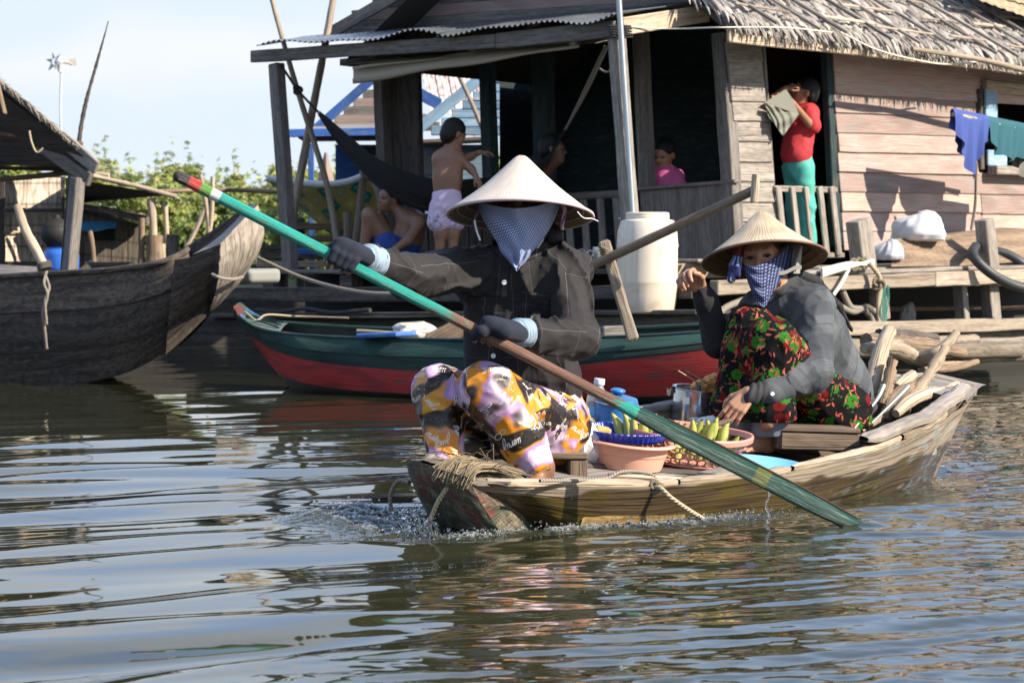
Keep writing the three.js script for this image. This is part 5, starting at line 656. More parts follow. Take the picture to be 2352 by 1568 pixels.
// uv in metres round and along the nearest bone
function boneUV(g, bones) {
  const q = g.toNonIndexed(), p = q.attributes.position, uv = new Float32Array(p.count * 2); for (const b of bones) { b.d = b.b.clone().sub(b.a); b.l2 = b.d.lengthSq(); const Z = b.d.clone().normalize(), r = b.ref || V(0, 0, 1); b.U = r.clone().addScaledVector(Z, -r.dot(Z)).normalize(); b.W = Z.clone().cross(b.U); b.Z = Z; }
  const c = V(0, 0, 0), v = V(0, 0, 0);
  for (let i = 0; i < p.count; i += 3) {
    c.set((p.getX(i) + p.getX(i + 1) + p.getX(i + 2)) / 3, (p.getY(i) + p.getY(i + 1) + p.getY(i + 2)) / 3, (p.getZ(i) + p.getZ(i + 1) + p.getZ(i + 2)) / 3); let best = null, bd = 9;
    for (const b of bones) { v.copy(c).sub(b.a); const t = clamp(v.dot(b.d) / b.l2, 0, 1), e = v.addScaledVector(b.d, -t).length() - b.r; if (e < bd) { bd = e; best = b; } }
    let a0 = null; for (let k = 0; k < 3; k++) { v.set(p.getX(i + k), p.getY(i + k), p.getZ(i + k)).sub(best.a); let a = Math.atan2(v.dot(best.W), v.dot(best.U)); if (a0 === null) a0 = a; else if (a - a0 > Math.PI) a -= 2 * Math.PI; else if (a - a0 < -Math.PI) a += 2 * Math.PI; uv[(i + k) * 2] = a * best.r + (best.o || 0); uv[(i + k) * 2 + 1] = v.dot(best.Z) + (best.ov || 0); }
  }
  q.setAttribute('uv', new THREE.BufferAttribute(uv, 2)); return q;
}
// uv in metres from the side that each triangle faces
function boxUV(g, ox = 0, oy = 0) {
  const q = g.toNonIndexed(), p = q.attributes.position, n = q.attributes.normal, uv = new Float32Array(p.count * 2);
  for (let i = 0; i < p.count; i += 3) { let a = 0, b = 0, c = 0; for (let k = 0; k < 3; k++) { a += n.getX(i + k); b += n.getY(i + k); c += n.getZ(i + k); } const A = Math.abs(a), B = Math.abs(b) * 0.8, C = Math.abs(c) * 1.25; for (let k = 0; k < 3; k++) { const x = p.getX(i + k), y = p.getY(i + k), z = p.getZ(i + k); uv[(i + k) * 2] = (C >= A && C >= B ? x : B >= A ? x : -z * Math.sign(a) + 0.3 * Math.sign(a)) + ox; uv[(i + k) * 2 + 1] = (C >= A && C >= B ? y : B >= A ? -z + 0.17 : y) + oy; } }
  q.setAttribute('uv', new THREE.BufferAttribute(uv, 2)); return q;
}
const coneCut = (c, dir, R, H) => { const Y = dir.clone().normalize(), v = V(0, 0, 0); return (x, y, z) => { v.set(x, y, z).sub(c); const k = v.dot(Y), r = Math.sqrt(Math.max(0, v.lengthSq() - k * k)); return k < 0 ? -9 : (r - (R * (1 - k / H) - 0.022)) * 0.66; }; };
function tint(g, fn) { const p = g.attributes.position, c = new Float32Array(p.count * 3); for (let i = 0; i < p.count; i++) { const r = fn(p.getX(i), p.getY(i), p.getZ(i)); c[i * 3] = r[0]; c[i * 3 + 1] = r[1]; c[i * 3 + 2] = r[2]; } g.setAttribute('color', new THREE.BufferAttribute(c, 3)); return g; }
// folds with sharp ridges and soft hollows
const folds = (amp, f, s = 0, sl = 0.6) => (x, y, z) => { const X = x * 0.8 + y * sl, Y = y * 0.8 - x * sl, w = 0.35 * noise3(x * f * 0.5 + s, y * f * 0.5, z * f * 0.5); const a = 1 - Math.abs(noise3(X * f * 1.25 + s, Y * f * 0.55 + w, z * f * 0.8)), b = 1 - Math.abs(noise3(Y * f * 2.4 + 5, X * f * 0.9 + s + w, z * f * 1.6)); return -amp * 1.0 * (a * a * a - 0.5) - amp * 0.45 * (b * b * b - 0.5); };
// folds of a garment: streaks along each limb or down the trunk, rings where it bends
function clothFolds(bones, bends, amp, s) {
  for (const b of bones) { b.d = b.b.clone().sub(b.a); b.l2 = b.d.lengthSq(); b.D = b.d.clone().normalize(); b.N = V(0.3, 0.2, 1).addScaledVector(b.D, -V(0.3, 0.2, 1).dot(b.D)).normalize(); b.M = b.D.clone().cross(b.N); }
  const rg = (n, k) => { const a = 1 - Math.abs(n); return Math.pow(a, k); };
  return (x, y, z) => {
    let sum = 0, W = 0; for (const b of bones) {
      const qx = x - b.a.x, qy = y - b.a.y, qz = z - b.a.z, t = clamp((qx * b.d.x + qy * b.d.y + qz * b.d.z) / b.l2, 0, 1), e = Math.hypot(qx - b.d.x * t, qy - b.d.y * t, qz - b.d.z * t) - b.r, w = Math.exp(-Math.max(0, e + 0.03) * 45); if (w < 0.02) continue;
      const a = qx * b.D.x + qy * b.D.y + qz * b.D.z, n = qx * b.N.x + qy * b.N.y + qz * b.N.z, m = qx * b.M.x + qy * b.M.y + qz * b.M.z, tw = (b.tw ?? 0.5), f = b.f || 1, wp = 0.4 * noise3(x * 7 + s, y * 7, z * 7);
      let h = rg(noise3(a * 3.4 * f + s + wp, n * 9.5 * f + a * 5 * tw, m * 9.5 * f + wp), 5) * 1.25 + rg(noise3(a * 7 * f + s + 9, n * 21 * f - a * 9 * tw, m * 21 * f), 4) * 0.45;
      let k = 0; for (const c of bends) k = Math.max(k, Math.exp(-(((x - c.x) ** 2 + (y - c.y) ** 2 + (z - c.z) ** 2) / 0.0085))); if (k > 0.03) h = h * (1 - 0.5 * k) + k * 1.25 * rg(noise3(a * 17 + n * 6 + s, n * 5, m * 5), 4);
      sum += w * h; W += w; }
    return W ? -amp * (sum / W - 0.55) : 0; };
}
const skinMat = phys([1, 1, 1], { vertexColors: true, roughness: 0.5, sheen: 0.15, name: 'skin' });
const hairMat = phys([0.010, 0.0085, 0.008], { roughness: 0.62, specularIntensity: 0.5, bumpMap: woodSets.grey.bump, bumpScale: 0.003, name: 'hair' });
const eyeWhite = std([0.17, 0.145, 0.13], { roughness: 0.5 }), eyeDark = std([0.008, 0.005, 0.004], { roughness: 0.4 });
// a head: c between the ears, up, fwd; s scales it
function headFrame(c, up, fwd, s = 1) { const Z = fwd.clone().normalize(), Y = up.clone().addScaledVector(Z, -up.dot(Z)).normalize(), X = Y.clone().cross(Z); return { c, X, Y, Z, s, m: new THREE.Matrix4().makeBasis(X, Y, Z), p: (x, y, z) => c.clone().addScaledVector(X, x * s).addScaledVector(Y, y * s).addScaledVector(Z, z * s) }; }
function headPrims(f, h, child = 0) {
  const s = h.s, E = (x, y, z, a, b, c, o) => f.ell(h.p(x, y, z), [a * s, b * s, c * s], h.m, o), C = (x, y, z, X, Y, Z, r, q, o) => f.cap(h.p(x, y, z), h.p(X, Y, Z), r * s, q * s, o);
  E(0, 0.035, -0.012, 0.076, 0.088, 0.093, { k: 0.02 }); E(0, -0.028, 0.022, 0.060, 0.082, 0.068, { k: 0.03 }); E(0, -0.072, 0.034, 0.042, 0.038, 0.046, { k: 0.03 });
  C(-0.006, -0.097, 0.066, 0.006, -0.097, 0.066, 0.015, 0.015, { k: 0.02 }); for (const i of [-1, 1]) { E(i * 0.036, -0.032, 0.052, 0.026, 0.024, 0.026, { k: 0.02 }); E(i * 0.077, -0.006, -0.006, 0.010, 0.030, 0.018, { k: 0.008 }); E(i * 0.012, -0.030, 0.093, 0.009, 0.008, 0.010, { k: 0.008 }); }
  C(0, 0.012, 0.084, 0, -0.026, 0.103 - child * 0.006, 0.008, 0.011, { k: 0.012 }); C(-0.036, 0.020, 0.072, 0.036, 0.020, 0.072, 0.014, 0.014, { k: 0.02 });
  C(-0.016, -0.056, 0.085, 0.016, -0.056, 0.085, 0.007, 0.007, { k: 0.008 }); C(-0.013, -0.066, 0.084, 0.013, -0.066, 0.084, 0.007, 0.007, { k: 0.008 });
  for (const i of [-1, 1]) E(i * 0.031, -0.002, 0.098, 0.016, 0.0075, 0.016, { k: 0.012, carve: true });
}
function face(parent, h, look = [0, 0]) {
  for (const i of [-1, 1]) {
    const e = new THREE.SphereGeometry(0.0130 * h.s, 14, 10); e.scale(1.06, 0.37, 0.74); e.applyMatrix4(h.m); const c = h.p(i * 0.031, -0.002, 0.0775); const ey = part(parent, 'eye', at(e, c), eyeWhite);
    const ir = new THREE.SphereGeometry(0.0082 * h.s, 12, 8); ir.scale(0.95, 0.56, 0.5); ir.applyMatrix4(h.m); part(ey, 'iris', at(ir, h.p(i * 0.031 + look[0], -0.002 + look[1], 0.0852)), eyeDark);
    part(ey, 'lash', rod([h.p(i * 0.016, -0.002, 0.086), h.p(i * 0.024, 0.0035, 0.0885), h.p(i * 0.034, 0.0042, 0.087), h.p(i * 0.047, 0.0, 0.078)], 0.0016 * h.s, { seg: 5 }), eyeDark);
    part(parent, 'eyebrow', rod([h.p(i * 0.014, 0.021, 0.0885), h.p(i * 0.028, 0.0265, 0.0885), h.p(i * 0.042, 0.0235, 0.0805), h.p(i * 0.052, 0.017, 0.071)], [0.0018 * h.s, 0.0021 * h.s, 0.0009 * h.s], { seg: 5 }), hairMat);
  }
}
function hairCap(parent, h, fringe = 0.045, extra, cut) { const f = new Field(0.015), s = h.s; f.ell(h.p(0, 0.040, -0.018), [0.084 * s, 0.092 * s, 0.100 * s], h.m); f.ell(h.p(0, -0.005, -0.055), [0.076 * s, 0.075 * s, 0.060 * s], h.m); if (extra) extra(f);
  f.ell(h.p(0, -0.03 + fringe - 0.045, 0.085), [0.068 * s, 0.085 * s, 0.075 * s], h.m, { carve: true, k: 0.012 }); for (const i of [-1, 1]) f.ell(h.p(i * 0.085, -0.015, 0.012), [0.026 * s, 0.035 * s, 0.030 * s], h.m, { carve: true, k: 0.01 });
  f.disp = (x, y, z) => 0.0022 * noise3(x * 90, y * 40, z * 90) + 0.002 * noise3(x * 200, y * 70, z * 200); f.cutF = cut || null; return part(parent, 'hair', f.mesh(0.005), hairMat); }
// fingers: an open hand from the wrist, dir along it, nrm out of the back of the hand, sd towards the thumb
function openHand(f, w, dir, nrm, sd, s, curl = [0.35, 0.5, 0.4], spread = 0.05) {
  dir = dir.clone().normalize(); nrm = nrm.clone().addScaledVector(dir, -nrm.dot(dir)).normalize(); const S = dir.clone().cross(nrm); if (S.dot(sd) < 0) S.negate(); const tips = [], pt = (a, b, c) => w.clone().addScaledVector(dir, a * s).addScaledVector(S, b * s).addScaledVector(nrm, c * s);
  for (let i = 0; i < 4; i++) {
    const b = [0.029, 0.010, -0.009, -0.027][i], L = [0.94, 1.05, 0.98, 0.78][i]; f.cap(pt(0.0, b * 0.6, 0), pt(0.082 - 0.004 * Math.abs(i - 1), b, 0.002), 0.014 * s, 0.0115 * s, { k: 0.010 * s });
    let p = pt(0.084 - 0.004 * Math.abs(i - 1), b, 0.002), a = 0; const dS = spread * (1.2 - i * 0.8); for (let j = 0; j < 3; j++) { a += curl[j] * (1 + 0.12 * i); const d = dir.clone().multiplyScalar(Math.cos(a)).addScaledVector(nrm, -Math.sin(a)).addScaledVector(S, dS).normalize(), l = [0.040, 0.025, 0.020][j] * L * s, q = p.clone().addScaledVector(d, l); f.cap(p, q, [0.0095, 0.0085, 0.0078][j] * s, [0.0085, 0.0078, 0.0066][j] * s, { k: 0.004 * s }); p = q; if (j === 2) tips.push([q, d.clone()]); }
  }
  const t0 = pt(0.018, 0.024, -0.004), t1 = pt(0.048, 0.047, -0.016), t2 = pt(0.074, 0.052, -0.026), t3 = pt(0.094, 0.046, -0.034); f.cap(t0, t1, 0.014 * s, 0.0115 * s, { k: 0.010 * s }); f.cap(t1, t2, 0.0105 * s, 0.0092 * s, { k: 0.004 * s }); f.cap(t2, t3, 0.0092 * s, 0.0075 * s, { k: 0.004 * s }); tips.push([t3, t3.clone().sub(t2).normalize()]); return tips;
}
// a fist round a bar: axis ax through c (towards the thumb), bar radius R, k0 from the bar to the palm, turn the way the fingers go round
function gripHand(f, w, c, ax, R, k0, turn, s, inflate = 0, joints = 3) {
  ax = ax.clone().normalize(); k0 = k0.clone().addScaledVector(ax, -k0.dot(ax)).normalize(); const k1 = ax.clone().cross(k0).multiplyScalar(turn), pt = (a, r, o) => c.clone().addScaledVector(k0, Math.cos(a) * r).addScaledVector(k1, Math.sin(a) * r).addScaledVector(ax, o), tips = [];
  for (let i = 0; i < 4; i++) {
    const o = [0.030, 0.010, -0.010, -0.028][i] * s, t = 0.010 * s, kn = pt(0.42, R + 0.022 * s, o), ang = [[0.42, 1.35, 2.35, 3.1], [0.42, 1.4, 2.45, 3.3], [0.42, 1.4, 2.45, 3.25], [0.42, 1.3, 2.25, 2.95]][i];
    f.cap(w.clone().addScaledVector(ax, o * 0.5), kn, 0.0155 * s + inflate, 0.0130 * s + inflate, { k: 0.012 * s });
    for (let j = 0; j < joints; j++) f.cap(pt(ang[j], R + (j ? t : 0.020 * s), o), pt(ang[j + 1], R + t, o), [0.0112, 0.0098, 0.0086][j] * s + inflate, [0.0098, 0.0088, 0.0072][j] * s + inflate, { k: 0.004 * s });
    tips.push([pt(ang[3], R + t, o), pt(ang[3] + 0.5, R + t, o).sub(pt(ang[3], R + t, o)).normalize()]);
  }
  { const kn = pt(0.42, R + 0.020 * s, 0); f.cap(w.clone().lerp(kn, 0.22), w.clone().lerp(kn, 0.92), 0.025 * s + inflate, 0.0255 * s + inflate, { k: 0.016 * s, n: kn.clone().sub(w).cross(ax), q: 0.82 }); for (const o of [-0.018, 0.018]) f.cap(w.clone().lerp(kn, 0.3).addScaledVector(ax, o * 0.6 * s), kn.clone().addScaledVector(ax, o * s), 0.019 * s + inflate, 0.018 * s + inflate, { k: 0.014 * s }); }
  const t1 = pt(-0.55, R + 0.022 * s, 0.034 * s), t2 = pt(-1.35, R + 0.013 * s, 0.042 * s), t3 = pt(-2.1, R + 0.011 * s, 0.036 * s); f.cap(w.clone().addScaledVector(ax, 0.015 * s), t1, 0.016 * s + inflate, 0.0135 * s + inflate, { k: 0.010 * s }); f.cap(t1, t2, 0.0118 * s + inflate, 0.0102 * s + inflate, { k: 0.004 * s }); if (joints > 2) f.cap(t2, t3, 0.0102 * s, 0.0080 * s, { k: 0.004 * s }); return tips;
}
const nail = (parent, tips, r) => { for (const [p, d] of tips) { const g = new THREE.SphereGeometry(r, 8, 6); g.scale(1, 0.5, 1); part(parent, 'nail', at(g, p.clone().addScaledVector(d, r * 0.5)), std([0.55, 0.36, 0.30], { roughness: 0.3 })); } };
function foot(f, ankle, heelDir, toeDir, sd, s) { const D = toeDir.clone().normalize(), S = sd.clone().normalize(), b = ankle.clone().add(V(0, -0.065 * s, 0)); f.cap(ankle, b.clone().addScaledVector(D, -0.03 * s), 0.034 * s, 0.030 * s, { k: 0.02 }); f.cap(ankle.clone().add(V(0, -0.02 * s, 0)), b.clone().addScaledVector(D, 0.12 * s).addScaledVector(S, 0.008 * s), 0.034 * s, 0.022 * s, { k: 0.03 }); f.cap(b.clone().addScaledVector(D, 0.0), b.clone().addScaledVector(D, 0.12 * s).addScaledVector(S, -0.024 * s), 0.024 * s, 0.017 * s, { k: 0.02 });
  for (let i = 0; i < 5; i++) { const p = b.clone().addScaledVector(D, (0.125 - 0.009 * i) * s).addScaledVector(S, (0.024 - 0.017 * i) * s).add(V(0, -0.004 * s, 0)), q = p.clone().addScaledVector(D, [0.042, 0.034, 0.030, 0.026, 0.021][i] * s).add(V(0, -0.006 * s, 0)); f.cap(p, q, [0.013, 0.0095, 0.009, 0.0085, 0.008][i] * s, [0.0125, 0.0085, 0.008, 0.0075, 0.007][i] * s, { k: 0.005 * s }); } }
const skinTone = (base, h, lips = true) => (x, y, z) => { const n = 1 + 0.10 * noise3(x * 22, y * 22, z * 22) + 0.05 * noise3(x * 90, y * 90, z * 90); let r = base[0] * n, g = base[1] * n, b = base[2] * n; if (h && lips) { const v = V(x, y, z).sub(h.c), X = v.dot(h.X) / h.s, Y = v.dot(h.Y) / h.s, Z = v.dot(h.Z) / h.s; if (Z > 0.07) { const l = Math.exp(-Math.pow((Y + 0.061) / 0.009, 2) - Math.pow(X / 0.02, 2)); r = lerp(r, base[0] * 0.85, l); g = lerp(g, base[1] * 0.5, l); b = lerp(b, base[2] * 0.55, l); } } return [r, g, b]; };
function skinMesh(t, f, cell, tone, extra = []) { const gs = [f.mesh(cell), ...extra].map((g) => { g.deleteAttribute('uv'); return g; }); const g = mergeGeometries(gs); return part(t, 'body', tint(g, tone), skinMat); }
// ---------------------------------------------------------------- the family in the floating house
{
  const nrmC = V(0, 0, 1);
  const J = (d) => (x, y, o = 0) => P(x, y, d + o);
  { // man reclining against the veranda post
    const j = J(18.95), t = thing('person', 'bare-chested person in blue shorts reclining against the veranda post', 'person'), f = new Field(0.03), h = headFrame(j(896, 455), V(0.35, 1, 0), V(-0.80, 0.05, 0.55), 0.92), tone = [0.20, 0.105, 0.062];
    headPrims(f, h); f.cap(j(910, 478), j(932, 500), 0.046, 0.055); f.cap(j(958, 508, -0.10), j(940, 512, 0.16), 0.062, 0.062, { k: 0.05 }); f.cap(j(945, 515), j(935, 548), 0.105, 0.095, { k: 0.06 }); f.cap(j(935, 548), j(918, 578), 0.098, 0.095, { k: 0.06 });
    f.cap(j(905, 578, -0.08), j(848, 494, -0.14), 0.076, 0.054); f.cap(j(848, 494, -0.14), j(834, 588, -0.12), 0.050, 0.034); f.cap(j(905, 580, 0.08), j(872, 504, 0.10), 0.074, 0.054); f.cap(j(872, 504, 0.10), j(812, 600, 0.02), 0.048, 0.032);
    f.cap(j(966, 508, -0.13), j(938, 552, -0.20), 0.044, 0.036); f.cap(j(938, 552, -0.20), j(884, 588, -0.22), 0.035, 0.025); const hf = new Field(0.008); hf.cap(j(892, 584, -0.22), j(884, 589, -0.22), 0.024, 0.022); openHand(hf, j(884, 589, -0.22), V(-0.8, -0.5, 0.1), V(0, 0.3, 1), V(0, -1, 0), 0.85);
    foot(f, j(800, 596, 0.0), V(1, 0, 0), V(-0.95, -0.05, 0.2), V(0.2, 0, 0.9), 1.0); foot(f, j(832, 592, -0.12), V(1, 0, 0), V(-0.9, 0, 0.35), V(0.2, 0, 0.9), 0.9);
    skinMesh(t, f, 0.009, skinTone(tone, h), [hf.mesh(0.0045)]); face(t, h); hairCap(t, h, 0.05);
    const s = new Field(0.03); s.cap(j(930, 566), j(916, 582), 0.115, 0.112); s.cap(j(912, 580, -0.08), j(886, 560, -0.12), 0.098, 0.090); s.cap(j(910, 582, 0.08), j(890, 560, 0.10), 0.096, 0.088); s.cap(j(918, 590), j(900, 592), 0.06, 0.06); s.disp = folds(0.010, 6); part(t, 'shorts', s.mesh(0.008), std([0.020, 0.055, 0.24], { roughness: 0.85 }));
  }
  { // small child standing with its back to us
    const j = J(17.95), t = thing('person', 'small child standing on the veranda in lavender shorts leaning on hammock', 'person'), f = new Field(0.025), h = headFrame(j(1043, 308), V(0.05, 1, 0), V(0.75, -0.35, -0.45), 0.86), tone = [0.21, 0.105, 0.062];
    headPrims(f, h, 1); f.cap(j(1036, 338), j(1032, 356), 0.034, 0.042); f.cap(j(1010, 364), j(1052, 364), 0.044, 0.042, { k: 0.05 }); f.cap(j(1028, 372), j(1028, 405), 0.092, 0.085, { k: 0.06, n: V(0, 0, 1), q: 0.75 }); f.cap(j(1028, 405), j(1026, 450), 0.088, 0.092, { k: 0.06, n: V(0, 0, 1), q: 0.8 });
    f.cap(j(1058, 366), j(1082, 388, -0.02), 0.033, 0.027); f.cap(j(1082, 388, -0.02), j(1093, 404, -0.06), 0.027, 0.021); f.cap(j(1052, 362, 0.1), j(1080, 360, 0.14), 0.03, 0.025); f.cap(j(1080, 360, 0.14), j(1100, 350, 0.1), 0.025, 0.020);
    f.cap(j(1012, 480), j(1011, 535), 0.060, 0.042); f.cap(j(1011, 535), j(1011, 590), 0.040, 0.030); f.cap(j(1044, 480), j(1041, 535), 0.060, 0.042); f.cap(j(1041, 535), j(1040, 592), 0.040, 0.030);
    foot(f, j(1011, 600), V(1, 0, 0), V(0.2, 0, -1), V(1, 0, 0), 0.75); foot(f, j(1040, 602), V(1, 0, 0), V(0.4, 0, -1), V(-1, 0, 0), 0.75);
    const hf = new Field(0.006); hf.cap(j(1091, 400, -0.06), j(1094, 407, -0.07), 0.019, 0.017); openHand(hf, j(1094, 407, -0.07), V(0.4, -0.8, 0.1), V(0.6, 0.2, 0.7), V(-1, 0, 0), 0.62); hf.cap(j(1098, 351, 0.1), j(1104, 349, 0.1), 0.018, 0.016); openHand(hf, j(1104, 349, 0.1), V(1, 0.0, 0), V(0, 1, 0.3), V(0, 0, 1), 0.62);
    skinMesh(t, f, 0.008, skinTone(tone, h), [hf.mesh(0.004)]); face(t, h); hairCap(t, h, 0.05, (q) => q.ell(h.p(0, -0.02, -0.05), [0.07, 0.07, 0.05], h.m));
    const s = new Field(0.02); s.cap(j(1026, 452), j(1026, 472), 0.098, 0.104, { n: V(0, 0, 1), q: 0.85 }); s.cap(j(1010, 476), j(1006, 508), 0.066, 0.078); s.cap(j(1044, 476), j(1044, 506), 0.066, 0.074); s.disp = folds(0.010, 6, 3); part(t, 'shorts', tint(s.mesh(0.006), (x, y, z) => { const n = Math.abs(noise3(x * 26, y * 30, z * 26)), a = sstep(0.12, 0.03, n) * sstep(j(1018, 480).y + 0.03, j(1018, 480).y - 0.03, y + 0.35 * (j(1030, 470).x - x)); return [lerp(0.52, 0.16, a), lerp(0.41, 0.14, a), lerp(0.55, 0.17, a)]; }), std([1, 1, 1], { vertexColors: true, roughness: 0.85 }));
    part(t, 'earring', at(new THREE.SphereGeometry(0.009, 8, 6), h.p(0.082, -0.045, 0.0)), std([0.7, 0.7, 0.7], { metalness: 0.9, roughness: 0.2 }));
  }
  { // boy in the doorway lifting a grey bag to his mouth
    const j = (x, y, o = 0) => on(WL, x, y, -0.05 + o), t = thing('person', 'child in red shirt and teal trousers in the doorway', 'person'), f = new Field(0.03), h = headFrame(j(1848, 214), V(0.25, 1, -0.05), V(-0.95, 0.28, 0.12), 0.90), tone = [0.26, 0.125, 0.07];
    headPrims(f, h, 1); f.cap(j(1850, 238), j(1846, 256), 0.036, 0.044); f.cap(j(1858, 260, 0.07), j(1820, 258, -0.07), 0.042, 0.042); f.cap(j(1840, 275), j(1834, 350), 0.07, 0.07, { k: 0.04 }); f.cap(j(1862, 262, 0.09), j(1864, 290, 0.12), 0.036, 0.031); f.cap(j(1864, 290, 0.12), j(1820, 236, 0.12), 0.032, 0.024); f.cap(j(1812, 258, -0.06), j(1772, 228, 0.02), 0.034, 0.028); f.cap(j(1772, 228, 0.02), j(1804, 204, 0.04), 0.027, 0.022);
    for (const [x, o] of [[1822, -0.06], [1846, 0.06]]) { f.cap(j(x, 390, o), j(x + 6, 470, o), 0.048, 0.04); f.cap(j(x + 6, 470, o), j(x + 10, 560, o), 0.04, 0.031); foot(f, j(x + 10, 575, o), V(1, 0, 0), V(-0.8, 0, 0.5), V(0, 0, 1), 0.85); }
    const hf = new Field(0.006); hf.cap(j(1824, 240, 0.12), j(1816, 232, 0.12), 0.024, 0.021); openHand(hf, j(1816, 232, 0.12), V(-0.7, 0.55, 0), V(0.5, 0.2, 0.8), V(0, 1, 0), 0.75, [0.6, 0.8, 0.6]); hf.cap(j(1800, 207, 0.04), j(1806, 203, 0.04), 0.021, 0.02); openHand(hf, j(1806, 203, 0.04), V(0.7, 0.25, 0), V(0, 0.8, 0.5), V(0.2, -0.5, 0.5), 0.75, [0.8, 0.9, 0.7]);
    skinMesh(t, f, 0.008, skinTone(tone, h), [hf.mesh(0.004)]); face(t, h); hairCap(t, h, 0.055);
    const s = new Field(0.03); s.cap(j(1858, 262, 0.06), j(1824, 262, -0.06), 0.075, 0.07); s.cap(j(1842, 275), j(1830, 355), 0.098, 0.110, { k: 0.05 }); s.cap(j(1860, 264, 0.09), j(1868, 286, 0.12), 0.056, 0.062); s.cap(j(1818, 262, -0.06), j(1800, 250, -0.02), 0.056, 0.058); s.disp = folds(0.012, 6, 6); s.cutF = (x, y) => j(1830, 373).y - y; part(t, 'shirt', s.mesh(0.007), std([0.36, 0.016, 0.022], { roughness: 0.8 }));
    const q = new Field(0.03); q.cap(j(1834, 368), j(1834, 388), 0.098, 0.094); for (const [x, o] of [[1822, -0.055], [1846, 0.055]]) { q.cap(j(x, 388, o), j(x + 5, 470, o), 0.074, 0.064); q.cap(j(x + 5, 470, o), j(x + 9, 560, o), 0.064, 0.062); } q.disp = folds(0.012, 6, 9); part(t, 'trousers', tint(q.mesh(0.008), (x, y, z) => { const c = j(1842, 400, 0.14); const u = (x - c.x) * WL.w.x + (z - c.z) * WL.w.z; return Math.abs(u + 0.01) < 0.012 ? [0.42, 0.26, 0.05] : [0.055, 0.32, 0.26]; }), std([1, 1, 1], { vertexColors: true, roughness: 0.75 }));
    const b = sheet((u, v) => { const p = quadF(j(1806, 212, 0.16), j(1756, 236, 0.12), j(1770, 262, 0.12), j(1836, 268, 0.16))(u, v * 0.6), q2 = quadF(j(1756, 236, 0.12), j(1836, 262, 0.16), j(1800, 312, 0.18), j(1766, 268, 0.14))(u, v); return (v < 0.0 ? p : q2).add(V(0, 0, 0.02 * Math.sin(u * 8 + v * 5) + 0.012 * Math.sin(u * 19 - v * 13))); }, 24, 24, (u, v) => [u, v]); solo('grey_bag', 'limp grey-green bag that the child in red holds', 'bag', merge([b, sheet(quadF(j(1806, 204, 0.14), j(1820, 226, 0.15), j(1836, 262, 0.16), j(1756, 236, 0.12)), 8, 8)]), std([0.15, 0.15, 0.12], { roughness: 0.8 }));
  }
  { // toddler in pink looking out over the half wall
    const j = (x, y, o = 0) => on(WG, x, y, 0.18 + o), t = thing('person', 'toddler in pink shirt behind the half wall', 'person'), f = new Field(0.025), h = headFrame(j(1526, 356), V(0.05, 1, 0), V(-0.55, -0.28, 0.8), 0.92), tone = [0.34, 0.165, 0.092];
    headPrims(f, h, 1); f.cap(j(1530, 378), j(1532, 394), 0.034, 0.042); f.cap(j(1512, 400, -0.04), j(1552, 402, 0.04), 0.042, 0.042); f.cap(j(1532, 405), j(1532, 470), 0.08, 0.09); f.cap(j(1556, 404, 0.04), j(1566, 440, 0.0), 0.03, 0.026); f.cap(j(1508, 404, -0.04), j(1498, 440, -0.1), 0.03, 0.026); f.cap(j(1522, 480), j(1522, 590), 0.06, 0.04); f.cap(j(1544, 480), j(1544, 590), 0.06, 0.04);
    skinMesh(t, f, 0.007, skinTone(tone, h)); face(t, h); hairCap(t, h, 0.05);
    const s = new Field(0.025); s.cap(j(1510, 404, -0.04), j(1554, 406, 0.04), 0.049, 0.049); s.cap(j(1532, 408), j(1532, 480), 0.096, 0.112); s.cap(j(1556, 406, 0.04), j(1564, 428, 0.02), 0.046, 0.048); s.cap(j(1508, 406, -0.04), j(1500, 428, -0.06), 0.046, 0.048); s.disp = folds(0.009, 7, 11); part(t, 'shirt', s.mesh(0.007), std([0.52, 0.10, 0.24], { roughness: 0.85 }));
  }
  { // someone lying in the hammock, face seen past its edge
    const j = (x, y, o = 0) => on(WG, x, y, -0.42 + o), t = thing('person', 'smiling person lying in the black hammock, only face showing', 'person'), f = new Field(0.03), h = headFrame(j(1270, 344), V(-0.15, 1, -0.1), V(0.93, 0.05, 0.10), 0.88), tone = [0.10, 0.05, 0.03];
    headPrims(f, h); f.cap(j(1268, 375), j(1245, 398), 0.045, 0.055); f.cap(j(1236, 410), j(1170, 432), 0.09, 0.09); f.cap(j(1170, 428), j(1090, 438), 0.08, 0.06); skinMesh(t, f, 0.008, skinTone(tone, h)); face(t, h); hairCap(t, h, 0.045);
    const s = new Field(0.03); s.cap(j(1238, 410), j(1160, 434), 0.105, 0.105); s.disp = folds(0.006, 14, 2); part(t, 'dark_shirt', s.mesh(0.009), std([0.03, 0.02, 0.025], { roughness: 0.9 }));
  }
}
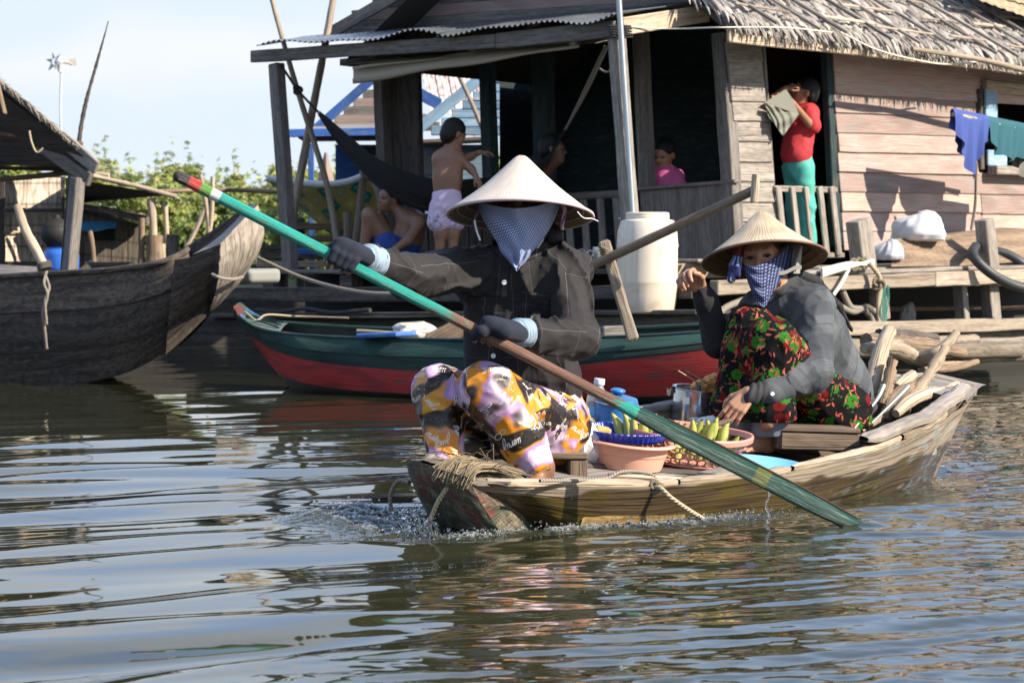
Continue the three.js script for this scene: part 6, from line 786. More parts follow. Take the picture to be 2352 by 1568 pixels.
// ---------------------------------------------------------------- the sampan
const hullTex = (() => {   // bare boards above, wet and weedy towards the water; v runs down from the gunwale in metres
  const rep = [1 / 3.4, 1 / 0.42];
  const wet = (u, v) => { const s = u * 3.4, w = 0.040 - 0.034 * sstep(0.25, 0.5, s) + 0.03 * sstep(0.95, 1.3, s) + 0.035 * sstep(1.4, 2.0, s) + 0.03 * sstep(2.0, 2.9, s) + 0.02 * tnoise(u, v, 9, 3, 61) + 0.014 * tnoise(u, v, 34, 8, 62); return sstep(w - 0.006, w + 0.006, v * 0.42); };
  const map = tex(1024, 256, (u, v, o) => { const g = grain((u * 3.4 / 1.6) % 1, v, 5), W = wet(u, v), s = u * 3.4, m = sstep(-0.1, 0.35, tnoise(u, v, 22, 5, 64)) * (1 - sstep(1.4, 2.6, s) * 0.6), bl = sstep(0.26, 0.40, tnoise(u, v, 60, 22, 66) + 0.4 * tnoise(u, v, 12, 4, 67)) * sstep(1.0, 2.2, s); let t = clamp(0.55 + 0.5 * g.fine + 0.6 * g.mid + 0.5 * g.big, 0, 1); const c = (1 - 0.6 * g.crack);
    for (let k = 0; k < 3; k++) { const dry = lerp([0.12, 0.09, 0.06][k], [0.255, 0.205, 0.15][k], t) * c, w = lerp(lerp([0.030, 0.020, 0.011][k], [0.078, 0.052, 0.026][k], t), lerp([0.045, 0.033, 0.008][k], [0.085, 0.062, 0.014][k], t), m) * c; o[k] = lerp(lerp(dry, w, W), [0.24, 0.33, 0.36][k], bl * 0.28); } }, { srgb: true, rep });
  const rough = tex(512, 128, (u, v, o) => { o[1] = lerp(0.85, 0.22 + 0.25 * Math.abs(tnoise(u, v, 40, 12, 68)), wet(u, v)); o[0] = o[2] = 0; }, { rep });
  return { map, rough };
})();
const hullMat = std([1, 1, 1], { map: hullTex.map, roughnessMap: hullTex.rough, roughness: 1, bumpMap: woodSets.hull.bump, bumpScale: 0.0014, name: 'wet hull boards' });
const boat = thing('sampan', 'low weathered wooden sampan carrying two people and their goods', 'boat');
{
  const inw = (s) => hullB(s) - 0.028, botB = (s) => Math.max(0.06, hullB(s) * 0.80 - 0.02), botY = tab([[0, 0.02], [0.12, -0.03], [0.34, -0.10], [1.2, -0.12], [2.3, -0.10], [2.72, -0.04], [2.94, 0.12]]);
  const lean = (s) => s + 0.0;
  const side = (sg, v0, v1, out = 0) => (u, v) => { const s = lerp(0.01, 2.94, u), w = lerp(v0, v1, v), n = 0.004 * noise3(s * 6, w * 3, sg * 5); const rake = s + 0.30 * w * (1 - sstep(0, 0.5, s)) - 0.24 * w * sstep(2.5, 2.94, s); return bt(rake, sg * (lerp(hullB(s), botB(s), Math.pow(w, 1.5)) + out + n), lerp(hullH(s), botY(s), w)); };
  const uvH = (v0, v1) => (u, v) => [u * 2.94, lerp(v0, v1, v) * 0.27];
  part(boat, 'strake', sheet(side(1, 0.0, 0.46, 0.006), 110, 6, uvH(0, 0.46)), hullMat, 'upper near strake'); part(boat, 'strake', sheet(side(1, 0.455, 1.0), 110, 8, uvH(0.455, 1)), hullMat, 'lower near strake, wet and weedy');
  part(boat, 'strake', sheet(side(-1, 0.0, 0.46, 0.004), 90, 5, uvH(0, 0.46)), hullMat); part(boat, 'strake', sheet(side(-1, 0.455, 1.0), 90, 6, uvH(0.455, 1)), hullMat);
  part(boat, 'bottom', sheet((u, v) => { const a = side(1, 1, 1)(u, 0), b = side(-1, 1, 1)(u, 0); return a.lerp(b, v); }, 60, 6, (u, v) => [u * 3, v * 0.6]), std([0.10, 0.09, 0.065], { map: woodSets.hull.map, roughness: 0.5 }));  // tinted dark so the shade below the bow is in the colour
  // planking inside
  const ins = (sg) => sheet((u, v) => { const s = lerp(0.40, 2.86, u); return bt(s, sg * (lerp(inw(s), botB(s) - 0.02, v)), lerp(hullH(s) - 0.002, Math.min(hullH(s) - 0.05, botY(s) + 0.03), v)); }, 70, 4, (u, v) => [u * 3, v * 0.3]);
  part(boat, 'lining', ins(1), wood('hull', 0)); part(boat, 'lining', ins(-1), wood('hull', 0));
  const floor = sub(boat, 'floor'); for (let i = 0; i < 4; i++) part(floor, 'floor_board', sheet((u, v) => { const s = lerp(0.5, 2.8, u), b = lerp(-0.9 + i * 0.45, -0.9 + i * 0.45 + 0.44, v); return bt(s, b * (hullB(s) - 0.09), 0.025 + 0.03 * sstep(2, 3, s)); }, 20, 2, (u, v) => [u * 2.3, v * 0.2 + i]), wood('dark', i % 3));
  // gunwales: near one in broken lengths
  const rail = (sg, s0, s1, w, t, y = 0.004, o = 0) => { const n = Math.max(2, Math.round((s1 - s0) / 0.12)), r = Rng(Math.floor(s0 * 100 + 7 * sg)), cr = []; for (let i = 0; i <= n; i++) cr.push(lerp(s0, s1, i / n)); const g = sheet((u, v) => { const s = lerp(s0, s1, u), a = v * 8 % 8, k = Math.floor(Math.min(7.999, a)), f = a - k, q = [[0.5, -0.5], [0.5, 0.3], [0.3, 0.5], [-0.3, 0.5], [-0.5, 0.3], [-0.5, -0.5], [0, -0.5], [0.3, -0.5], [0.5, -0.5]], A = q[k], B = q[k + 1], x = lerp(A[0], B[0], f), yy = lerp(A[1], B[1], f), e = u < 0.001 || u > 0.999 ? 0.6 : 1; return bt(s, sg * (hullB(s) - w * 0.42 + x * w * e + o) + 0.004 * noise3(s * 14, yy * 2, sg), hullH(s) + y + yy * t * e + 0.003 * noise3(s * 20, x * 3, 4)); }, n * 3, 16, (u, v) => [lerp(s0, s1, u), v * 0.15]); return g; };
  for (const [a, b, w, t, m] of [[0.08, 0.62, 0.034, 0.026, 'pale'], [0.632, 0.74, 0.032, 0.024, 'pale'], [0.75, 1.28, 0.030, 0.022, 'hull'], [1.30, 2.02, 0.028, 0.02, 'pale'], [2.04, 2.5, 0.026, 0.02, 'hull']]) part(boat, 'gunwale', rail(1, a, b, w, t), wood(m, 1));
  part(boat, 'gunwale', rail(1, 1.74, 2.80, 0.06, 0.026, 0.040, 0.0), wood('grey', 1), 'cracked loose plank lying on the near gunwale');
  for (const [a, b] of [[0.1, 1.0], [1.02, 2.2], [2.22, 2.98]]) part(boat, 'gunwale', rail(-1, a, b, 0.04, 0.03), wood('grey', 2));
  // bow block and stem face
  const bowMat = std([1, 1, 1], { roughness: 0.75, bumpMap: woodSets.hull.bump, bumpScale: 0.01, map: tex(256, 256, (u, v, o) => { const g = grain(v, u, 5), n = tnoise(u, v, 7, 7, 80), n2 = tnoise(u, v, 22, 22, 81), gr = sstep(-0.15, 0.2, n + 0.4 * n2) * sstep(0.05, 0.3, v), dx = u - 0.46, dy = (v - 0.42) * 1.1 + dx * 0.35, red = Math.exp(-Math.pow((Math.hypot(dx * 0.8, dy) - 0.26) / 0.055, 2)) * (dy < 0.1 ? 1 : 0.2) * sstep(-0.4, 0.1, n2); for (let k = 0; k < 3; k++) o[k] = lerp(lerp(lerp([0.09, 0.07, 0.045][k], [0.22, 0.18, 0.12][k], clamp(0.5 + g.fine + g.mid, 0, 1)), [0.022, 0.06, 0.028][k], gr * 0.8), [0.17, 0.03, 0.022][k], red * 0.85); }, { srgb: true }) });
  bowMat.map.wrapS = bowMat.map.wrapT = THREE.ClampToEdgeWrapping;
  part(boat, 'stem_face', sheet((u, v) => { const b = lerp(0.122, -0.122, u), bb = lerp(0.20, -0.13, u), e = 1 - Math.pow(Math.abs(u * 2 - 1), 6); const y = lerp(0.172 + 0.018 * e, -0.10, v); return bt(lerp(-0.035 + 0.03 * (1 - e), 0.24, Math.pow(v, 1.25)) - 0.02 * Math.sin(v * 3.1) * e + 0.004 * noise3(u * 9, v * 9, 2), lerp(b, bb, v), y); }, 24, 24, (u, v) => [u, v]), bowMat, 'dark mossy bow end with traces of green and red paint');
  for (const sg of [1, -1]) part(boat, 'bow_cheek', sheet((u, v) => { const e = bt(lerp(-0.005, 0.24, Math.pow(v, 1.25)), sg > 0 ? lerp(0.122, 0.20, v) : -lerp(0.122, 0.13, v), lerp(0.172, -0.10, v)), q = side(sg, 0, 1)(0.05 * v, v); return e.lerp(q, u * 1.02); }, 6, 16, (u, v) => [0.75 + 0.2 * u, v]), bowMat, 'cheek beside the bow end, coloured dark for the shadow wedge there');  // closes the gap in bow colour; its darkness stands for a shadow wedge
  part(boat, 'bow_block', sheet((u, v) => { const e = 1 - Math.pow(Math.abs(u * 2 - 1), 4); return bt(lerp(-0.035 + 0.03 * (1 - Math.pow(Math.abs(u * 2 - 1), 6)), 0.22, v), lerp(0.124, -0.124, u) * (1 + 0.7 * v), 0.172 + 0.018 * e - 0.02 * v + 0.005 * noise3(u * 6, v * 6, 1)); }, 16, 12, (u, v) => [v * 0.3, u * 0.25]), wood('hull', 0));
  // fore deck boards and stern deck
  const dk = sub(boat, 'fore_deck'); for (let i = 0; i < 3; i++) part(dk, 'deck_board', sheet((u, v) => { const s = lerp(0.16, 1.58, u), b = lerp(-1 + i * 0.667, -1 + i * 0.667 + 0.655, v); return bt(s, b * (hullB(s) - 0.04), 0.112 + 0.002 * noise3(s * 5, b * 5, i)); }, 24, 2, (u, v) => [u * 1.4, v * 0.2 + i * 0.3]), wood('grey', i === 1 ? 2 : 0));
  part(dk, 'deck_edge', beam(bt(1.58, -0.36, 0.10), bt(1.58, 0.36, 0.10), 0.03, 0.03), wood('brown', 0));
  part(boat, 'thwart', beam(bt(1.95, -0.33, 0.12), bt(1.95, 0.34, 0.12), 0.03, 0.10, { up: V(0, 1, 0.05) }), wood('brown', 0)); part(boat, 'thwart', beam(bt(2.36, -0.28, 0.15), bt(2.36, 0.28, 0.15), 0.03, 0.12), wood('grey', 1));
  part(boat, 'stern_deck', sheet((u, v) => { const s = lerp(2.70, 3.03, u); return bt(s, lerp(-1, 1, v) * (hullB(s) + 0.01), hullH(s) + 0.012); }, 8, 4, (u, v) => [v * 0.4, u * 0.3]), wood('grey', 2)); part(boat, 'stern_edge', beam(bt(2.945, -0.115, 0.315), bt(2.945, 0.115, 0.315), 0.045, 0.03), wood('hull', 1));
  part(boat, 'stern_board', sheet((u, v) => bt(lerp(2.94, 2.78, v), lerp(-1, 1, u) * lerp(0.11, botB(2.94), v), lerp(0.32, 0.10, v)), 6, 6, (u, v) => [u * 0.3, v * 0.3]), wood('hull', 1));
  for (const s of [1.02, 1.7, 2.1]) for (const sg of [1, -1]) part(boat, 'rib', beam(bt(s, sg * (inw(s) - 0.012), hullH(s) - 0.02), bt(s, sg * (botB(s) - 0.03), 0.0), 0.035, 0.03), wood('brown', 0));
  // glued patches on the near side
  const patchM = phys([0.42, 0.27, 0.10], { roughness: 0.25, clearcoat: 0.5, map: tex(128, 128, (u, v, o) => { const n = 0.7 + 0.5 * tnoise(u, v, 7, 7, 90) + 0.3 * tnoise(u, v, 20, 20, 91), ed = sstep(0.05, 0.0, Math.min(u, 1 - u, v, 1 - v)); for (let k = 0; k < 3; k++) o[k] = clamp(n, 0.1, 1) * (1 - ed) + ed * [1, 1.2, 1.6][k]; }) });
  const hitHull = (px, py) => { let best = null, bd = 1e9; for (let s = 0.1; s < 2.2; s += 0.01) for (let w = 0; w <= 1; w += 0.02) { const p = side(1, w, w)((s - 0.01) / 3.01, 0), q = p.clone().sub(camera.position), z = -(q.z * cp + q.y * sp), x = CX + F * q.x / z, y = CY - F * (q.y * cp - q.z * sp) / z, d = (x - px) ** 2 + (y - py) ** 2; if (d < bd) { bd = d; best = p; } } return best.addScaledVector(BN, 0.010); };
  const patch = (cs) => { const c = cs.map(([x, y]) => V(x, y, 0)); return sheet((u, v) => { const q = quadF(...c)(u, v); return hitHull(q.x, q.y).addScaledVector(BN, 0.002 * noise3(u * 6, v * 6, 1)); }, 10, 5); };
  part(boat, 'patch', patch([[1186, 1172], [1216, 1200], [1200, 1222], [1156, 1198]]), patchM, 'glossy diamond patch'); part(boat, 'patch', patch([[1336, 1186], [1568, 1182], [1562, 1206], [1322, 1216]]), patchM, 'long glossy strip patch');
}
// straw and ropes at the bow
{
  const w = thing('straw_wad', 'wad of frayed straw rope wedged over the bow end', 'straw'), r = Rng(8), l = [], l2 = [];
  for (let c = 0; c < 2; c++) for (let i = 0; i < 90; i++) {
    const b0 = (c ? 0.118 : 0.055) + rr(-0.024, 0.020, r), h = rr(0, 0.022, r), k = rr(-0.03, 0.03, r), e = rr(0.3, 1, r), q = [bt(0.17 + rr(-0.04, 0.05, r), b0 + k + 0.02, 0.180 + h * 0.6), bt(0.09, b0 + k * 0.5, 0.196 + h), bt(0.01, b0, 0.198 + h), bt(-0.034 - h * 0.5, b0 - k, 0.178 + h * 0.5), bt(-0.044 - h * 0.6, b0 - k * 1.2, 0.178 - 0.028 * e)];
    (i % 2 ? l : l2).push(rod(r() < 0.5 ? q : q.slice(1, 4), rr(0.0013, 0.0026, r), { seg: 4, n: 7 }));
  }
  for (let i = 0; i < 40; i++) { const c = bt(rr(0.02, 0.16, r), rr(-0.08, 0.15, r), 0.2), d = V(rr(-1, 1, r), rr(-0.2, 0.6, r), rr(-0.5, 1, r)).normalize().multiplyScalar(rr(0.02, 0.05, r)); l2.push(rod([c, c.clone().add(d).add(V(0, 0.006, 0)), c.clone().addScaledVector(d, 1.7)], 0.0012, { seg: 4, n: 4 })); }
  stuff(part(w, 'straw', merge(l), std([0.24, 0.185, 0.11], { roughness: 0.9 }))); stuff(part(w, 'straw', merge(l2), std([0.13, 0.10, 0.06], { roughness: 0.9 })));
  cord('bow_loop', 'grey rope loop hanging from left of the bow into the water', [bP(940, 1108, -0.14), bP(915, 1104, -0.19), bP(897, 1135, -0.22), bP(902, 1180, -0.22), bP(925, 1212, -0.18), bP(942, 1232, -0.16)], 0.0065, ropeGrey);
  cord('bow_loop', 'knotted rope hanging across the dark bow end', [bP(1042, 1118, 0.09), bP(1036, 1150, 0.05), bP(1022, 1182, 0.02), bP(1002, 1212, -0.02), bP(980, 1236, -0.04)].map((p, i) => p.addScaledVector(BA, -[0.03, 0.06, 0.06, 0.05, 0.03][i])), 0.0068, ropeTan);
  cord('deck_rope', 'thin rope lying along the foredeck under the stool', [[1240, 1104], [1330, 1103], [1395, 1098], [1425, 1084], [1475, 1084], [1500, 1092], [1510, 1106], [1506, 1118]].map(([x, y]) => bP(x, y, 0.27)), 0.0055, ropeGrey);
  const sr = thing('side_rope', 'tan rope knotted on near gunwale trailing into the water', 'rope'); part(sr, 'rope', rod([[1490, 1118, 0.33], [1512, 1118, 0.36], [1540, 1142, 0.40], [1580, 1170, 0.42], [1625, 1197, 0.43]].map(([x, y, b]) => bP(x, y, b)), 0.008, { seg: 7 }), ropeTan); part(sr, 'knot', at(new THREE.TorusKnotGeometry(0.012, 0.007, 40, 6), bP(1506, 1118, 0.35)), ropeTan);
}
// stool and box to sit on, sticks on the deck
{
  const st = thing('stool', 'low brown wooden stool under the paddler', 'stool'), F0 = (s, b, y) => bt(s, b, y);
  const q = bAt(1205, 0.02), s0 = q.s, top = 0.225, ax = BA, rot = (ds, db, y) => F0(s0 + 0.03 + ds, db, y);
  const A = P(1062, 1046, 7.95), B = P(1352, 1048, 8.02), dir = B.clone().sub(A).normalize(), back = V(-dir.z, 0, dir.x).multiplyScalar(-1); const mid = A.clone().lerp(B, 0.5);
  for (const k of [0.055, 0.165]) part(st, 'seat_board', beam(A.clone().addScaledVector(back, k), B.clone().addScaledVector(back, k), 0.022, 0.105, { c: 0.004 }), wood('brown', 0));
  for (const t of [0.085, 0.925]) part(st, 'leg', beam(A.clone().lerp(B, t).addScaledVector(back, 0.11).add(V(0, -0.012, 0)), A.clone().lerp(B, t).addScaledVector(back, 0.11).add(V(0, -0.100, 0)), 0.205, 0.058, { side: back, c: 0.004 }), wood('brown', 0));
  part(st, 'stretcher', beam(A.clone().lerp(B, 0.1).addScaledVector(back, 0.11).add(V(0, -0.035, 0)), A.clone().lerp(B, 0.9).addScaledVector(back, 0.11).add(V(0, -0.035, 0)), 0.03, 0.02), wood('brown', 0));
  const bx = thing('wooden_box', 'dark flat wooden box under the squatting cook', 'box'), C = bP(1792, 984, 0.1), D = bP(1975, 990, 0.28), dd = D.clone().sub(C).normalize(), bk = V(-dd.z, 0, dd.x).multiplyScalar(-1);
  part(bx, 'lid', beam(C.clone().addScaledVector(bk, 0.12), D.clone().addScaledVector(bk, 0.12), 0.018, 0.27, { c: 0.004 }), wood('brown', 0)); part(bx, 'front_board', beam(C.clone().add(V(0, -0.04, 0)), D.clone().add(V(0, -0.04, 0)), 0.062, 0.018), wood('brown', 0)); part(bx, 'end_board', beam(C.clone().add(V(0, -0.04, 0)), C.clone().addScaledVector(bk, 0.24).add(V(0, -0.04, 0)), 0.062, 0.018), wood('brown', 0));
  solo('dark_pole', 'dark round pole lying behind the stool along the deck', 'pole', rod([bP(1062, 1062, -0.14), bP(1350, 1072, -0.06), bP(1630, 1092, 0.16)], 0.0145, { seg: 10, n: 10 }), wood('dark', 2));
  solo('pale_stick', 'pale split stick lying along near deck edge', 'stick', beam(bP(1402, 1092, 0.25), bP(1668, 1106, 0.28), 0.016, 0.028, { wob: 0.002 }), wood('pale', 1));
  solo('short_stick', 'short grey stick beside the straw wad', 'stick', rod([bP(1118, 1104, 0.16), bP(1172, 1106, 0.2)], 0.008, { seg: 7 }), wood('grey', 1));
  solo('loose_board', 'grey board end lying on the deck past the pale stick', 'board', beam(bP(1640, 1096, 0.26), bP(1690, 1080, 0.28), 0.018, 0.16, { wob: 0.003 }), wood('grey', 1));
}
// paddle
{
  const t = thing('paddle', 'long turquoise painted paddle with worn shaft and dark green blade', 'paddle');
  const a = P(410, 405, 7.30), b = P(1985, 1218, 7.56), D = b.clone().sub(a), L = D.length(), d = D.clone().normalize(), pt = (k) => a.clone().addScaledVector(D, k);
  const pm = std([1, 1, 1], { roughness: 0.38, bumpMap: woodSets.grey.bump, bumpScale: 0.002, map: tex(1024, 64, (u, v, o) => { const g = grain((u * 1.4) % 1, v, 17), x = u, n = 0.45 * tnoise(u, v, 60, 5, 18) + 0.4 * tnoise(u, v, 160, 11, 19) + 0.4 * g.fine, worn = sstep(0.26, 0.34, n * (1 - 0.55 * sstep(0.6, 0.68, x)) + 0.75 * sstep(0.34, 0.47, x) * (1 - sstep(0.585, 0.66, x)) - 0.06 + 0.20 * sstep(0.24, 0.4, x) * (1 - sstep(0.6, 0.68, x))); let c = [0.008, 0.30, 0.235]; if (x < 0.014) c = [0.03, 0.026, 0.022]; else if (x < 0.030) c = [0.46, 0.02, 0.014]; else if (x < 0.045) c = [0.10, 0.26, 0.035]; else if (x < 0.058) c = [0.62, 0.64, 0.62]; else if (x > 0.66) c = x > 0.835 && x < 0.855 ? [0.09, 0.11, 0.015] : [0.005, 0.055, 0.04]; for (let k = 0; k < 3; k++) o[k] = lerp(c[k] * (1 + 0.2 * g.mid), [0.17, 0.085, 0.05][k] * (1 + 0.4 * g.fine), worn); }, { srgb: true }) });
  pm.map.wrapS = THREE.ClampToEdgeWrapping;
  const up = V(d.y * -1, d.x, 0).normalize(), out = d.clone().cross(up);   // the blade's flat faces up-left and the viewer
  const f = (u, v) => { const k = u, an = v * 2 * Math.PI, r0 = lerp(0.0165, 0.0155, k), bl = sstep(0.60, 0.74, k) * (1 - 0.55 * sstep(0.90, 1.0, k)), w = lerp(r0, 0.027, bl), th = lerp(r0, 0.007, bl); return pt(k).addScaledVector(up, Math.cos(an) * w).addScaledVector(out, Math.sin(an) * th); };
  part(t, 'shaft_and_blade', sheet(f, 160, 24, (u, v) => [u, v]), pm); part(t, 'end_cap', at(new THREE.SphereGeometry(0.0166, 14, 10), a), std([0.03, 0.026, 0.022]));
  // rusty edge strip on the blade
  part(t, 'edge_strip', rod([0.70, 0.78, 0.86, 0.93, 0.985].map((k) => f(k, 0).addScaledVector(up, 0.001)), 0.0035, { seg: 6 }), std([0.15, 0.075, 0.045], { roughness: 0.9, map: woodSets.grey.map }));
}
// goods for sale
const deckAt = (px, py, b) => bP(px, py, b);
{
  const tub = thing('basin', 'peach pink plastic basin behind the stool', 'basin'), c = bP(1438, 1072, -0.03), k = -c.z / F, tl = new THREE.Matrix4().makeRotationAxis(BA, HEEL * 0.8);
  const L = (pts, seg = 56) => lathe(pts.map(([x, y]) => [x * k, y * k]), seg).applyMatrix4(tl).translate(c.x, c.y, c.z);
  const peach = phys([0.72, 0.38, 0.27], { roughness: 0.38, transmission: 0.12 });
  part(tub, 'body', L([[0, 0], [78, 0], [82, 3], [88, 32], [89, 36], [90.5, 36], [94, 62], [97, 64], [107, 64], [109, 61], [108, 58], [104, 57]]), peach); part(tub, 'inner_wall', L([[94, 64], [88, 36], [80, 6], [0, 5]]), peach);
  const tray = thing('fluted_tray', 'blue fluted plastic tray sitting on the peach basin', 'tray'), bl = phys([0.018, 0.05, 0.40], { roughness: 0.3, transmission: 0.1 }), R = (a) => 1 + 0.018 * Math.sin(a * 44), tc = c.clone().add(V(0, 62 * k, 0)); const shp = [[0, 2], [80, 2], [86, 6], [96, 26], [99, 27], [100, 25]];
  const tg = sheet((u, v) => { const a = u * 6.2832, q = v * (shp.length - 1), i = Math.min(shp.length - 2, Math.floor(q)), r = lerp(shp[i][0], shp[i + 1][0], q - i) * (i > 0 ? R(a) : 1), y = lerp(shp[i][1], shp[i + 1][1], q - i); return V(Math.cos(a) * r * k, y * k, Math.sin(a) * r * k); }, 264, 15); tg.applyMatrix4(new THREE.Matrix4().makeRotationZ(0.05)).applyMatrix4(tl).translate(tc.x, tc.y, tc.z); part(tray, 'body', tg, bl);
  const cake = thing('fried_cake', 'golden fried cake standing in the blue tray', 'food'), cg = new RoundedBoxGeometry(0.056, 0.062, 0.04, 5, 0.015), pp = cg.attributes.position; for (let i = 0; i < pp.count; i++) { const n = 1 + 0.10 * noise3(pp.getX(i) * 70, pp.getY(i) * 70, pp.getZ(i) * 70) + 0.06 * noise3(pp.getX(i) * 160, pp.getY(i) * 160, pp.getZ(i) * 160); pp.setXYZ(i, pp.getX(i) * n * (1 + 1.5 * pp.getY(i)), pp.getY(i) * n, pp.getZ(i) * n); } cg.computeVertexNormals(); part(cake, 'crust', at(cg, P(1381, 1001, -tc.z - 0.05), [0.1, 0.3, -0.12]), std([0.60, 0.30, 0.07], { roughness: 0.6, bumpMap: matM.map, bumpScale: 0.003 }));
  for (const [x0, y0, x1, y1, l] of [[1335, 1010, 1368, 1016, 'short bamboo skewer left of fried cake'], [1385, 1008, 1425, 1016, 'short bamboo skewer in front of fried cake']]) solo('skewer', l, 'skewer', beam(P(x0, y0, -tc.z - 0.09), P(x1, y1, -tc.z - 0.1), 0.008, 0.004), wood('pale', 1));
  // basket with openings, and green bananas
  const bk = thing('basket', 'pink plastic lattice basket full of green bananas', 'basket'), bc = bP(1574, 1058, 0.02), kb = -bc.z / F, pink = phys([0.60, 0.25, 0.19], { roughness: 0.4, transmission: 0.1 }), brown = phys([0.42, 0.20, 0.14], { roughness: 0.45, transmission: 0.1 });
  const BL = (rx, ry, y) => (a) => V(Math.cos(a) * rx * kb, y * kb, Math.sin(a) * ry * kb).applyMatrix4(tl).add(bc), ring = (rx, ry, y, r, n = 60) => rod([...Array(33).keys()].map((i) => BL(rx, ry, y)(i / 32 * 6.2832)), r * kb, { seg: 7, n, caps: false });
  const rad = (y) => lerp(100, 142, y / 62), hx = [];   // hexagon lattice on the wall
  const rows = 4, cols = 34, hh = 58 / (rows * 1.5 + 0.5); const node = (a, y) => BL(rad(y), rad(y) * 0.92, y)(a);
  for (let r = 0; r < rows; r++) for (let i = 0; i < cols; i++) { const da = 6.2832 / cols, a = (i + (r % 2) * 0.5) * da, y0 = 4 + r * hh * 1.5, p = [[a, y0], [a + da / 2, y0 + hh * 0.5], [a + da / 2, y0 + hh * 1.5], [a, y0 + hh * 2], [a - da / 2, y0 + hh * 1.5], [a - da / 2, y0 + hh * 0.5]].map(([b, y]) => node(b, Math.min(62, y))); for (const j of [0, 1, 5]) { const A = p[j], B = p[(j + 1) % 6]; hx.push(rod([A, B], 2.5 * kb, { seg: 5, n: 1, caps: false })); } }
  stuff(part(bk, 'lattice_wall', merge(hx), brown)); part(bk, 'base', merge([ring(101, 93, 2, 4), sheet((u, v) => BL(100 * v, 92 * v, 1)(u * 6.2832), 40, 2)]), pink);
  part(bk, 'rim', sheet((u, v) => { const a = u * 6.2832, q = [[140, 58], [143, 70], [149, 72], [151, 68], [150, 58]], i = Math.min(3, Math.floor(v * 4)), f = v * 4 - i, r = lerp(q[i][0], q[i + 1][0], f), y = lerp(q[i][1], q[i + 1][1], f) + 5 * Math.max(0, Math.cos(a)) ** 4; return BL(r, r * 0.92, y)(a); }, 80, 12), pink);
  const banM = std([1, 1, 1], { vertexColors: true, roughness: 0.55 }), ban = (p, dir, up, L) => { const f = new Field(0.01), S = dir.clone().normalize(), U = up.clone().addScaledVector(S, -up.dot(S)).normalize(), w = (t, h) => p.clone().addScaledVector(S, t * L).addScaledVector(U, h * L); const pts = [w(0, 0), w(0.25, 0.06), w(0.5, 0.09), w(0.75, 0.07), w(0.92, 0.02)], g = rod(pts, [0.008, 0.0165, 0.018, 0.0165, 0.009, 0.0045], { seg: 7, n: 16 }); void f; return tint(g, (x, y, z) => { const t = V(x, y, z).sub(p).dot(S) / L, n = 0.5 + 0.5 * noise3(x * 40, y * 40, z * 40); return t > 0.88 ? [0.04, 0.032, 0.02] : [lerp(0.24, 0.42, n), lerp(0.30, 0.40, n), lerp(0.05, 0.10, n)]; }); };
  const hand = (x, y, b, n, fan, tilt, seed, label) => { const t = thing('banana_hand', label, 'bananas', 'hands of green bananas in the basket'), r = Rng(seed), o = bP(x, y, b); for (let i = 0; i < n; i++) { const q = i - (n - 1) / 2, d = V(q * fan + tilt, 1 + rr(-0.1, 0.1, r), rr(-0.2, 0.35, r)).normalize(), p0 = o.clone().add(V(q * 0.024, rr(-0.01, 0.006, r), (i % 2) * 0.012)); part(t, 'banana', ban(p0, d, V(-Math.sign(q || 1) * 0.6, 0, 0.5), rr(0.082, 0.10, r)), banM); } };
  hand(1462, 1008, -0.06, 5, 0.16, -0.1, 1, 'green bananas pointing up at left end of the basket'); hand(1505, 1014, -0.03, 4, 0.14, 0.1, 2, 'green bananas in the basket right of the leftmost hand'); hand(1548, 1020, 0.02, 3, 0.2, 0, 3, 'green bananas half behind the paddle'); hand(1590, 1018, 0.04, 4, 0.22, 0.2, 4, 'green bananas near middle of the basket rim'); hand(1630, 1020, 0.06, 4, 0.2, 0.1, 5, 'green bananas towards the right end of the basket'); hand(1572, 1052, 0.06, 5, 0.2, 0, 6, 'green bananas low in the basket behind the lattice'); hand(1640, 1056, 0.07, 5, 0.2, 0, 7, 'green bananas low at right behind the lattice');
  // pink bowl, plate, knife handle
  const bo = thing('bowl', 'small pink plastic bowl behind the basket', 'bowl'), bc2 = bP(1520, 976, -0.14), kk = -bc2.z / F; part(bo, 'body', lathe([[0, -18], [24, -18], [42, -2], [44, 0], [43, 1], [40, -1], [22, -15], [0, -15]].map(([x, y]) => [x * kk, y * kk]), 40).applyMatrix4(tl).translate(bc2.x, bc2.y + 0.012, bc2.z), phys([0.55, 0.17, 0.18], { roughness: 0.35 }));
  const pl = thing('plate', 'white enamel plate holding pale slices', 'plate'), pc = bP(1628, 968, -0.12), kp = -pc.z / F; part(pl, 'dish', lathe([[0, -9], [22, -9], [40, -1], [45, 1], [45, 2], [39, 1], [21, -7], [0, -7]].map(([x, y]) => [x * kp, y * kp]), 44).applyMatrix4(tl).translate(pc.x, pc.y, pc.z), phys([0.55, 0.60, 0.68], { roughness: 0.18 }));
  for (let i = 0; i < 3; i++) part(pl, 'slice', at(new THREE.CylinderGeometry(0.02, 0.02, 0.006, 18), pc.clone().add(V(-0.02 + i * 0.02, 0.003 + i * 0.004, 0.005)), [0.5, 0, 0.35 - i * 0.1]), std([0.62, 0.64, 0.62], { roughness: 0.4 }));
  const kn = thing('knife', 'dark cleaver held over the basket rim', 'knife'); part(kn, 'blade', beam(bP(1600, 985, 0.04), bP(1650, 972, 0.05), 0.016, 0.003), std([0.08, 0.08, 0.085], { metalness: 0.7, roughness: 0.4 })); part(kn, 'handle', rod([bP(1644, 974, 0.06), bP(1680, 966, 0.07)], 0.0095, { seg: 10 }), wood('brown', 0));
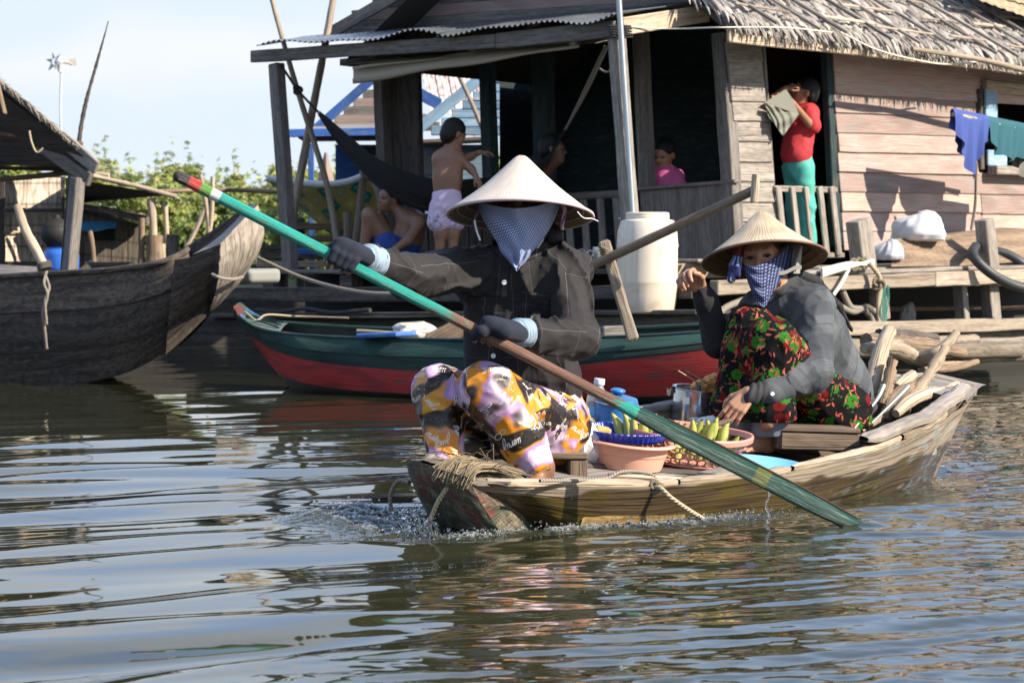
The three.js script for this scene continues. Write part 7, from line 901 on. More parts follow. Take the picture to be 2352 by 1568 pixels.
  // cooking pot with fritters and chopsticks
  const pot = thing('cooking_pot', 'dented aluminium cooking pot in front of the cook', 'pot'), o = bP(1592, 968, -0.26), kq = -o.z / F, al = std([0.60, 0.61, 0.62], { metalness: 0.92, roughness: 0.30, roughnessMap: tex(256, 128, (u, v, q) => { q[1] = 0.65 + 0.6 * tnoise(u, v, 12, 4, 95) + 0.4 * tnoise(u, v, 40, 30, 96); q[0] = q[2] = 0; }) });
  const LP = (pts, seg = 52) => lathe(pts.map(([x, y]) => [x * kq, y * kq]), seg).applyMatrix4(tl).translate(o.x, o.y, o.z); part(pot, 'body', LP([[0, 0], [50, 0], [53, 4], [53, 74], [57, 77], [57, 79], [52, 78], [51, 70], [50, 6], [0, 5]]), al); part(pot, 'fat', LP([[0, 56], [51, 56]]), phys([0.42, 0.30, 0.14], { roughness: 0.2 }));
  part(pot, 'handle', sheet((u, v) => bP(lerp(1532, 1552, u), lerp(890, 905, v) + 4 * Math.sin(u * 6), -0.23), 6, 4), al); part(pot, 'handle_plate', sheet((u, v) => P(lerp(1568, 1584, u), lerp(912, 928, v), -o.z - 0.085 - 0.004), 2, 2), al); part(pot, 'lid_knob', beam(P(1602, 910, -o.z - 0.075), P(1605, 878, -o.z - 0.06), 0.026, 0.02), wood('brown', 0));
  const fr = (x, y, z, s, l, seed) => { const g = new THREE.IcosahedronGeometry(0.024 * s, 4), q = g.attributes.position; for (let i = 0; i < q.count; i++) { const a = q.getX(i) * 60 + seed, b = q.getY(i) * 60, c = q.getZ(i) * 60, n = 1 + 0.35 * noise3(a, b, c) + 0.15 * noise3(a * 2.5, b * 2.5, c * 2.5); q.setXYZ(i, q.getX(i) * n * 1.3, q.getY(i) * n, q.getZ(i) * n); } g.computeVertexNormals(); solo('fritter', l, 'food', at(g, P(x, y, z)), std([0.62, 0.26, 0.05], { roughness: 0.5 })); };
  fr(1608, 888, 8.95, 1.0, 'orange fritter at the pot rim, leftmost of three', 1); fr(1630, 886, 9.0, 1.15, 'big orange fritter in the middle of three', 4); fr(1640, 872, 9.05, 0.9, 'orange fritter highest of the three over the pot', 9);
  solo('chopstick', 'long bamboo chopstick leaning from the pot, lower one', 'chopstick', rod([P(1558, 851, 8.8), P(1618, 888, 8.9)], [0.002, 0.0034], { seg: 7 }), wood('pale', 1)); solo('chopstick', 'bamboo chopstick leaning from the pot, upper shorter one', 'chopstick', rod([P(1578, 852, 8.85), P(1640, 889, 8.95)], [0.002, 0.0034], { seg: 7 }), wood('pale', 2));
  // blue canister, bottle
  const cn = thing('canister', 'blue plastic canister with lid behind the basin', 'canister'), cc = bP(1409, 990, -0.30), kc = -cc.z / F, blu = phys([0.03, 0.15, 0.42], { roughness: 0.3 }); const LC = (pts) => lathe(pts.map(([x, y]) => [x * kc, y * kc]), 44).applyMatrix4(tl).translate(cc.x, cc.y, cc.z);
  part(cn, 'body', LC([[0, -4], [44, -4], [47, 0], [49, 60], [49, 62]]), blu); part(cn, 'lid', LC([[49.5, 62], [50, 64], [50, 70], [46, 80], [30, 84], [0, 85]]), phys([0.035, 0.12, 0.28], { roughness: 0.35 })); part(cn, 'knob', LC([[0, 84], [10, 85], [11, 88], [17, 92], [17, 97], [10, 100], [0, 100]]), blu); part(cn, 'wire_handle', rod([...Array(13).keys()].map((i) => V(Math.cos(i / 12 * 3.14) * 51 * kc, 66 * kc, Math.sin(i / 12 * 3.14) * 51 * kc).applyMatrix4(tl).add(cc)), 0.0022, { seg: 5 }), std([0.6, 0.6, 0.6], { metalness: 0.9, roughness: 0.3 }));
  const bt_ = thing('bottle', 'clear plastic bottle of amber sauce behind the canister', 'bottle'), bc3 = bP(1366, 966, -0.36), k3 = -bc3.z / F; const LB = (pts) => lathe(pts.map(([x, y]) => [x * k3, y * k3]), 30).applyMatrix4(new THREE.Matrix4().makeRotationZ(-0.12)).translate(bc3.x, bc3.y, bc3.z); part(bt_, 'glass', LB([[0, 0], [22, 0], [25, 4], [25, 50], [22, 62], [11, 78], [10, 84]]), phys([0.8, 0.8, 0.78], { roughness: 0.08, transmission: 0.75, ior: 1.45 })); part(bt_, 'sauce', LB([[0, 1], [22, 1], [23.5, 4], [23.5, 44], [0, 44]]), phys([0.45, 0.20, 0.03], { roughness: 0.2, transmission: 0.3 })); part(bt_, 'cap', LB([[0, 98], [11, 98], [12.5, 96], [12.5, 84], [10, 83]]), std([0.62, 0.66, 0.72], { roughness: 0.4 }));
  part(bt_, 'label', LB([[25.3, 8], [25.3, 34]]), std([1, 1, 1], { roughness: 0.5, map: canvasTex(128, 64, (x, w, h) => { x.fillStyle = '#2b9fd4'; x.fillRect(0, 0, w, h); x.fillStyle = '#e6f2f4'; for (let i = 0; i < 9; i++) x.fillRect(0, 6 + i * 6, w, 1.5); x.fillStyle = '#d8e8ee'; x.fillRect(0, h - 12, w, 5); }) }));
  solo('blue_basin', 'pale blue basin rim showing inside the boat near the paddle', 'basin', lathe([[0, 0], [0.11, 0], [0.15, 0.05], [0.158, 0.052], [0.147, 0.05], [0.105, 0.008], [0, 0.008]], 40).applyMatrix4(tl).translate(bP(1752, 1064, 0.24).x, bP(1752, 1064, 0.24).y - 0.05, bP(1752, 1064, 0.24).z), phys([0.16, 0.42, 0.72], { roughness: 0.4 }));
  solo('white_bag', 'white crinkled plastic bag behind the paddler', 'bag', (() => { const g = new THREE.IcosahedronGeometry(0.09, 5), q = g.attributes.position; for (let i = 0; i < q.count; i++) { const a = q.getX(i), b = q.getY(i), c = q.getZ(i), n = 1 + 0.25 * (1 - 2 * Math.abs(noise3(a * 18, b * 12, c * 18))); q.setXYZ(i, a * n * 0.8, b * n * 0.9, c * n * 0.6); } g.computeVertexNormals(); return at(g, bP(1318, 1022, -0.12)); })(), phys([0.7, 0.7, 0.72], { roughness: 0.45, transmission: 0.2 }));
}
// firewood and tools at the stern: pieces from the photograph's outlines
{
  const fw = (label, pts, r, m, b, o = {}) => solo('firewood', label, 'firewood', rod(pts.map(([x, y, q = 0]) => bP(x, y, b + q)), r, { seg: 9, knobs: 0.18, n: 30, ...o }), wood(m, 1));
  fw('thick pale debarked log standing upright at stern', [[2000, 905], [2012, 850], [2028, 795], [2045, 757]], [0.028, 0.033, 0.030, 0.026], 'pale', -0.04);
  fw('long curved driftwood branch lying across the stern, forked end up', [[1985, 800, -0.1], [2060, 800, -0.1], [2110, 822, -0.08], [2150, 812], [2180, 788], [2198, 764]], [0.02, 0.028, 0.034, 0.030, 0.024, 0.016], 'hull', -0.02);
  fw('gnarled bark branch slanting up to the right at stern', [[2085, 925], [2120, 880], [2150, 835], [2172, 800]], [0.024, 0.022, 0.021, 0.016], 'hull', 0.07, { knobs: 0.5 });
  fw('orange-brown debarked branch lying towards the stern edge', [[2058, 950], [2085, 925], [2125, 905], [2165, 900], [2200, 884]], [0.018, 0.026, 0.024, 0.020, 0.017], 'pale', 0.10);
  fw('short brown stub in the middle of the firewood', [[2028, 930], [2040, 880], [2052, 828]], [0.024, 0.022, 0.018], 'brown', 0.03, { knobs: 0.4 }); fw('twisted brown root among the firewood', [[2035, 965], [2048, 920], [2075, 900], [2100, 885], [2120, 870]], [0.022, 0.026, 0.024, 0.018, 0.012], 'brown', 0.05, { knobs: 0.45 });
  fw('split log with broad cracked face at back of the stern', [[1990, 782, -0.2], [2080, 792, -0.2], [2160, 800, -0.18], [2216, 812, -0.16]], [0.03, 0.036, 0.036, 0.02], 'brown', 0.0); fw('dark split log behind the pale upright log', [[2020, 768, -0.22], [2090, 772, -0.22], [2150, 778, -0.2]], [0.022, 0.026, 0.02], 'dark', 0); fw('flat brown stick sticking out past the stern', [[2140, 838, -0.14], [2200, 836, -0.12], [2232, 836, -0.1]], [0.014, 0.013, 0.012], 'brown', 0); fw('second flat stick under the first one past the stern', [[2120, 850, -0.1], [2190, 846, -0.1], [2246, 830, -0.08]], [0.014, 0.014, 0.013], 'brown', 0); fw('short pale block lying low in the firewood', [[2060, 890], [2084, 872], [2098, 860]], [0.02, 0.024, 0.02], 'pale', 0.02); fw('thin bent stick low in the firewood heap', [[2000, 975], [2045, 945], [2095, 905]], 0.013, 'hull', 0.04);
  for (const [l, q] of [['rusty metal tongs leaning among the firewood', [[1962, 985], [1985, 955], [2018, 912], [2030, 885]]], ['flat metal spatula handle leaning over near gunwale', [[1982, 990], [2020, 955], [2065, 910], [2086, 888]]]]) solo('metal_tool', l, 'tool', rod(q.map(([x, y]) => bP(x, y, 0.17)), [0.005, 0.005, 0.007, 0.011], { seg: 6 }), std([0.32, 0.34, 0.30], { metalness: 0.7, roughness: 0.45 }));
}
// ---------------------------------------------------------------- conical hats
function coneHat(parent, name, c, apexDir, spin, R, H, m, { rim, under, hoops = 6, curve = 0.06 }) {
  const y = apexDir.clone().normalize(), x = V(1, 0, 0).addScaledVector(y, -y.x).normalize(), z = x.clone().cross(y), M = new THREE.Matrix4().makeBasis(x, y, z).multiply(new THREE.Matrix4().makeRotationY(spin)); M.setPosition(c);
  const prof = (t) => [R * t + 0.002, H * (1 - t) - H * curve * Math.sin(t * Math.PI) * 0.9 - 0.015 * Math.exp(-t * 26)];
  const A = [], B = []; for (let i = 0; i <= 30; i++) { const p = prof(i / 30); A.push(p); B.push([p[0] * 0.985, p[1] - 0.006]); }
  const g = sub(parent, name); const og = lathe(A, 96); const p = og.attributes.position; for (let i = 0; i < p.count; i++) { const rr_ = Math.hypot(p.getX(i), p.getZ(i)), a = Math.atan2(p.getZ(i), p.getX(i)); p.setY(i, p.getY(i) + 0.0022 * noise3(Math.cos(a) * 3, rr_ * 14, Math.sin(a) * 3)); } og.computeVertexNormals();
  part(g, 'crown', xf(og, M), m); part(g, 'lining', xf(lathe(B, 96), M), under);
  part(g, 'rim', xf(new THREE.TorusGeometry(R * 0.998, 0.0052, 8, 96).rotateX(Math.PI / 2).translate(0, -0.002, 0), M), rim);
  for (let k = 1; k <= hoops; k++) { const t = 1 - k * 0.115, q = prof(t); part(g, 'hoop', xf(new THREE.TorusGeometry(q[0] * 0.972, 0.0020, 5, 64).rotateX(Math.PI / 2).translate(0, q[1] - 0.009, 0), M), rim); }
  return { M, prof };
}
const strawTex = (s, a, b, lines, stitch) => { const map = tex(1024, 256, (u, v, o) => { const ray_ = 0.5 + 0.5 * Math.sin(u * 6.2832 * lines + 1.6 * tnoise(u, v, 30, 6, s)), n = tnoise(u, v, 90, 4, s + 2), st = stitch ? (Math.sin(v * 6.2832 * 17 + 0.4 * Math.sin(u * 500)) > 0.75 ? 1 : 0) : 0, blot = tnoise(u, v, 5, 3, s + 5), t = clamp(0.62 + (stitch ? 0.20 : 0.10) * (ray_ - 0.5) + 0.35 * n + 0.42 * blot - 0.18 * st, 0, 1); for (let k = 0; k < 3; k++) o[k] = lerp(b[k], a[k], t); }, { srgb: true }); const bump = tex(1024, 128, (u, v, o) => { o[0] = o[1] = o[2] = 0.5 + 0.3 * Math.sin(u * 6.2832 * lines + 1.6 * tnoise(u, v, 30, 6, s)) + 0.3 * tnoise(u, v, 90, 4, s + 2) - (stitch && Math.sin(v * 6.2832 * 17 + 0.4 * Math.sin(u * 500)) > 0.6 ? 0.4 : 0); }); return { map, bump }; };
const plaidTex = (base, line, n, w) => canvasTex(256, 256, (x) => { x.fillStyle = base; x.fillRect(0, 0, 256, 256); const s = 256 / n; x.fillStyle = line; for (let i = 0; i < n; i++) { x.fillRect(i * s, 0, s * w, 256); x.fillRect(0, i * s, 256, s * w); } x.fillStyle = 'rgba(20,30,90,0.5)'; for (let i = 0; i < n; i++) for (let j = 0; j < n; j++) x.fillRect(i * s, j * s, s * w, s * w); });
const clothBump = tex(128, 128, (u, v, o) => { o[0] = o[1] = o[2] = 0.5 + 0.25 * Math.sin(u * 6.2832 * 32) + 0.25 * Math.sin(v * 6.2832 * 32) + 0.3 * tnoise(u, v, 9, 9, 33); });
const bone = (a, b, r, o = {}) => ({ a, b, r, ...o });

// ---------------------------------------------------------------- the paddler
const paddler = thing('person', 'person in dark shirt and printed trousers paddling from the bow', 'person');
{
  const t = paddler, J = P, tone = [0.16, 0.075, 0.042];
  const h = headFrame(J(1190, 466, 7.95), V(0.02, 1, -0.10), V(-0.06, -0.06, 1), 0.95), neck = J(1196, 566, 8.0), RS = J(1098, 618, 8.03), LS = J(1296, 622, 8.02), RE = J(938, 634, 7.72), RW = J(838, 590, 7.47), LE = J(1326, 778, 7.86), LW = J(1196, 764, 7.62), CH = J(1196, 690, 8.06), WA = J(1192, 830, 8.13), PE = J(1222, 950, 8.16);
  const RH = J(1165, 975, 8.16), LH = J(1268, 980, 8.1), RK = J(1012, 902, 7.80), LK = J(1120, 898, 7.70), RA = J(1026, 1060, 7.74), LA = J(1238, 1070, 7.76);
  // paddle line for the hands
  const a = J(410, 405, 7.30), b = J(1985, 1218, 7.56), ax = b.clone().sub(a).normalize(), onPad = (px) => { let k = 0.5; for (let i = 0; i < 30; i++) { const p = a.clone().lerp(b, k), q = p.sub(camera.position), z = -(q.z * cp + q.y * sp); k += (px - (CX + F * q.x / z)) / 1575 * 0.9; } return a.clone().lerp(b, k); };
  const body = new Field(0.03); body.cutF = coneCut(J(1195, 493, 7.93), V(0.02, 1, -0.20), 0.2225, 0.198); headPrims(body, h); body.cap(h.p(0, -0.07, -0.03), neck, 0.05, 0.055); body.cap(RS, LS, 0.06, 0.06, { k: 0.05 }); body.cap(CH, WA, 0.078, 0.075, { k: 0.04 }); body.cap(WA, PE, 0.078, 0.085, { k: 0.04 }); body.cap(RS, RE, 0.046, 0.037); body.cap(RE, RW, 0.036, 0.025); body.cap(LS, LE, 0.046, 0.037); body.cap(LE, LW, 0.036, 0.025);
  body.cap(RH, RK, 0.08, 0.052); body.cap(RK, RA, 0.05, 0.03); body.cap(LH, LK, 0.08, 0.052); body.cap(LK, LA, 0.05, 0.032);
  const feet = new Field(0.02); foot(feet, J(1242, 1068, 7.78), V(1, 0, 0), V(-0.25, -0.12, 1), V(-1, 0, 0), 1.0); feet.cap(LA, J(1242, 1068, 7.78), 0.034, 0.036); foot(feet, J(1030, 1058, 7.76), V(1, 0, 0), V(0.25, -0.1, 1), V(1, 0, 0), 1.0);
  const hR = new Field(0.008), hL = new Field(0.008), gR = new Field(0.008), gL = new Field(0.008);
  const cR = onPad(786), cL = onPad(1126), toR = RW.clone().sub(cR), toL = LW.clone().sub(cL);
  const kR = V(0.35, 0.75, -0.35), kL = V(0.25, 0.55, 0.80);
  const tR = gripHand(hR, RW, cR, ax.clone().negate(), 0.0165, kR, -1, 1.05), tL = gripHand(hL, LW, cL, ax.clone().negate(), 0.0165, kL, 1, 1.05); gripHand(gR, RW, cR, ax.clone().negate(), 0.0165, kR, -1, 1.05, 0.0028, 2); gripHand(gL, LW, cL, ax.clone().negate(), 0.0165, kL, 1, 1.05, 0.0028, 2);
  gR.cap(RW, RW.clone().lerp(RE, 0.08), 0.027, 0.027); gL.cap(LW, LW.clone().lerp(LE, 0.16), 0.028, 0.029);
  skinMesh(t, body, 0.009, skinTone(tone, h), [feet.mesh(0.005), hR.mesh(0.003), hL.mesh(0.003)]); face(t, h); nail(t, tR.slice(0, 4), 0.005);
  const navy = phys([0.014, 0.017, 0.027], { roughness: 0.88, specularIntensity: 0.4, sheen: 0.15, sheenColor: new THREE.Color(0.3, 0.33, 0.4), bumpMap: clothBump, bumpScale: 0.0006 }), cuffM = std([0.22, 0.29, 0.36], { roughness: 0.8 });
  const gloveUV = (f, w, e) => boneUV(f.mesh(0.0028), [bone(w, e, 0.035)]);
  part(t, 'glove', gloveUV(gR, RW, RE), navy, 'dark fingerless glove on the raised hand'); part(t, 'glove', gloveUV(gL, LW, LE), navy, 'dark fingerless glove on the lower hand');
  const band = (w, e, k0, k1, r) => { const f = new Field(0.01); f.cap(w.clone().lerp(e, k0), w.clone().lerp(e, k1), r, r * 1.05); f.disp = (x, y, z) => 0.003 * Math.sin(V(x, y, z).sub(w).dot(e.clone().sub(w).normalize()) * 420 + 3 * noise3(x * 30, y * 30, z * 30)); return f.mesh(0.003); };
  part(t, 'wristband', band(RW, RE, 0.09, 0.22, 0.0415), cuffM, 'pale blue wristband'); part(t, 'wristband', band(LW, LE, -0.04, 0.17, 0.0405), cuffM, 'pale blue wristband, crumpled');
  // shirt
  const sh = new Field(0.045), tn = V(0, 0, 1);
  sh.cap(RS.clone().add(V(0.02, -0.005, 0)), LS.clone().add(V(-0.01, -0.005, 0)), 0.070, 0.072, { k: 0.07 }); sh.cap(J(1152, 668, 8.06), J(1236, 668, 8.06), 0.112, 0.112, { k: 0.06, n: tn, q: 0.82 }); sh.cap(J(1146, 760, 8.09), J(1240, 760, 8.09), 0.108, 0.106, { k: 0.07, n: tn, q: 0.82 }); sh.cap(J(1146, 840, 8.12), J(1244, 850, 8.12), 0.106, 0.110, { k: 0.06, n: tn, q: 0.85 }); sh.cap(J(1176, 900, 8.15), J(1256, 900, 8.14), 0.104, 0.108, { k: 0.05 }); sh.cap(neck.clone().add(V(0, 0.015, 0)), CH, 0.058, 0.09, { k: 0.06 });
  sh.cap(RS, RE, 0.070, 0.060, { k: 0.05 }); sh.cap(RE, RW.clone().lerp(RE, 0.24), 0.060, 0.044, { k: 0.03 }); sh.cap(LS, LE, 0.073, 0.062, { k: 0.05 }); sh.cap(LE, LW.clone().lerp(LE, 0.17), 0.060, 0.043, { k: 0.03 });
  sh.disp = clothFolds([{ a: PE, b: CH.clone().add(V(0, 0.08, 0)), r: 0.11, tw: 0.9, f: 0.8 }, { a: RS, b: RE, r: 0.065, tw: 1 }, { a: RE, b: RW, r: 0.055, tw: -1 }, { a: LS, b: LE, r: 0.068, tw: 1 }, { a: LE, b: LW, r: 0.055, tw: -1 }], [RE, LE, WA.clone().add(V(0.08, 0.03, 0.06)), WA.clone().add(V(-0.1, 0, 0.05)), RS.clone().add(V(0, -0.05, 0.03))], 0.0135, 3);
  const shirtMap = canvasTex(512, 512, (x) => { x.fillStyle = '#3d3b3c'; x.fillRect(0, 0, 512, 512); const r = Rng(3); x.globalAlpha = 0.06; for (let i = 0; i < 4000; i++) { x.fillStyle = r() < 0.5 ? '#000' : '#777'; x.fillRect(r() * 512, r() * 512, 3, 3); } x.globalAlpha = 1; x.strokeStyle = '#8d9296'; x.lineWidth = 8; x.globalAlpha = 0.75; x.beginPath(); x.moveTo(120, 0); x.lineTo(120, 512); x.stroke(); x.lineWidth = 5; x.globalAlpha = 0.5; x.beginPath(); x.moveTo(0, 330); x.lineTo(512, 330); x.stroke(); x.globalAlpha = 0.22; x.lineWidth = 4; x.beginPath(); x.moveTo(380, 0); x.lineTo(380, 512); x.stroke(); }, [1 / 0.105, 1 / 0.19]);
  const shirtM = phys([0.44, 0.42, 0.42], { map: shirtMap, roughness: 0.8, specularIntensity: 0.5, sheen: 0.2, sheenColor: new THREE.Color(0.5, 0.48, 0.46), sheenRoughness: 0.5, bumpMap: clothBump, bumpScale: 0.0008 });
  const tb = bone(PE.clone().add(V(0, -0.05, 0.02)), neck, 0.15, { ref: V(0.12, 0, 1) });
  part(t, 'shirt', boneUV(sh.mesh(0.0052), [tb, bone(RS, RE, 0.065), bone(RE, RW, 0.055), bone(LS.clone().add(V(0.03, 0, 0)), LE, 0.068), bone(LE, LW, 0.055)]), shirtM);
  // collar, placket, pocket, buttons lie on the shirt
  const onSh = (x, y, o = 0.004) => { const p = sh.hit(x, y, 7.2, 9) || J(x, y, 7.95); return p.add(camera.position.clone().sub(p).normalize().multiplyScalar(o)); };
  const patch = (q, nu, nv, o) => sheet((u, v) => { const A = [lerp(q[0][0], q[1][0], u), lerp(q[0][1], q[1][1], u)], B = [lerp(q[3][0], q[2][0], u), lerp(q[3][1], q[2][1], u)]; return onSh(lerp(A[0], B[0], v), lerp(A[1], B[1], v), o); }, nu, nv, (u, v) => [u * 0.08 + 0.01, v * 0.1 + 0.02]);
  part(t, 'placket', patch([[1144, 600], [1170, 600], [1150, 850], [1122, 850]], 4, 30, 0.003), shirtM); part(t, 'pocket', patch([[1198, 668], [1263, 678], [1258, 738], [1194, 730]], 8, 8, 0.004), shirtM); part(t, 'pocket_hem', patch([[1197, 667], [1264, 677], [1263, 683], [1197, 673]], 8, 2, 0.006), std([0.03, 0.03, 0.032]));
  for (const [x, y] of [[1158, 648], [1133, 817]]) { const g = new THREE.CylinderGeometry(0.0075, 0.0075, 0.0028, 20).rotateX(Math.PI / 2); const bt2 = part(t, 'button', at(g, onSh(x, y, 0.006)), std([0.72, 0.74, 0.76], { roughness: 0.25 })); part(bt2, 'button_hole', at(new THREE.CylinderGeometry(0.0012, 0.0012, 0.004, 8).rotateX(Math.PI / 2), onSh(x, y, 0.0068)), std([0.1, 0.1, 0.1])); }
  { const cl = (sg) => sheet((u, v) => { const x = lerp(1195 + sg * 66, 1195 - sg * 20 - 18, u) , y = lerp(546, 582, u) + v * lerp(34, 38, u); const p = onSh(x - sg * v * 4, y, 0.006 + 0.008 * (1 - v)); return p; }, 10, 5, (u, v) => [u * 0.1, v * 0.05]); part(t, 'collar', cl(-1), shirtM); part(t, 'collar', cl(1), shirtM); }
  // trousers
  const tr = new Field(0.04); tr.cap(J(1180, 965, 8.17), J(1262, 972, 8.12), 0.118, 0.122, { k: 0.06 }); tr.cap(RH, RK, 0.096, 0.074); tr.cap(RK, RA.clone().lerp(RK, 0.02), 0.074, 0.056); tr.cap(LH, LK, 0.098, 0.076); tr.cap(LK, J(1190, 1000, 7.74), 0.076, 0.066); tr.cap(J(1190, 1000, 7.74), J(1222, 1058, 7.75), 0.066, 0.056); tr.cap(J(1222, 1060, 7.735), J(1216, 1098, 7.715), 0.036, 0.012, { k: 0.03 });
  tr.disp = clothFolds([{ a: RH, b: RK, r: 0.085, tw: 0.8, f: 0.9 }, { a: RK, b: RA, r: 0.065, tw: 0.7, f: 0.9 }, { a: LH, b: LK, r: 0.085, tw: 0.8, f: 0.9 }, { a: LK, b: LA, r: 0.065, tw: -0.7, f: 0.9 }], [RK.clone().add(V(0.02, -0.09, -0.1)), LK.clone().add(V(0.03, -0.09, -0.1)), LH.clone().add(V(-0.05, 0.06, 0.08))], 0.0105, 21); tr.cutF = (x, y, z) => -(y - 0.125);
  const printT = canvasTex(1024, 1024, (x, W, H) => {
    const im = x.createImageData(W, H), d = im.data; for (let j = 0, i = 0; j < H; j++) for (let k = 0; k < W; k++, i += 4) { const u = k / W, v = j / H, n = tnoise(u, v, 4.2, 4.2, 101) + 0.25 * tnoise(u, v, 10, 10, 102), m = tnoise(u, v, 5, 5, 103) + 0.2 * tnoise(u, v, 12, 12, 104), sp = tnoise(u, v, 60, 60, 105); let c = [236, 150, 32]; const mix = (q, a) => { c = c.map((e, w) => lerp(e, q[w], a)); }; mix([248, 190, 70], sstep(0.0, 0.3, tnoise(u, v, 7, 7, 106)) * 0.5); mix([198, 150, 208], sstep(0.08, 0.22, m)); mix([240, 215, 238], sstep(0.22, 0.40, m) * 0.8); mix([22, 17, 14], sstep(0.0, 0.20, -n + 0.02)); if (n < -0.16 && sp > 0.32) mix([120, 84, 24], 0.8); d[i] = c[0]; d[i + 1] = c[1]; d[i + 2] = c[2]; d[i + 3] = 255; } x.putImageData(im, 0, 0);
    const r = Rng(55); x.lineJoin = x.lineCap = 'round'; x.strokeStyle = 'rgba(250,244,240,0.92)';   // cursive scrawls and figure eights
    const letter = (k, X, h) => { if (k === 'l') { x.bezierCurveTo(X + h * 0.9, -h * 0.6, X + h * 0.75, -h * 2.3, X + h * 0.35, -h * 2.2); x.bezierCurveTo(X + h * 0.05, -h * 2.0, X + h * 0.1, 0, X + h * 0.6, 0); return h * 0.75; } if (k === 'n') { x.bezierCurveTo(X + h * 0.05, -h * 1.2, X + h * 0.4, -h * 1.2, X + h * 0.4, 0); x.bezierCurveTo(X + h * 0.45, -h * 1.2, X + h * 0.85, -h * 1.2, X + h * 0.85, 0); return h * 0.9; } if (k === 'u') { x.bezierCurveTo(X + h * 0.1, -h * 0.9, X + h * 0.15, h * 0.25, X + h * 0.4, 0); x.bezierCurveTo(X + h * 0.6, -h * 0.2, X + h * 0.6, -h, X + h * 0.6, -h); x.lineTo(X + h * 0.75, 0); return h * 0.85; } x.bezierCurveTo(X + h * 0.7, -h * 0.4, X + h * 0.55, -h * 1.15, X + h * 0.25, -h * 0.95); x.bezierCurveTo(X - h * 0.05, -h * 0.6, X + h * 0.2, h * 0.15, X + h * 0.65, -h * 0.1); return h * 0.7; };
    for (let i = 0; i < 36; i++) { x.save(); x.translate((i % 6 + 0.3 + (r() - 0.5) * 0.6) * W / 6, (Math.floor(i / 6) + 0.5 + (r() - 0.5) * 0.6) * H / 6); x.rotate((r() - 0.4) * 1.9); const h = 28 + r() * 16; x.lineWidth = 5.6; if (i % 5 === 2) { x.lineWidth = 4.5; x.beginPath(); x.ellipse(0, -h * 0.75, h * 0.5, h * 0.72, 0.3, 0, 7); x.stroke(); x.beginPath(); x.ellipse(-h * 0.35, h * 0.7, h * 0.62, h * 0.8, 0.3, 0, 7); x.stroke(); } else { x.transform(1, 0, -0.42, 1, 0, 0); let X = 0; x.beginPath(); x.moveTo(0, 0); for (const k of ['lnuen', 'nuen', 'lunl', 'nun', 'enlu'][Math.floor(r() * 5)]) X += letter(k, X, h); x.stroke(); } x.restore(); }
  }, [1 / 0.44, 1 / 0.44]);
  part(t, 'trousers', boxUV(tr.mesh(0.0052), 0.12, 0.05), phys([0.62, 0.62, 0.62], { map: printT, roughness: 0.42, sheen: 0.4, sheenColor: new THREE.Color(0.8, 0.75, 0.7), sheenRoughness: 0.35 }));
  // hair and kerchief
  hairCap(t, h, 0.03, (f) => { f.cap(h.p(-0.03, -0.02, -0.07), J(1262, 545, 8.04), 0.05, 0.042); f.cap(J(1262, 545, 8.04), J(1272, 572, 8.06), 0.042, 0.03); }, coneCut(J(1195, 493, 7.93), V(0.02, 1, -0.20), 0.2225, 0.198));
  const kerTex = plaidTex('#aeb8cf', '#3a4a86', 16, 0.24); const ker = std([0.98, 1.0, 1.06], { map: kerTex, roughness: 0.9, bumpMap: clothBump, bumpScale: 0.0006 });
  const Lk = new THREE.CatmullRomCurve3([V(1095, 462, 0), V(1106, 497, 0), V(1136, 548, 0), V(1158, 590, 0), V(1183, 622, 0)]), Rk = new THREE.CatmullRomCurve3([V(1285, 458, 0), V(1280, 488, 0), V(1254, 540, 0), V(1226, 580, 0), V(1190, 623, 0)]);
  part(t, 'kerchief', sheet((u, v) => { const l = Lk.getPoint(v), r = Rk.getPoint(v), x = lerp(l.x, r.x, u), y = lerp(l.y, r.y, u) + 18 * Math.sin(u * 3.14) * (1 - v) * (1 - v) + 6 * Math.sin(u * 3.14) * v * (1 - v) * 2; const bow = Math.sin(Math.PI * clamp(u, 0, 1)), dep = lerp(7.94, 7.965, v) - (0.115 * Math.pow(bow, 0.7)) * lerp(1, 0.55, v) - 0.030 * Math.exp(-Math.pow((u - 0.46) / 0.10, 2) - Math.pow(v / 0.25, 2)) + 0.011 * Math.sin(u * 9 - v * 11) * v + 0.006 * Math.sin(u * 23 + v * 7) * v + 0.007 * Math.sin((u - v * 0.8) * 17) * (0.3 + v) * bow; return P(x, y, dep); }, 60, 60, (u, v) => [((u - 0.5) * 0.28 * (1 - 0.75 * v) * 7 * 0.72 + v * 0.7) * 1.6, (v * 0.24 * 7 * 0.72 + (u - 0.5) * 0.3) * 1.6]), ker);
  part(t, 'kerchief_hem', rod([...Array(12).keys()].map((i) => { const v = 0.55 + i / 11 * 0.45, r = Rk.getPoint(v); return P(r.x, r.y, lerp(7.94, 7.965, v) - 0.006); }), 0.0025, { seg: 5 }), std([0.72, 0.72, 0.74]));
  // the hat with its ribbons
  const s1 = strawTex(41, [0.50, 0.445, 0.385], [0.38, 0.33, 0.275], 130, false); s1.map.repeat.set(1, 1);
  const hat1 = std([1, 0.98, 0.97], { map: s1.map, bumpMap: s1.bump, bumpScale: 0.0007, roughness: 0.7 }), lin1 = std([0.42, 0.33, 0.23], { map: s1.map, roughness: 0.85 });
  coneHat(t, 'conical_hat', J(1195, 493, 7.93), V(0.02, 1, -0.20), 0, 0.2225, 0.198, hat1, { rim: std([0.46, 0.36, 0.35], { roughness: 0.7 }), under: lin1, hoops: 6 });
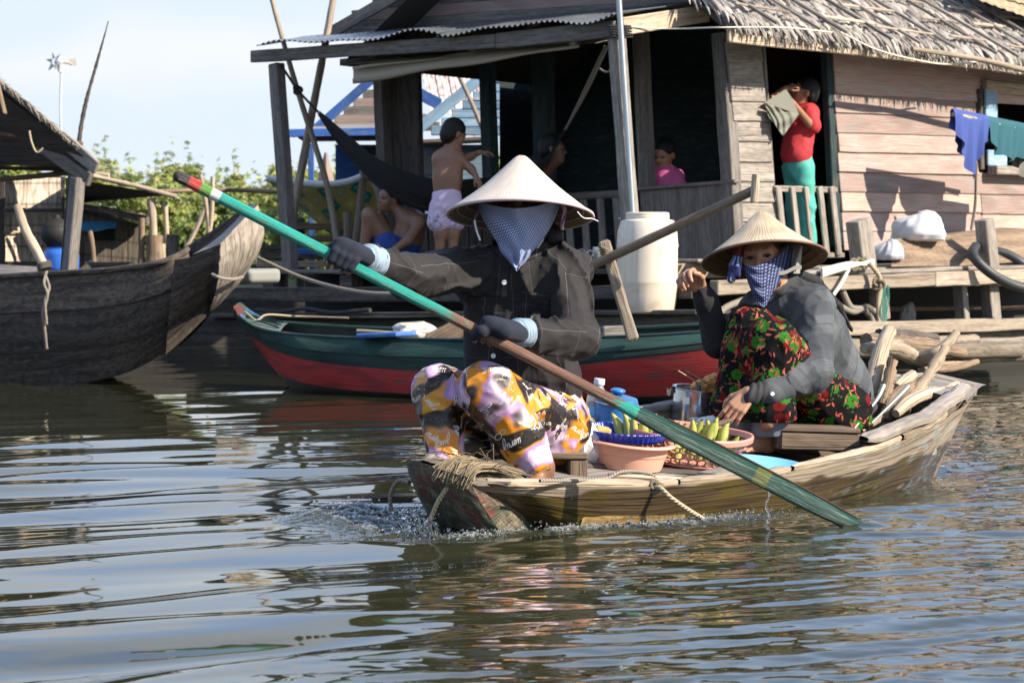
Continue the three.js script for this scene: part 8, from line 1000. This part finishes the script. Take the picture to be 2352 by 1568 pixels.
  part(t, 'hat_ribbon', sheet((u, v) => P(1288 + 10 * v + (u - 0.5) * 12 * (1 - 0.4 * v) + 6 * Math.sin(v * 5), 462 + v * 66, 7.91 + 0.01 * Math.sin(u * 6 + v * 8)), 5, 16), std([0.55, 0.34, 0.46], { roughness: 0.5 }), 'pink chin ribbon'); part(t, 'hat_ribbon', sheet((u, v) => P(1094 - 4 * v + (u - 0.5) * 9 + 4 * Math.sin(v * 7), 462 + v * 72, 7.90 + 0.008 * Math.sin(u * 6)), 4, 14), std([0.13, 0.08, 0.13], { roughness: 0.6 }), 'dark chin ribbon'); part(t, 'hat_ribbon', rod([P(1090, 505, 7.89), P(1095, 530, 7.885), P(1103, 552, 7.88)], 0.003, { seg: 6 }), std([0.7, 0.68, 0.66]), 'white ribbon end');
  part(t, 'loose_thread', rod([P(1326, 486, 7.80), P(1340, 500, 7.80), P(1360, 502, 7.82), P(1374, 508, 7.83)], 0.0016, { seg: 5 }), std([0.7, 0.66, 0.6]));
}
// ---------------------------------------------------------------- the cook
const cook = thing('person', 'person in grey shirt and flowered trousers squatting amid the food', 'person');
{
  const t = cook, J = P, tone = [0.33, 0.165, 0.095];
  const h = headFrame(J(1752, 588, 9.03), V(-0.14, 1, 0), V(-0.26, -0.03, 0.96), 0.98), neck = J(1800, 668, 9.12), LS = J(1868, 706, 9.03), RS = J(1742, 712, 9.12), LE = J(1868, 858, 8.84), LW = J(1738, 900, 8.68), RE = J(1650, 786, 9.02), RW = J(1612, 672, 8.96), CH = J(1850, 768, 9.2), WA = J(1900, 870, 9.27), PE = J(1905, 935, 9.25);
  const RH = J(1868, 950, 9.22), LH = J(1925, 950, 9.12), RK = J(1728, 762, 8.92), LK = J(1775, 790, 8.78), RA = J(1680, 950, 8.84), LA = J(1765, 968, 8.74);
  const body = new Field(0.03); body.cutF = coneCut(J(1757, 594, 9.06), V(-0.055, 1, -0.30), 0.2165, 0.186); headPrims(body, h); body.cap(h.p(0, -0.07, -0.03), neck, 0.048, 0.052); body.cap(RS, LS, 0.055, 0.055, { k: 0.05 }); body.cap(CH, WA, 0.085, 0.085, { k: 0.05 }); body.cap(WA, PE, 0.085, 0.09, { k: 0.06 }); body.cap(RS, RE, 0.042, 0.034); body.cap(RE, RW, 0.033, 0.023); body.cap(LS, LE, 0.042, 0.034); body.cap(LE, LW, 0.033, 0.023); body.cap(RH, RK, 0.075, 0.05); body.cap(RK, RA, 0.047, 0.03); body.cap(LH, LK, 0.075, 0.05); body.cap(LK, LA, 0.047, 0.03);
  const ft = new Field(0.02); foot(ft, J(1752, 984, 8.84), V(1, 0, 0), V(-0.8, -0.05, 0.5), V(-0.5, 0, -0.8), 0.9); ft.cap(LA, J(1752, 984, 8.84), 0.030, 0.032); foot(ft, J(1668, 968, 8.86), V(1, 0, 0), V(-0.6, -0.05, 0.7), V(-0.8, 0, -0.5), 0.95);
  const hL = new Field(0.008), hR = new Field(0.008); const tipsL = openHand(hL, J(1722, 903, 8.67), V(-0.62, -0.70, 0.28), V(0.1, 0.5, 0.9), V(-0.6, 0.6, 0.2), 0.88, [0.25, 0.45, 0.35], 0.07); hL.cap(LW, J(1722, 905, 8.67), 0.024, 0.026);
  const tipsR = openHand(hR, J(1606, 660, 8.95), V(-0.55, 0.55, 0.45), V(-0.2, 0.75, -0.3), V(0.8, 0.3, 0.4), 0.95, [0.9, 0.75, 0.5], 0.06); hR.cap(RW, J(1605, 658, 8.95), 0.024, 0.025);
  skinMesh(t, body, 0.0065, skinTone(tone, h), [ft.mesh(0.005), hL.mesh(0.003), hR.mesh(0.003)]); face(t, h, [0.002, 0]); nail(t, tipsL.slice(0, 4), 0.0048); nail(t, tipsR.slice(0, 4), 0.0048);
  hairCap(t, h, 0.028, (f) => { f.cap(h.p(-0.01, -0.03, -0.085), J(1870, 650, 9.3), 0.045, 0.03); f.cap(J(1870, 650, 9.3), J(1925, 705, 9.38), 0.028, 0.018); f.cap(J(1925, 705, 9.38), J(1958, 760, 9.40), 0.016, 0.006); }, coneCut(J(1757, 594, 9.06), V(-0.055, 1, -0.30), 0.2165, 0.186));
  // shirt: grey with slanting bands of fine stripes
  const sh = new Field(0.045); sh.cap(RS, LS, 0.068, 0.070, { k: 0.07 }); sh.cap(neck.clone().add(V(0.01, 0, 0)), CH, 0.066, 0.12, { k: 0.06 }); sh.cap(CH, WA, 0.126, 0.126, { k: 0.07 }); sh.cap(WA, J(1925, 905, 9.26), 0.128, 0.128, { k: 0.06 }); sh.cap(J(1938, 900, 9.26), J(1990, 938, 9.26), 0.085, 0.022, { k: 0.06 }); sh.cap(J(1880, 900, 9.1), J(1858, 920, 9.08), 0.07, 0.03, { k: 0.05 });
  sh.cap(LS, LE, 0.068, 0.064, { k: 0.05 }); sh.cap(LE, J(1775, 890, 8.73), 0.062, 0.046, { k: 0.03 });
  sh.disp = clothFolds([{ a: PE, b: neck, r: 0.13, tw: 0.8, f: 0.8 }, { a: LS, b: LE, r: 0.066, tw: 1 }, { a: LE, b: LW, r: 0.055, tw: -1 }, { a: RS, b: RE, r: 0.06 }], [LE, LS.clone().add(V(-0.03, -0.08, 0.05)), WA.clone().add(V(0, 0, 0.1))], 0.0095, 41);
  const stripe = canvasTex(512, 512, (x) => { x.fillStyle = '#63676b'; x.fillRect(0, 0, 512, 512); const r = Rng(6); x.save(); x.globalAlpha = 0.5; x.fillStyle = '#4c5054'; x.fillRect(0, 180, 512, 110); x.fillStyle = '#84898c'; x.fillRect(0, 380, 512, 60); x.fillStyle = '#55595d'; x.fillRect(280, 0, 90, 512); x.restore(); x.strokeStyle = 'rgba(215,218,216,0.38)'; x.lineWidth = 3; for (const [x0, y0, w, h] of [[0, 20, 512, 90], [0, 310, 512, 60]]) for (let i = 0; i < h; i += 10) { x.beginPath(); x.moveTo(x0, y0 + i); x.lineTo(x0 + w, y0 + i); x.stroke(); } x.strokeStyle = 'rgba(215,218,216,0.2)'; for (let i = 0; i < 70; i += 10) { x.beginPath(); x.moveTo(60 + i, 0); x.lineTo(60 + i, 512); x.stroke(); } }, [1 / 0.26, 1 / 0.26]); stripe.rotation = 0.5;
  const shM = phys([0.47, 0.47, 0.48], { map: stripe, roughness: 0.85, specularIntensity: 0.4, sheen: 0.12, sheenColor: new THREE.Color(0.7, 0.72, 0.75), sheenRoughness: 0.4, bumpMap: clothBump, bumpScale: 0.0006 });
  part(t, 'shirt', boneUV(sh.mesh(0.0052), [bone(PE.clone().add(V(0.03, -0.05, 0)), neck, 0.15), bone(LS, LE, 0.066, { ref: V(0, 0, 1), o: 0.1 }), bone(LE, LW, 0.055, { ov: 0.3 }), bone(RS, RE, 0.06)]), shM);
  const onSh = (x, y, o) => { const p = sh.hit(x, y, 8.2, 9.8) || J(x, y, 8.9); return p.add(camera.position.clone().sub(p).normalize().multiplyScalar(o)); };
  part(t, 'cuff', (() => { const f = new Field(0.01); f.cap(J(1800, 885, 8.755), J(1768, 897, 8.725), 0.052, 0.050); return boneUV(f.mesh(0.004), [bone(LE, LW, 0.055, { ov: 0.33 })]); })(), shM); part(t, 'button', at(new THREE.CylinderGeometry(0.007, 0.007, 0.003, 18).rotateX(Math.PI / 2), J(1775, 904, 8.662)), std([0.75, 0.77, 0.78], { roughness: 0.25 }));
  { const f = new Field(0.012); f.cap(J(1776, 893, 8.73), J(1730, 904, 8.675), 0.036, 0.031); f.cap(J(1738, 902, 8.685), J(1722, 912, 8.665), 0.031, 0.028); f.disp = (x, y, z) => 0.0028 * Math.sin((x - y * 0.3) * 260 + 3 * noise3(x * 20, y * 20, z * 20)); part(t, 'inner_sleeve', f.mesh(0.0035), std([0.016, 0.016, 0.018], { roughness: 0.85 }), 'black inner sleeve over the lower hand'); }
  { const f = new Field(0.02); f.cap(J(1735, 722, 9.12), J(1655, 784, 9.02), 0.064, 0.055); f.cap(RE, J(1622, 690, 8.97), 0.054, 0.040); f.cap(J(1622, 692, 8.97), J(1610, 662, 8.955), 0.037, 0.030); const g = folds(0.004, 22, 51); f.disp = (x, y, z) => g(x, y, z); part(t, 'inner_sleeve', f.mesh(0.0045), std([0.010, 0.010, 0.011], { roughness: 0.9 }), 'black sleeve on the raised arm'); }
  // trousers
  const tr = new Field(0.04); tr.cap(J(1880, 940, 9.24), J(1930, 948, 9.14), 0.118, 0.118, { k: 0.05 }); tr.cap(RH, RK, 0.092, 0.078); tr.cap(RK, J(1690, 925, 8.86), 0.080, 0.074); tr.cap(LH, LK, 0.096, 0.080); tr.cap(LK, J(1762, 935, 8.78), 0.082, 0.074); tr.cap(J(1715, 800, 8.87), J(1760, 800, 8.80), 0.066, 0.066, { k: 0.05 }); tr.cap(J(1672, 945, 8.85), J(1790, 945, 8.76), 0.05, 0.05, { k: 0.05 });
  tr.disp = clothFolds([{ a: RH, b: RK, r: 0.085, tw: 0.8 }, { a: RK, b: RA, r: 0.075, tw: 0.6, f: 0.9 }, { a: LH, b: LK, r: 0.085, tw: 0.8 }, { a: LK, b: LA, r: 0.075, tw: -0.6, f: 0.9 }], [LH.clone().add(V(0.02, 0.05, 0.08))], 0.010, 61); tr.cutF = (x, y, z) => { const c = J(1700, 968, 8.8); return x < J(1815, 960, 8.8).x ? -(y - c.y) : -9; };
  const flower = canvasTex(1024, 1024, (x, W) => {
    x.fillStyle = '#0d0b0d'; x.fillRect(0, 0, W, W); const r = Rng(9), wrap = (X, Y, f) => { for (const a of [-W, 0, W]) for (const b of [-W, 0, W]) { x.save(); x.translate(X + a, Y + b); f(); x.restore(); } };
    const leaf = (s, c) => { x.fillStyle = c; x.beginPath(); x.moveTo(0, -s); x.quadraticCurveTo(s * 0.62, -s * 0.1, 0, s); x.quadraticCurveTo(-s * 0.62, -s * 0.1, 0, -s); x.fill(); x.strokeStyle = 'rgba(120,30,20,0.6)'; x.lineWidth = 2; x.beginPath(); x.moveTo(0, -s * 0.8); x.lineTo(0, s * 0.9); x.stroke(); };
    const bloom = (s, c, d, n) => { for (let i = 0; i < n; i++) { x.save(); x.rotate(i / n * 6.2832); x.fillStyle = c; x.beginPath(); x.moveTo(0, 0); x.bezierCurveTo(s * 0.6, -s * 0.3, s * 0.5, -s, s * 0.12, -s * 0.92); x.lineTo(0, -s * 0.78); x.lineTo(-s * 0.12, -s * 0.92); x.bezierCurveTo(-s * 0.5, -s, -s * 0.6, -s * 0.3, 0, 0); x.fill(); x.strokeStyle = d; x.lineWidth = 3; x.beginPath(); x.moveTo(0, 0); x.lineTo(0, -s * 0.6); x.stroke(); x.restore(); } x.fillStyle = d; x.beginPath(); x.arc(0, 0, s * 0.14, 0, 7); x.fill(); };
    for (let i = 0; i < 26; i++) { const X = r() * W, Y = r() * W, a = r() * 6.28, s = 50 + r() * 26; wrap(X, Y, () => { x.rotate(a); bloom(s, i % 2 ? '#6e0910' : '#800d13', '#360408', 5); }); }
    for (let i = 0; i < 20; i++) { const X = ((i % 5) + 0.5 + (r() - 0.5) * 0.6) * W / 5, Y = (Math.floor(i / 5) + 0.5 + (r() - 0.5) * 0.6) * W / 4, a = r() * 6.28, s = 54 + r() * 24; wrap(X, Y, () => { x.rotate(a); bloom(s, '#357c1c', '#16400d', 5); }); for (let k = 0; k < 4; k++) { const a2 = r() * 6.28, l = 70 + r() * 40; wrap(X + Math.cos(a2) * l, Y + Math.sin(a2) * l, () => bloom(11, '#36801c', '#5a2a10', 6)); } }
    for (let i = 0; i < 150; i++) { const X = r() * W, Y = r() * W, a = r() * 6.28, s = 26 + r() * 11; wrap(X, Y, () => { x.rotate(a); leaf(s, r() < 0.5 ? '#d4705c' : '#c25c4c'); }); }
  }, [1 / 0.36, 1 / 0.36]);
  part(t, 'trousers', boxUV(tr.mesh(0.0052), 0.0, 0.0), phys([0.55, 0.55, 0.55], { map: flower, roughness: 0.85, specularIntensity: 0.35 }));
  { const u = new Field(0.03); u.cap(J(1690, 950, 8.85), J(1682, 982, 8.85), 0.052, 0.050); u.cap(J(1772, 952, 8.79), J(1764, 990, 8.82), 0.068, 0.060); const q = folds(0.005, 16, 71); u.disp = (x, y, z) => q(x, y * 0.6, z); u.cutF = (x, y) => -(y - J(1700, 1003, 8.8).y); part(t, 'under_trousers', u.mesh(0.005), std([0.16, 0.18, 0.22], { roughness: 0.9 }), 'grey trousers showing below the flowered ones'); }
  // kerchief
  const ker2 = std([0.50, 0.52, 0.58], { map: plaidTex('#a2aaba', '#222f66', 13, 0.50), roughness: 0.9, bumpMap: clothBump, bumpScale: 0.0006 });
  const Tk = new THREE.CatmullRomCurve3([V(1700, 594, 8.95), V(1712, 608, 8.905), V(1730, 611, 8.885), V(1750, 607, 8.90), V(1785, 588, 8.945), V(1818, 560, 9.0)]), Bk = new THREE.CatmullRomCurve3([V(1708, 618, 8.95), V(1726, 668, 8.93), V(1742, 698, 8.92), V(1756, 704, 8.92), V(1776, 672, 8.96), V(1822, 600, 9.02)]);
  part(t, 'kerchief', sheet((u, v) => { const a = Tk.getPoint(u), b = Bk.getPoint(u), x = lerp(a.x, b.x, v), y = lerp(a.y, b.y, v); return P(x, y, lerp(a.z, b.z, v) - 0.03 * Math.sin(v * 2.2) * Math.sin(u * 3.14) + 0.006 * Math.sin(v * 20 - u * 7) * Math.sin(u * 3.14) + 0.005 * Math.sin(u * 13 + v * 9) * v); }, 48, 40, (u, v) => [u * 1.35 + v * 0.1, v * 0.95 - u * 0.25]), ker2);
  { const f = new Field(0.012); f.cap(J(1694, 596, 8.93), J(1690, 612, 8.92), 0.018, 0.020); f.cap(J(1688, 612, 8.92), J(1680, 640, 8.91), 0.017, 0.015); f.cap(J(1692, 612, 8.91), J(1696, 632, 8.9), 0.014, 0.010); f.disp = folds(0.003, 50, 2); part(t, 'kerchief_knot', boneUV(f.mesh(0.003), [bone(J(1694, 590, 8.93), J(1684, 640, 8.91), 0.1)]), ker2); }
  part(t, 'kerchief_lining', sheet((u, v) => P(1822 + 22 * u - 6 * v, 566 + 62 * v - 8 * Math.sin(u * 3.1) * (1 - v), 8.99 + 0.02 * Math.sin(u * 5 + v * 3)), 8, 10), std([0.26, 0.25, 0.22], { roughness: 0.9 }), 'pale hanging lining of the kerchief'); part(t, 'kerchief_lining', sheet((u, v) => P(lerp(1786, 1842, u), lerp(622, 610, u) + 9 * v + 3 * Math.sin(u * 6), 8.955 + 0.015 * u), 8, 3), std([0.26, 0.25, 0.22], { roughness: 0.9 }));
  { const cl = sheet((u, v) => onSh(lerp(1820, 1780, u) - 16 * v * u, lerp(640, 668, u) + v * 26, 0.008 - 0.004 * v), 10, 5, (u, v) => [u * 0.1, v * 0.05]); part(t, 'collar', cl, shM); }
  const s2 = strawTex(43, [0.52, 0.42, 0.29], [0.28, 0.205, 0.125], 96, true);
  coneHat(t, 'conical_hat', J(1757, 594, 9.06), V(-0.055, 1, -0.30), 0.3, 0.2165, 0.186, std([1, 1, 1], { map: s2.map, bumpMap: s2.bump, bumpScale: 0.0011, roughness: 0.75 }), { rim: std([0.14, 0.075, 0.045], { roughness: 0.6 }), under: std([0.40, 0.30, 0.18], { map: s2.map, roughness: 0.85 }), hoops: 5 });
  part(t, 'headscarf', sheet((u, v) => P(1690 + 26 * u - 10 * v, 560 + 30 * v, 9.0 - 0.03 * Math.sin(u * 3.1)), 8, 8, (u, v) => [u, v]), std([0.20, 0.03, 0.03], { roughness: 0.9 }), 'dark red cloth under the hat');
}
// ---------------------------------------------------------------- broken water: drops, foam and little jets at the bow, drips from the paddle
{
  const r = Rng(71), wm_ = phys([1, 1, 1], { roughness: 0.02, transmission: 1, ior: 1.333, thickness: 0.01 }), foam = phys([0.75, 0.78, 0.78], { roughness: 0.35, transmission: 0.35 });
  const ball = new THREE.SphereGeometry(1, 8, 6), M = new THREE.Matrix4(), Q = new THREE.Quaternion();
  const scatter = (name, label, n, m, where, cat) => { const im = new THREE.InstancedMesh(ball, m, n); for (let i = 0; i < n; i++) { const [p, s] = where(r); Q.setFromEuler(new THREE.Euler(rr(0, 3, r), rr(0, 3, r), 0)); M.compose(p, Q, V(s * rr(0.6, 1.3, r), s * rr(0.5, 1.2, r), s * rr(0.6, 1.3, r))); im.setMatrixAt(i, M); } im.name = numbered(name); im.castShadow = im.receiveShadow = true; im.userData = { label, category: cat, kind: 'stuff' }; scene.add(im); };
  const site = (q) => {   // a place in the broken water, weighted by how rough it is
    for (let k = 0; k < 60; k++) { const s = rr(-0.45, 1.35, q), b = q() < 0.62 ? rr(0.1, 0.62, q) : rr(-0.6, 0.1, q), p = BO.clone().addScaledVector(BA, s).addScaledVector(BN, b), br = bowWave(p.x, p.z)[1]; const inside = s > 0.06 && Math.abs(b) < hullB(clamp(s, 0, 3)) * 0.9; if (!inside && q() < br * br) return p; } return BO.clone().addScaledVector(BA, -0.05); };
  { // the churned surface itself, finer than the water sheet
    const nu = 520, nv = 300, pos = [], col = [], idx = [], hs = [];
    for (let j = 0; j <= nv; j++) for (let i = 0; i <= nu; i++) { const s = lerp(-0.85, 1.45, i / nu), b = lerp(-0.75, 0.75, j / nv), p = BO.clone().addScaledVector(BA, s).addScaledVector(BN, b), br = bowWave(p.x, p.z)[1], x = p.x, z = p.z;
      const wx = x + 0.02 * noise3(x * 18, 3, z * 18), wz = z + 0.02 * noise3(x * 18, 9, z * 18), q = 1 - Math.abs(noise3(wx * 22, 1.7, wz * 26)), q2 = 1 - Math.abs(noise3(wx * 47, 4.2, wz * 52)), q3 = 1 - Math.abs(noise3(wx * 95, 8.8, wz * 100)), h = q * q * q * 0.55 + q2 * q2 * q2 * 0.3 + q3 * q3 * 0.15;
      pos.push(x, waterH(x, z) + br * (h * 0.026 - 0.006) - (1 - sstep(0.05, 0.22, br)) * 0.03 - 0.001, z); const f = sstep(0.56, 0.82, h) * sstep(0.5, 0.95, br); col.push(lerp(0.030, 0.24, f), lerp(0.032, 0.25, f), lerp(0.019, 0.24, f)); hs.push(br); }
    for (let j = 0; j < nv; j++) for (let i = 0; i < nu; i++) { const a = j * (nu + 1) + i, c = a + nu + 1; if (Math.max(hs[a], hs[a + 1], hs[c], hs[c + 1]) < 0.04) continue; idx.push(a, c, a + 1, c, c + 1, a + 1); }
    const g = fromTris(pos, null, col); g.setIndex(idx); g.computeVertexNormals(); const m = part(null, 'churned_water', g, phys([1, 1, 1], { vertexColors: true, roughness: 0.03, ior: 1.42 })); m.userData = { label: 'churned white water round the moving sampan bow', category: 'bow wave', kind: 'stuff' };
  }
  scatter('water_foam', 'small bubbles along the moving sampan bow', 1500, phys([0.6, 0.63, 0.63], { roughness: 0.1, transmission: 0.7 }), (q) => { const p = site(q); p.y = waterH(p.x, p.z) + rr(0.004, 0.020, q); return [p, q() < 0.08 ? rr(0.0022, 0.004, q) : rr(0.0008, 0.002, q)]; }, 'foam');
  scatter('water_drops', 'clear drops thrown up by the sampan bow', 700, wm_, (q) => { const p = site(q), j = q() < 0.4; if (j) { const a = bP(962 + rr(-26, 30, q), 1220, 0.02); p.copy(a); p.x += rr(-0.03, 0.03, q); p.z += rr(-0.04, 0.06, q); } p.y = waterH(p.x, p.z) + Math.pow(q(), 2.2) * (j ? 0.075 : 0.03) + 0.002; return [p, rr(0.0012, 0.0045, q) * (q() < 0.1 ? 1.5 : 1)]; }, 'water drops');
  const f = new Field(0.008); for (let i = 0; i < 70; i++) { const j = i < 30, p = j ? bP(962 + rr(-34, 40, r), 1224, rr(-0.05, 0.08, r)) : site(r); p.y = waterH(p.x, p.z) - 0.004; const t = p.clone().add(V(rr(-0.022, 0.018, r), j ? rr(0.012, 0.055, r) : rr(0.006, 0.020, r), rr(-0.01, 0.02, r))); f.cap(p, t, rr(0.005, 0.011, r), rr(0.0012, 0.003, r)); }
  f.disp = (x, y, z) => 0.002 * noise3(x * 120, y * 90, z * 120); const sp_ = solo('water_splash', 'small glassy jets of water at the sampan bow', 'splash', f.mesh(0.0026), wm_); sp_.userData.kind = 'stuff';
  const dr = solo('water_drips', 'string of drops falling from the paddle blade', 'water drops', merge([...Array(26).keys()].map((i) => { const p = P(1764 + 4 * Math.sin(i * 0.7), 1122 + i * 5.6, 7.56), g = new THREE.SphereGeometry(rr(0.0022, 0.0048, r), 8, 6); g.scale(1, rr(1.0, 2.4, r), 1); return at(g, p); })), wm_); dr.userData.kind = 'stuff';
}
settle();
renderer.render(scene, camera);
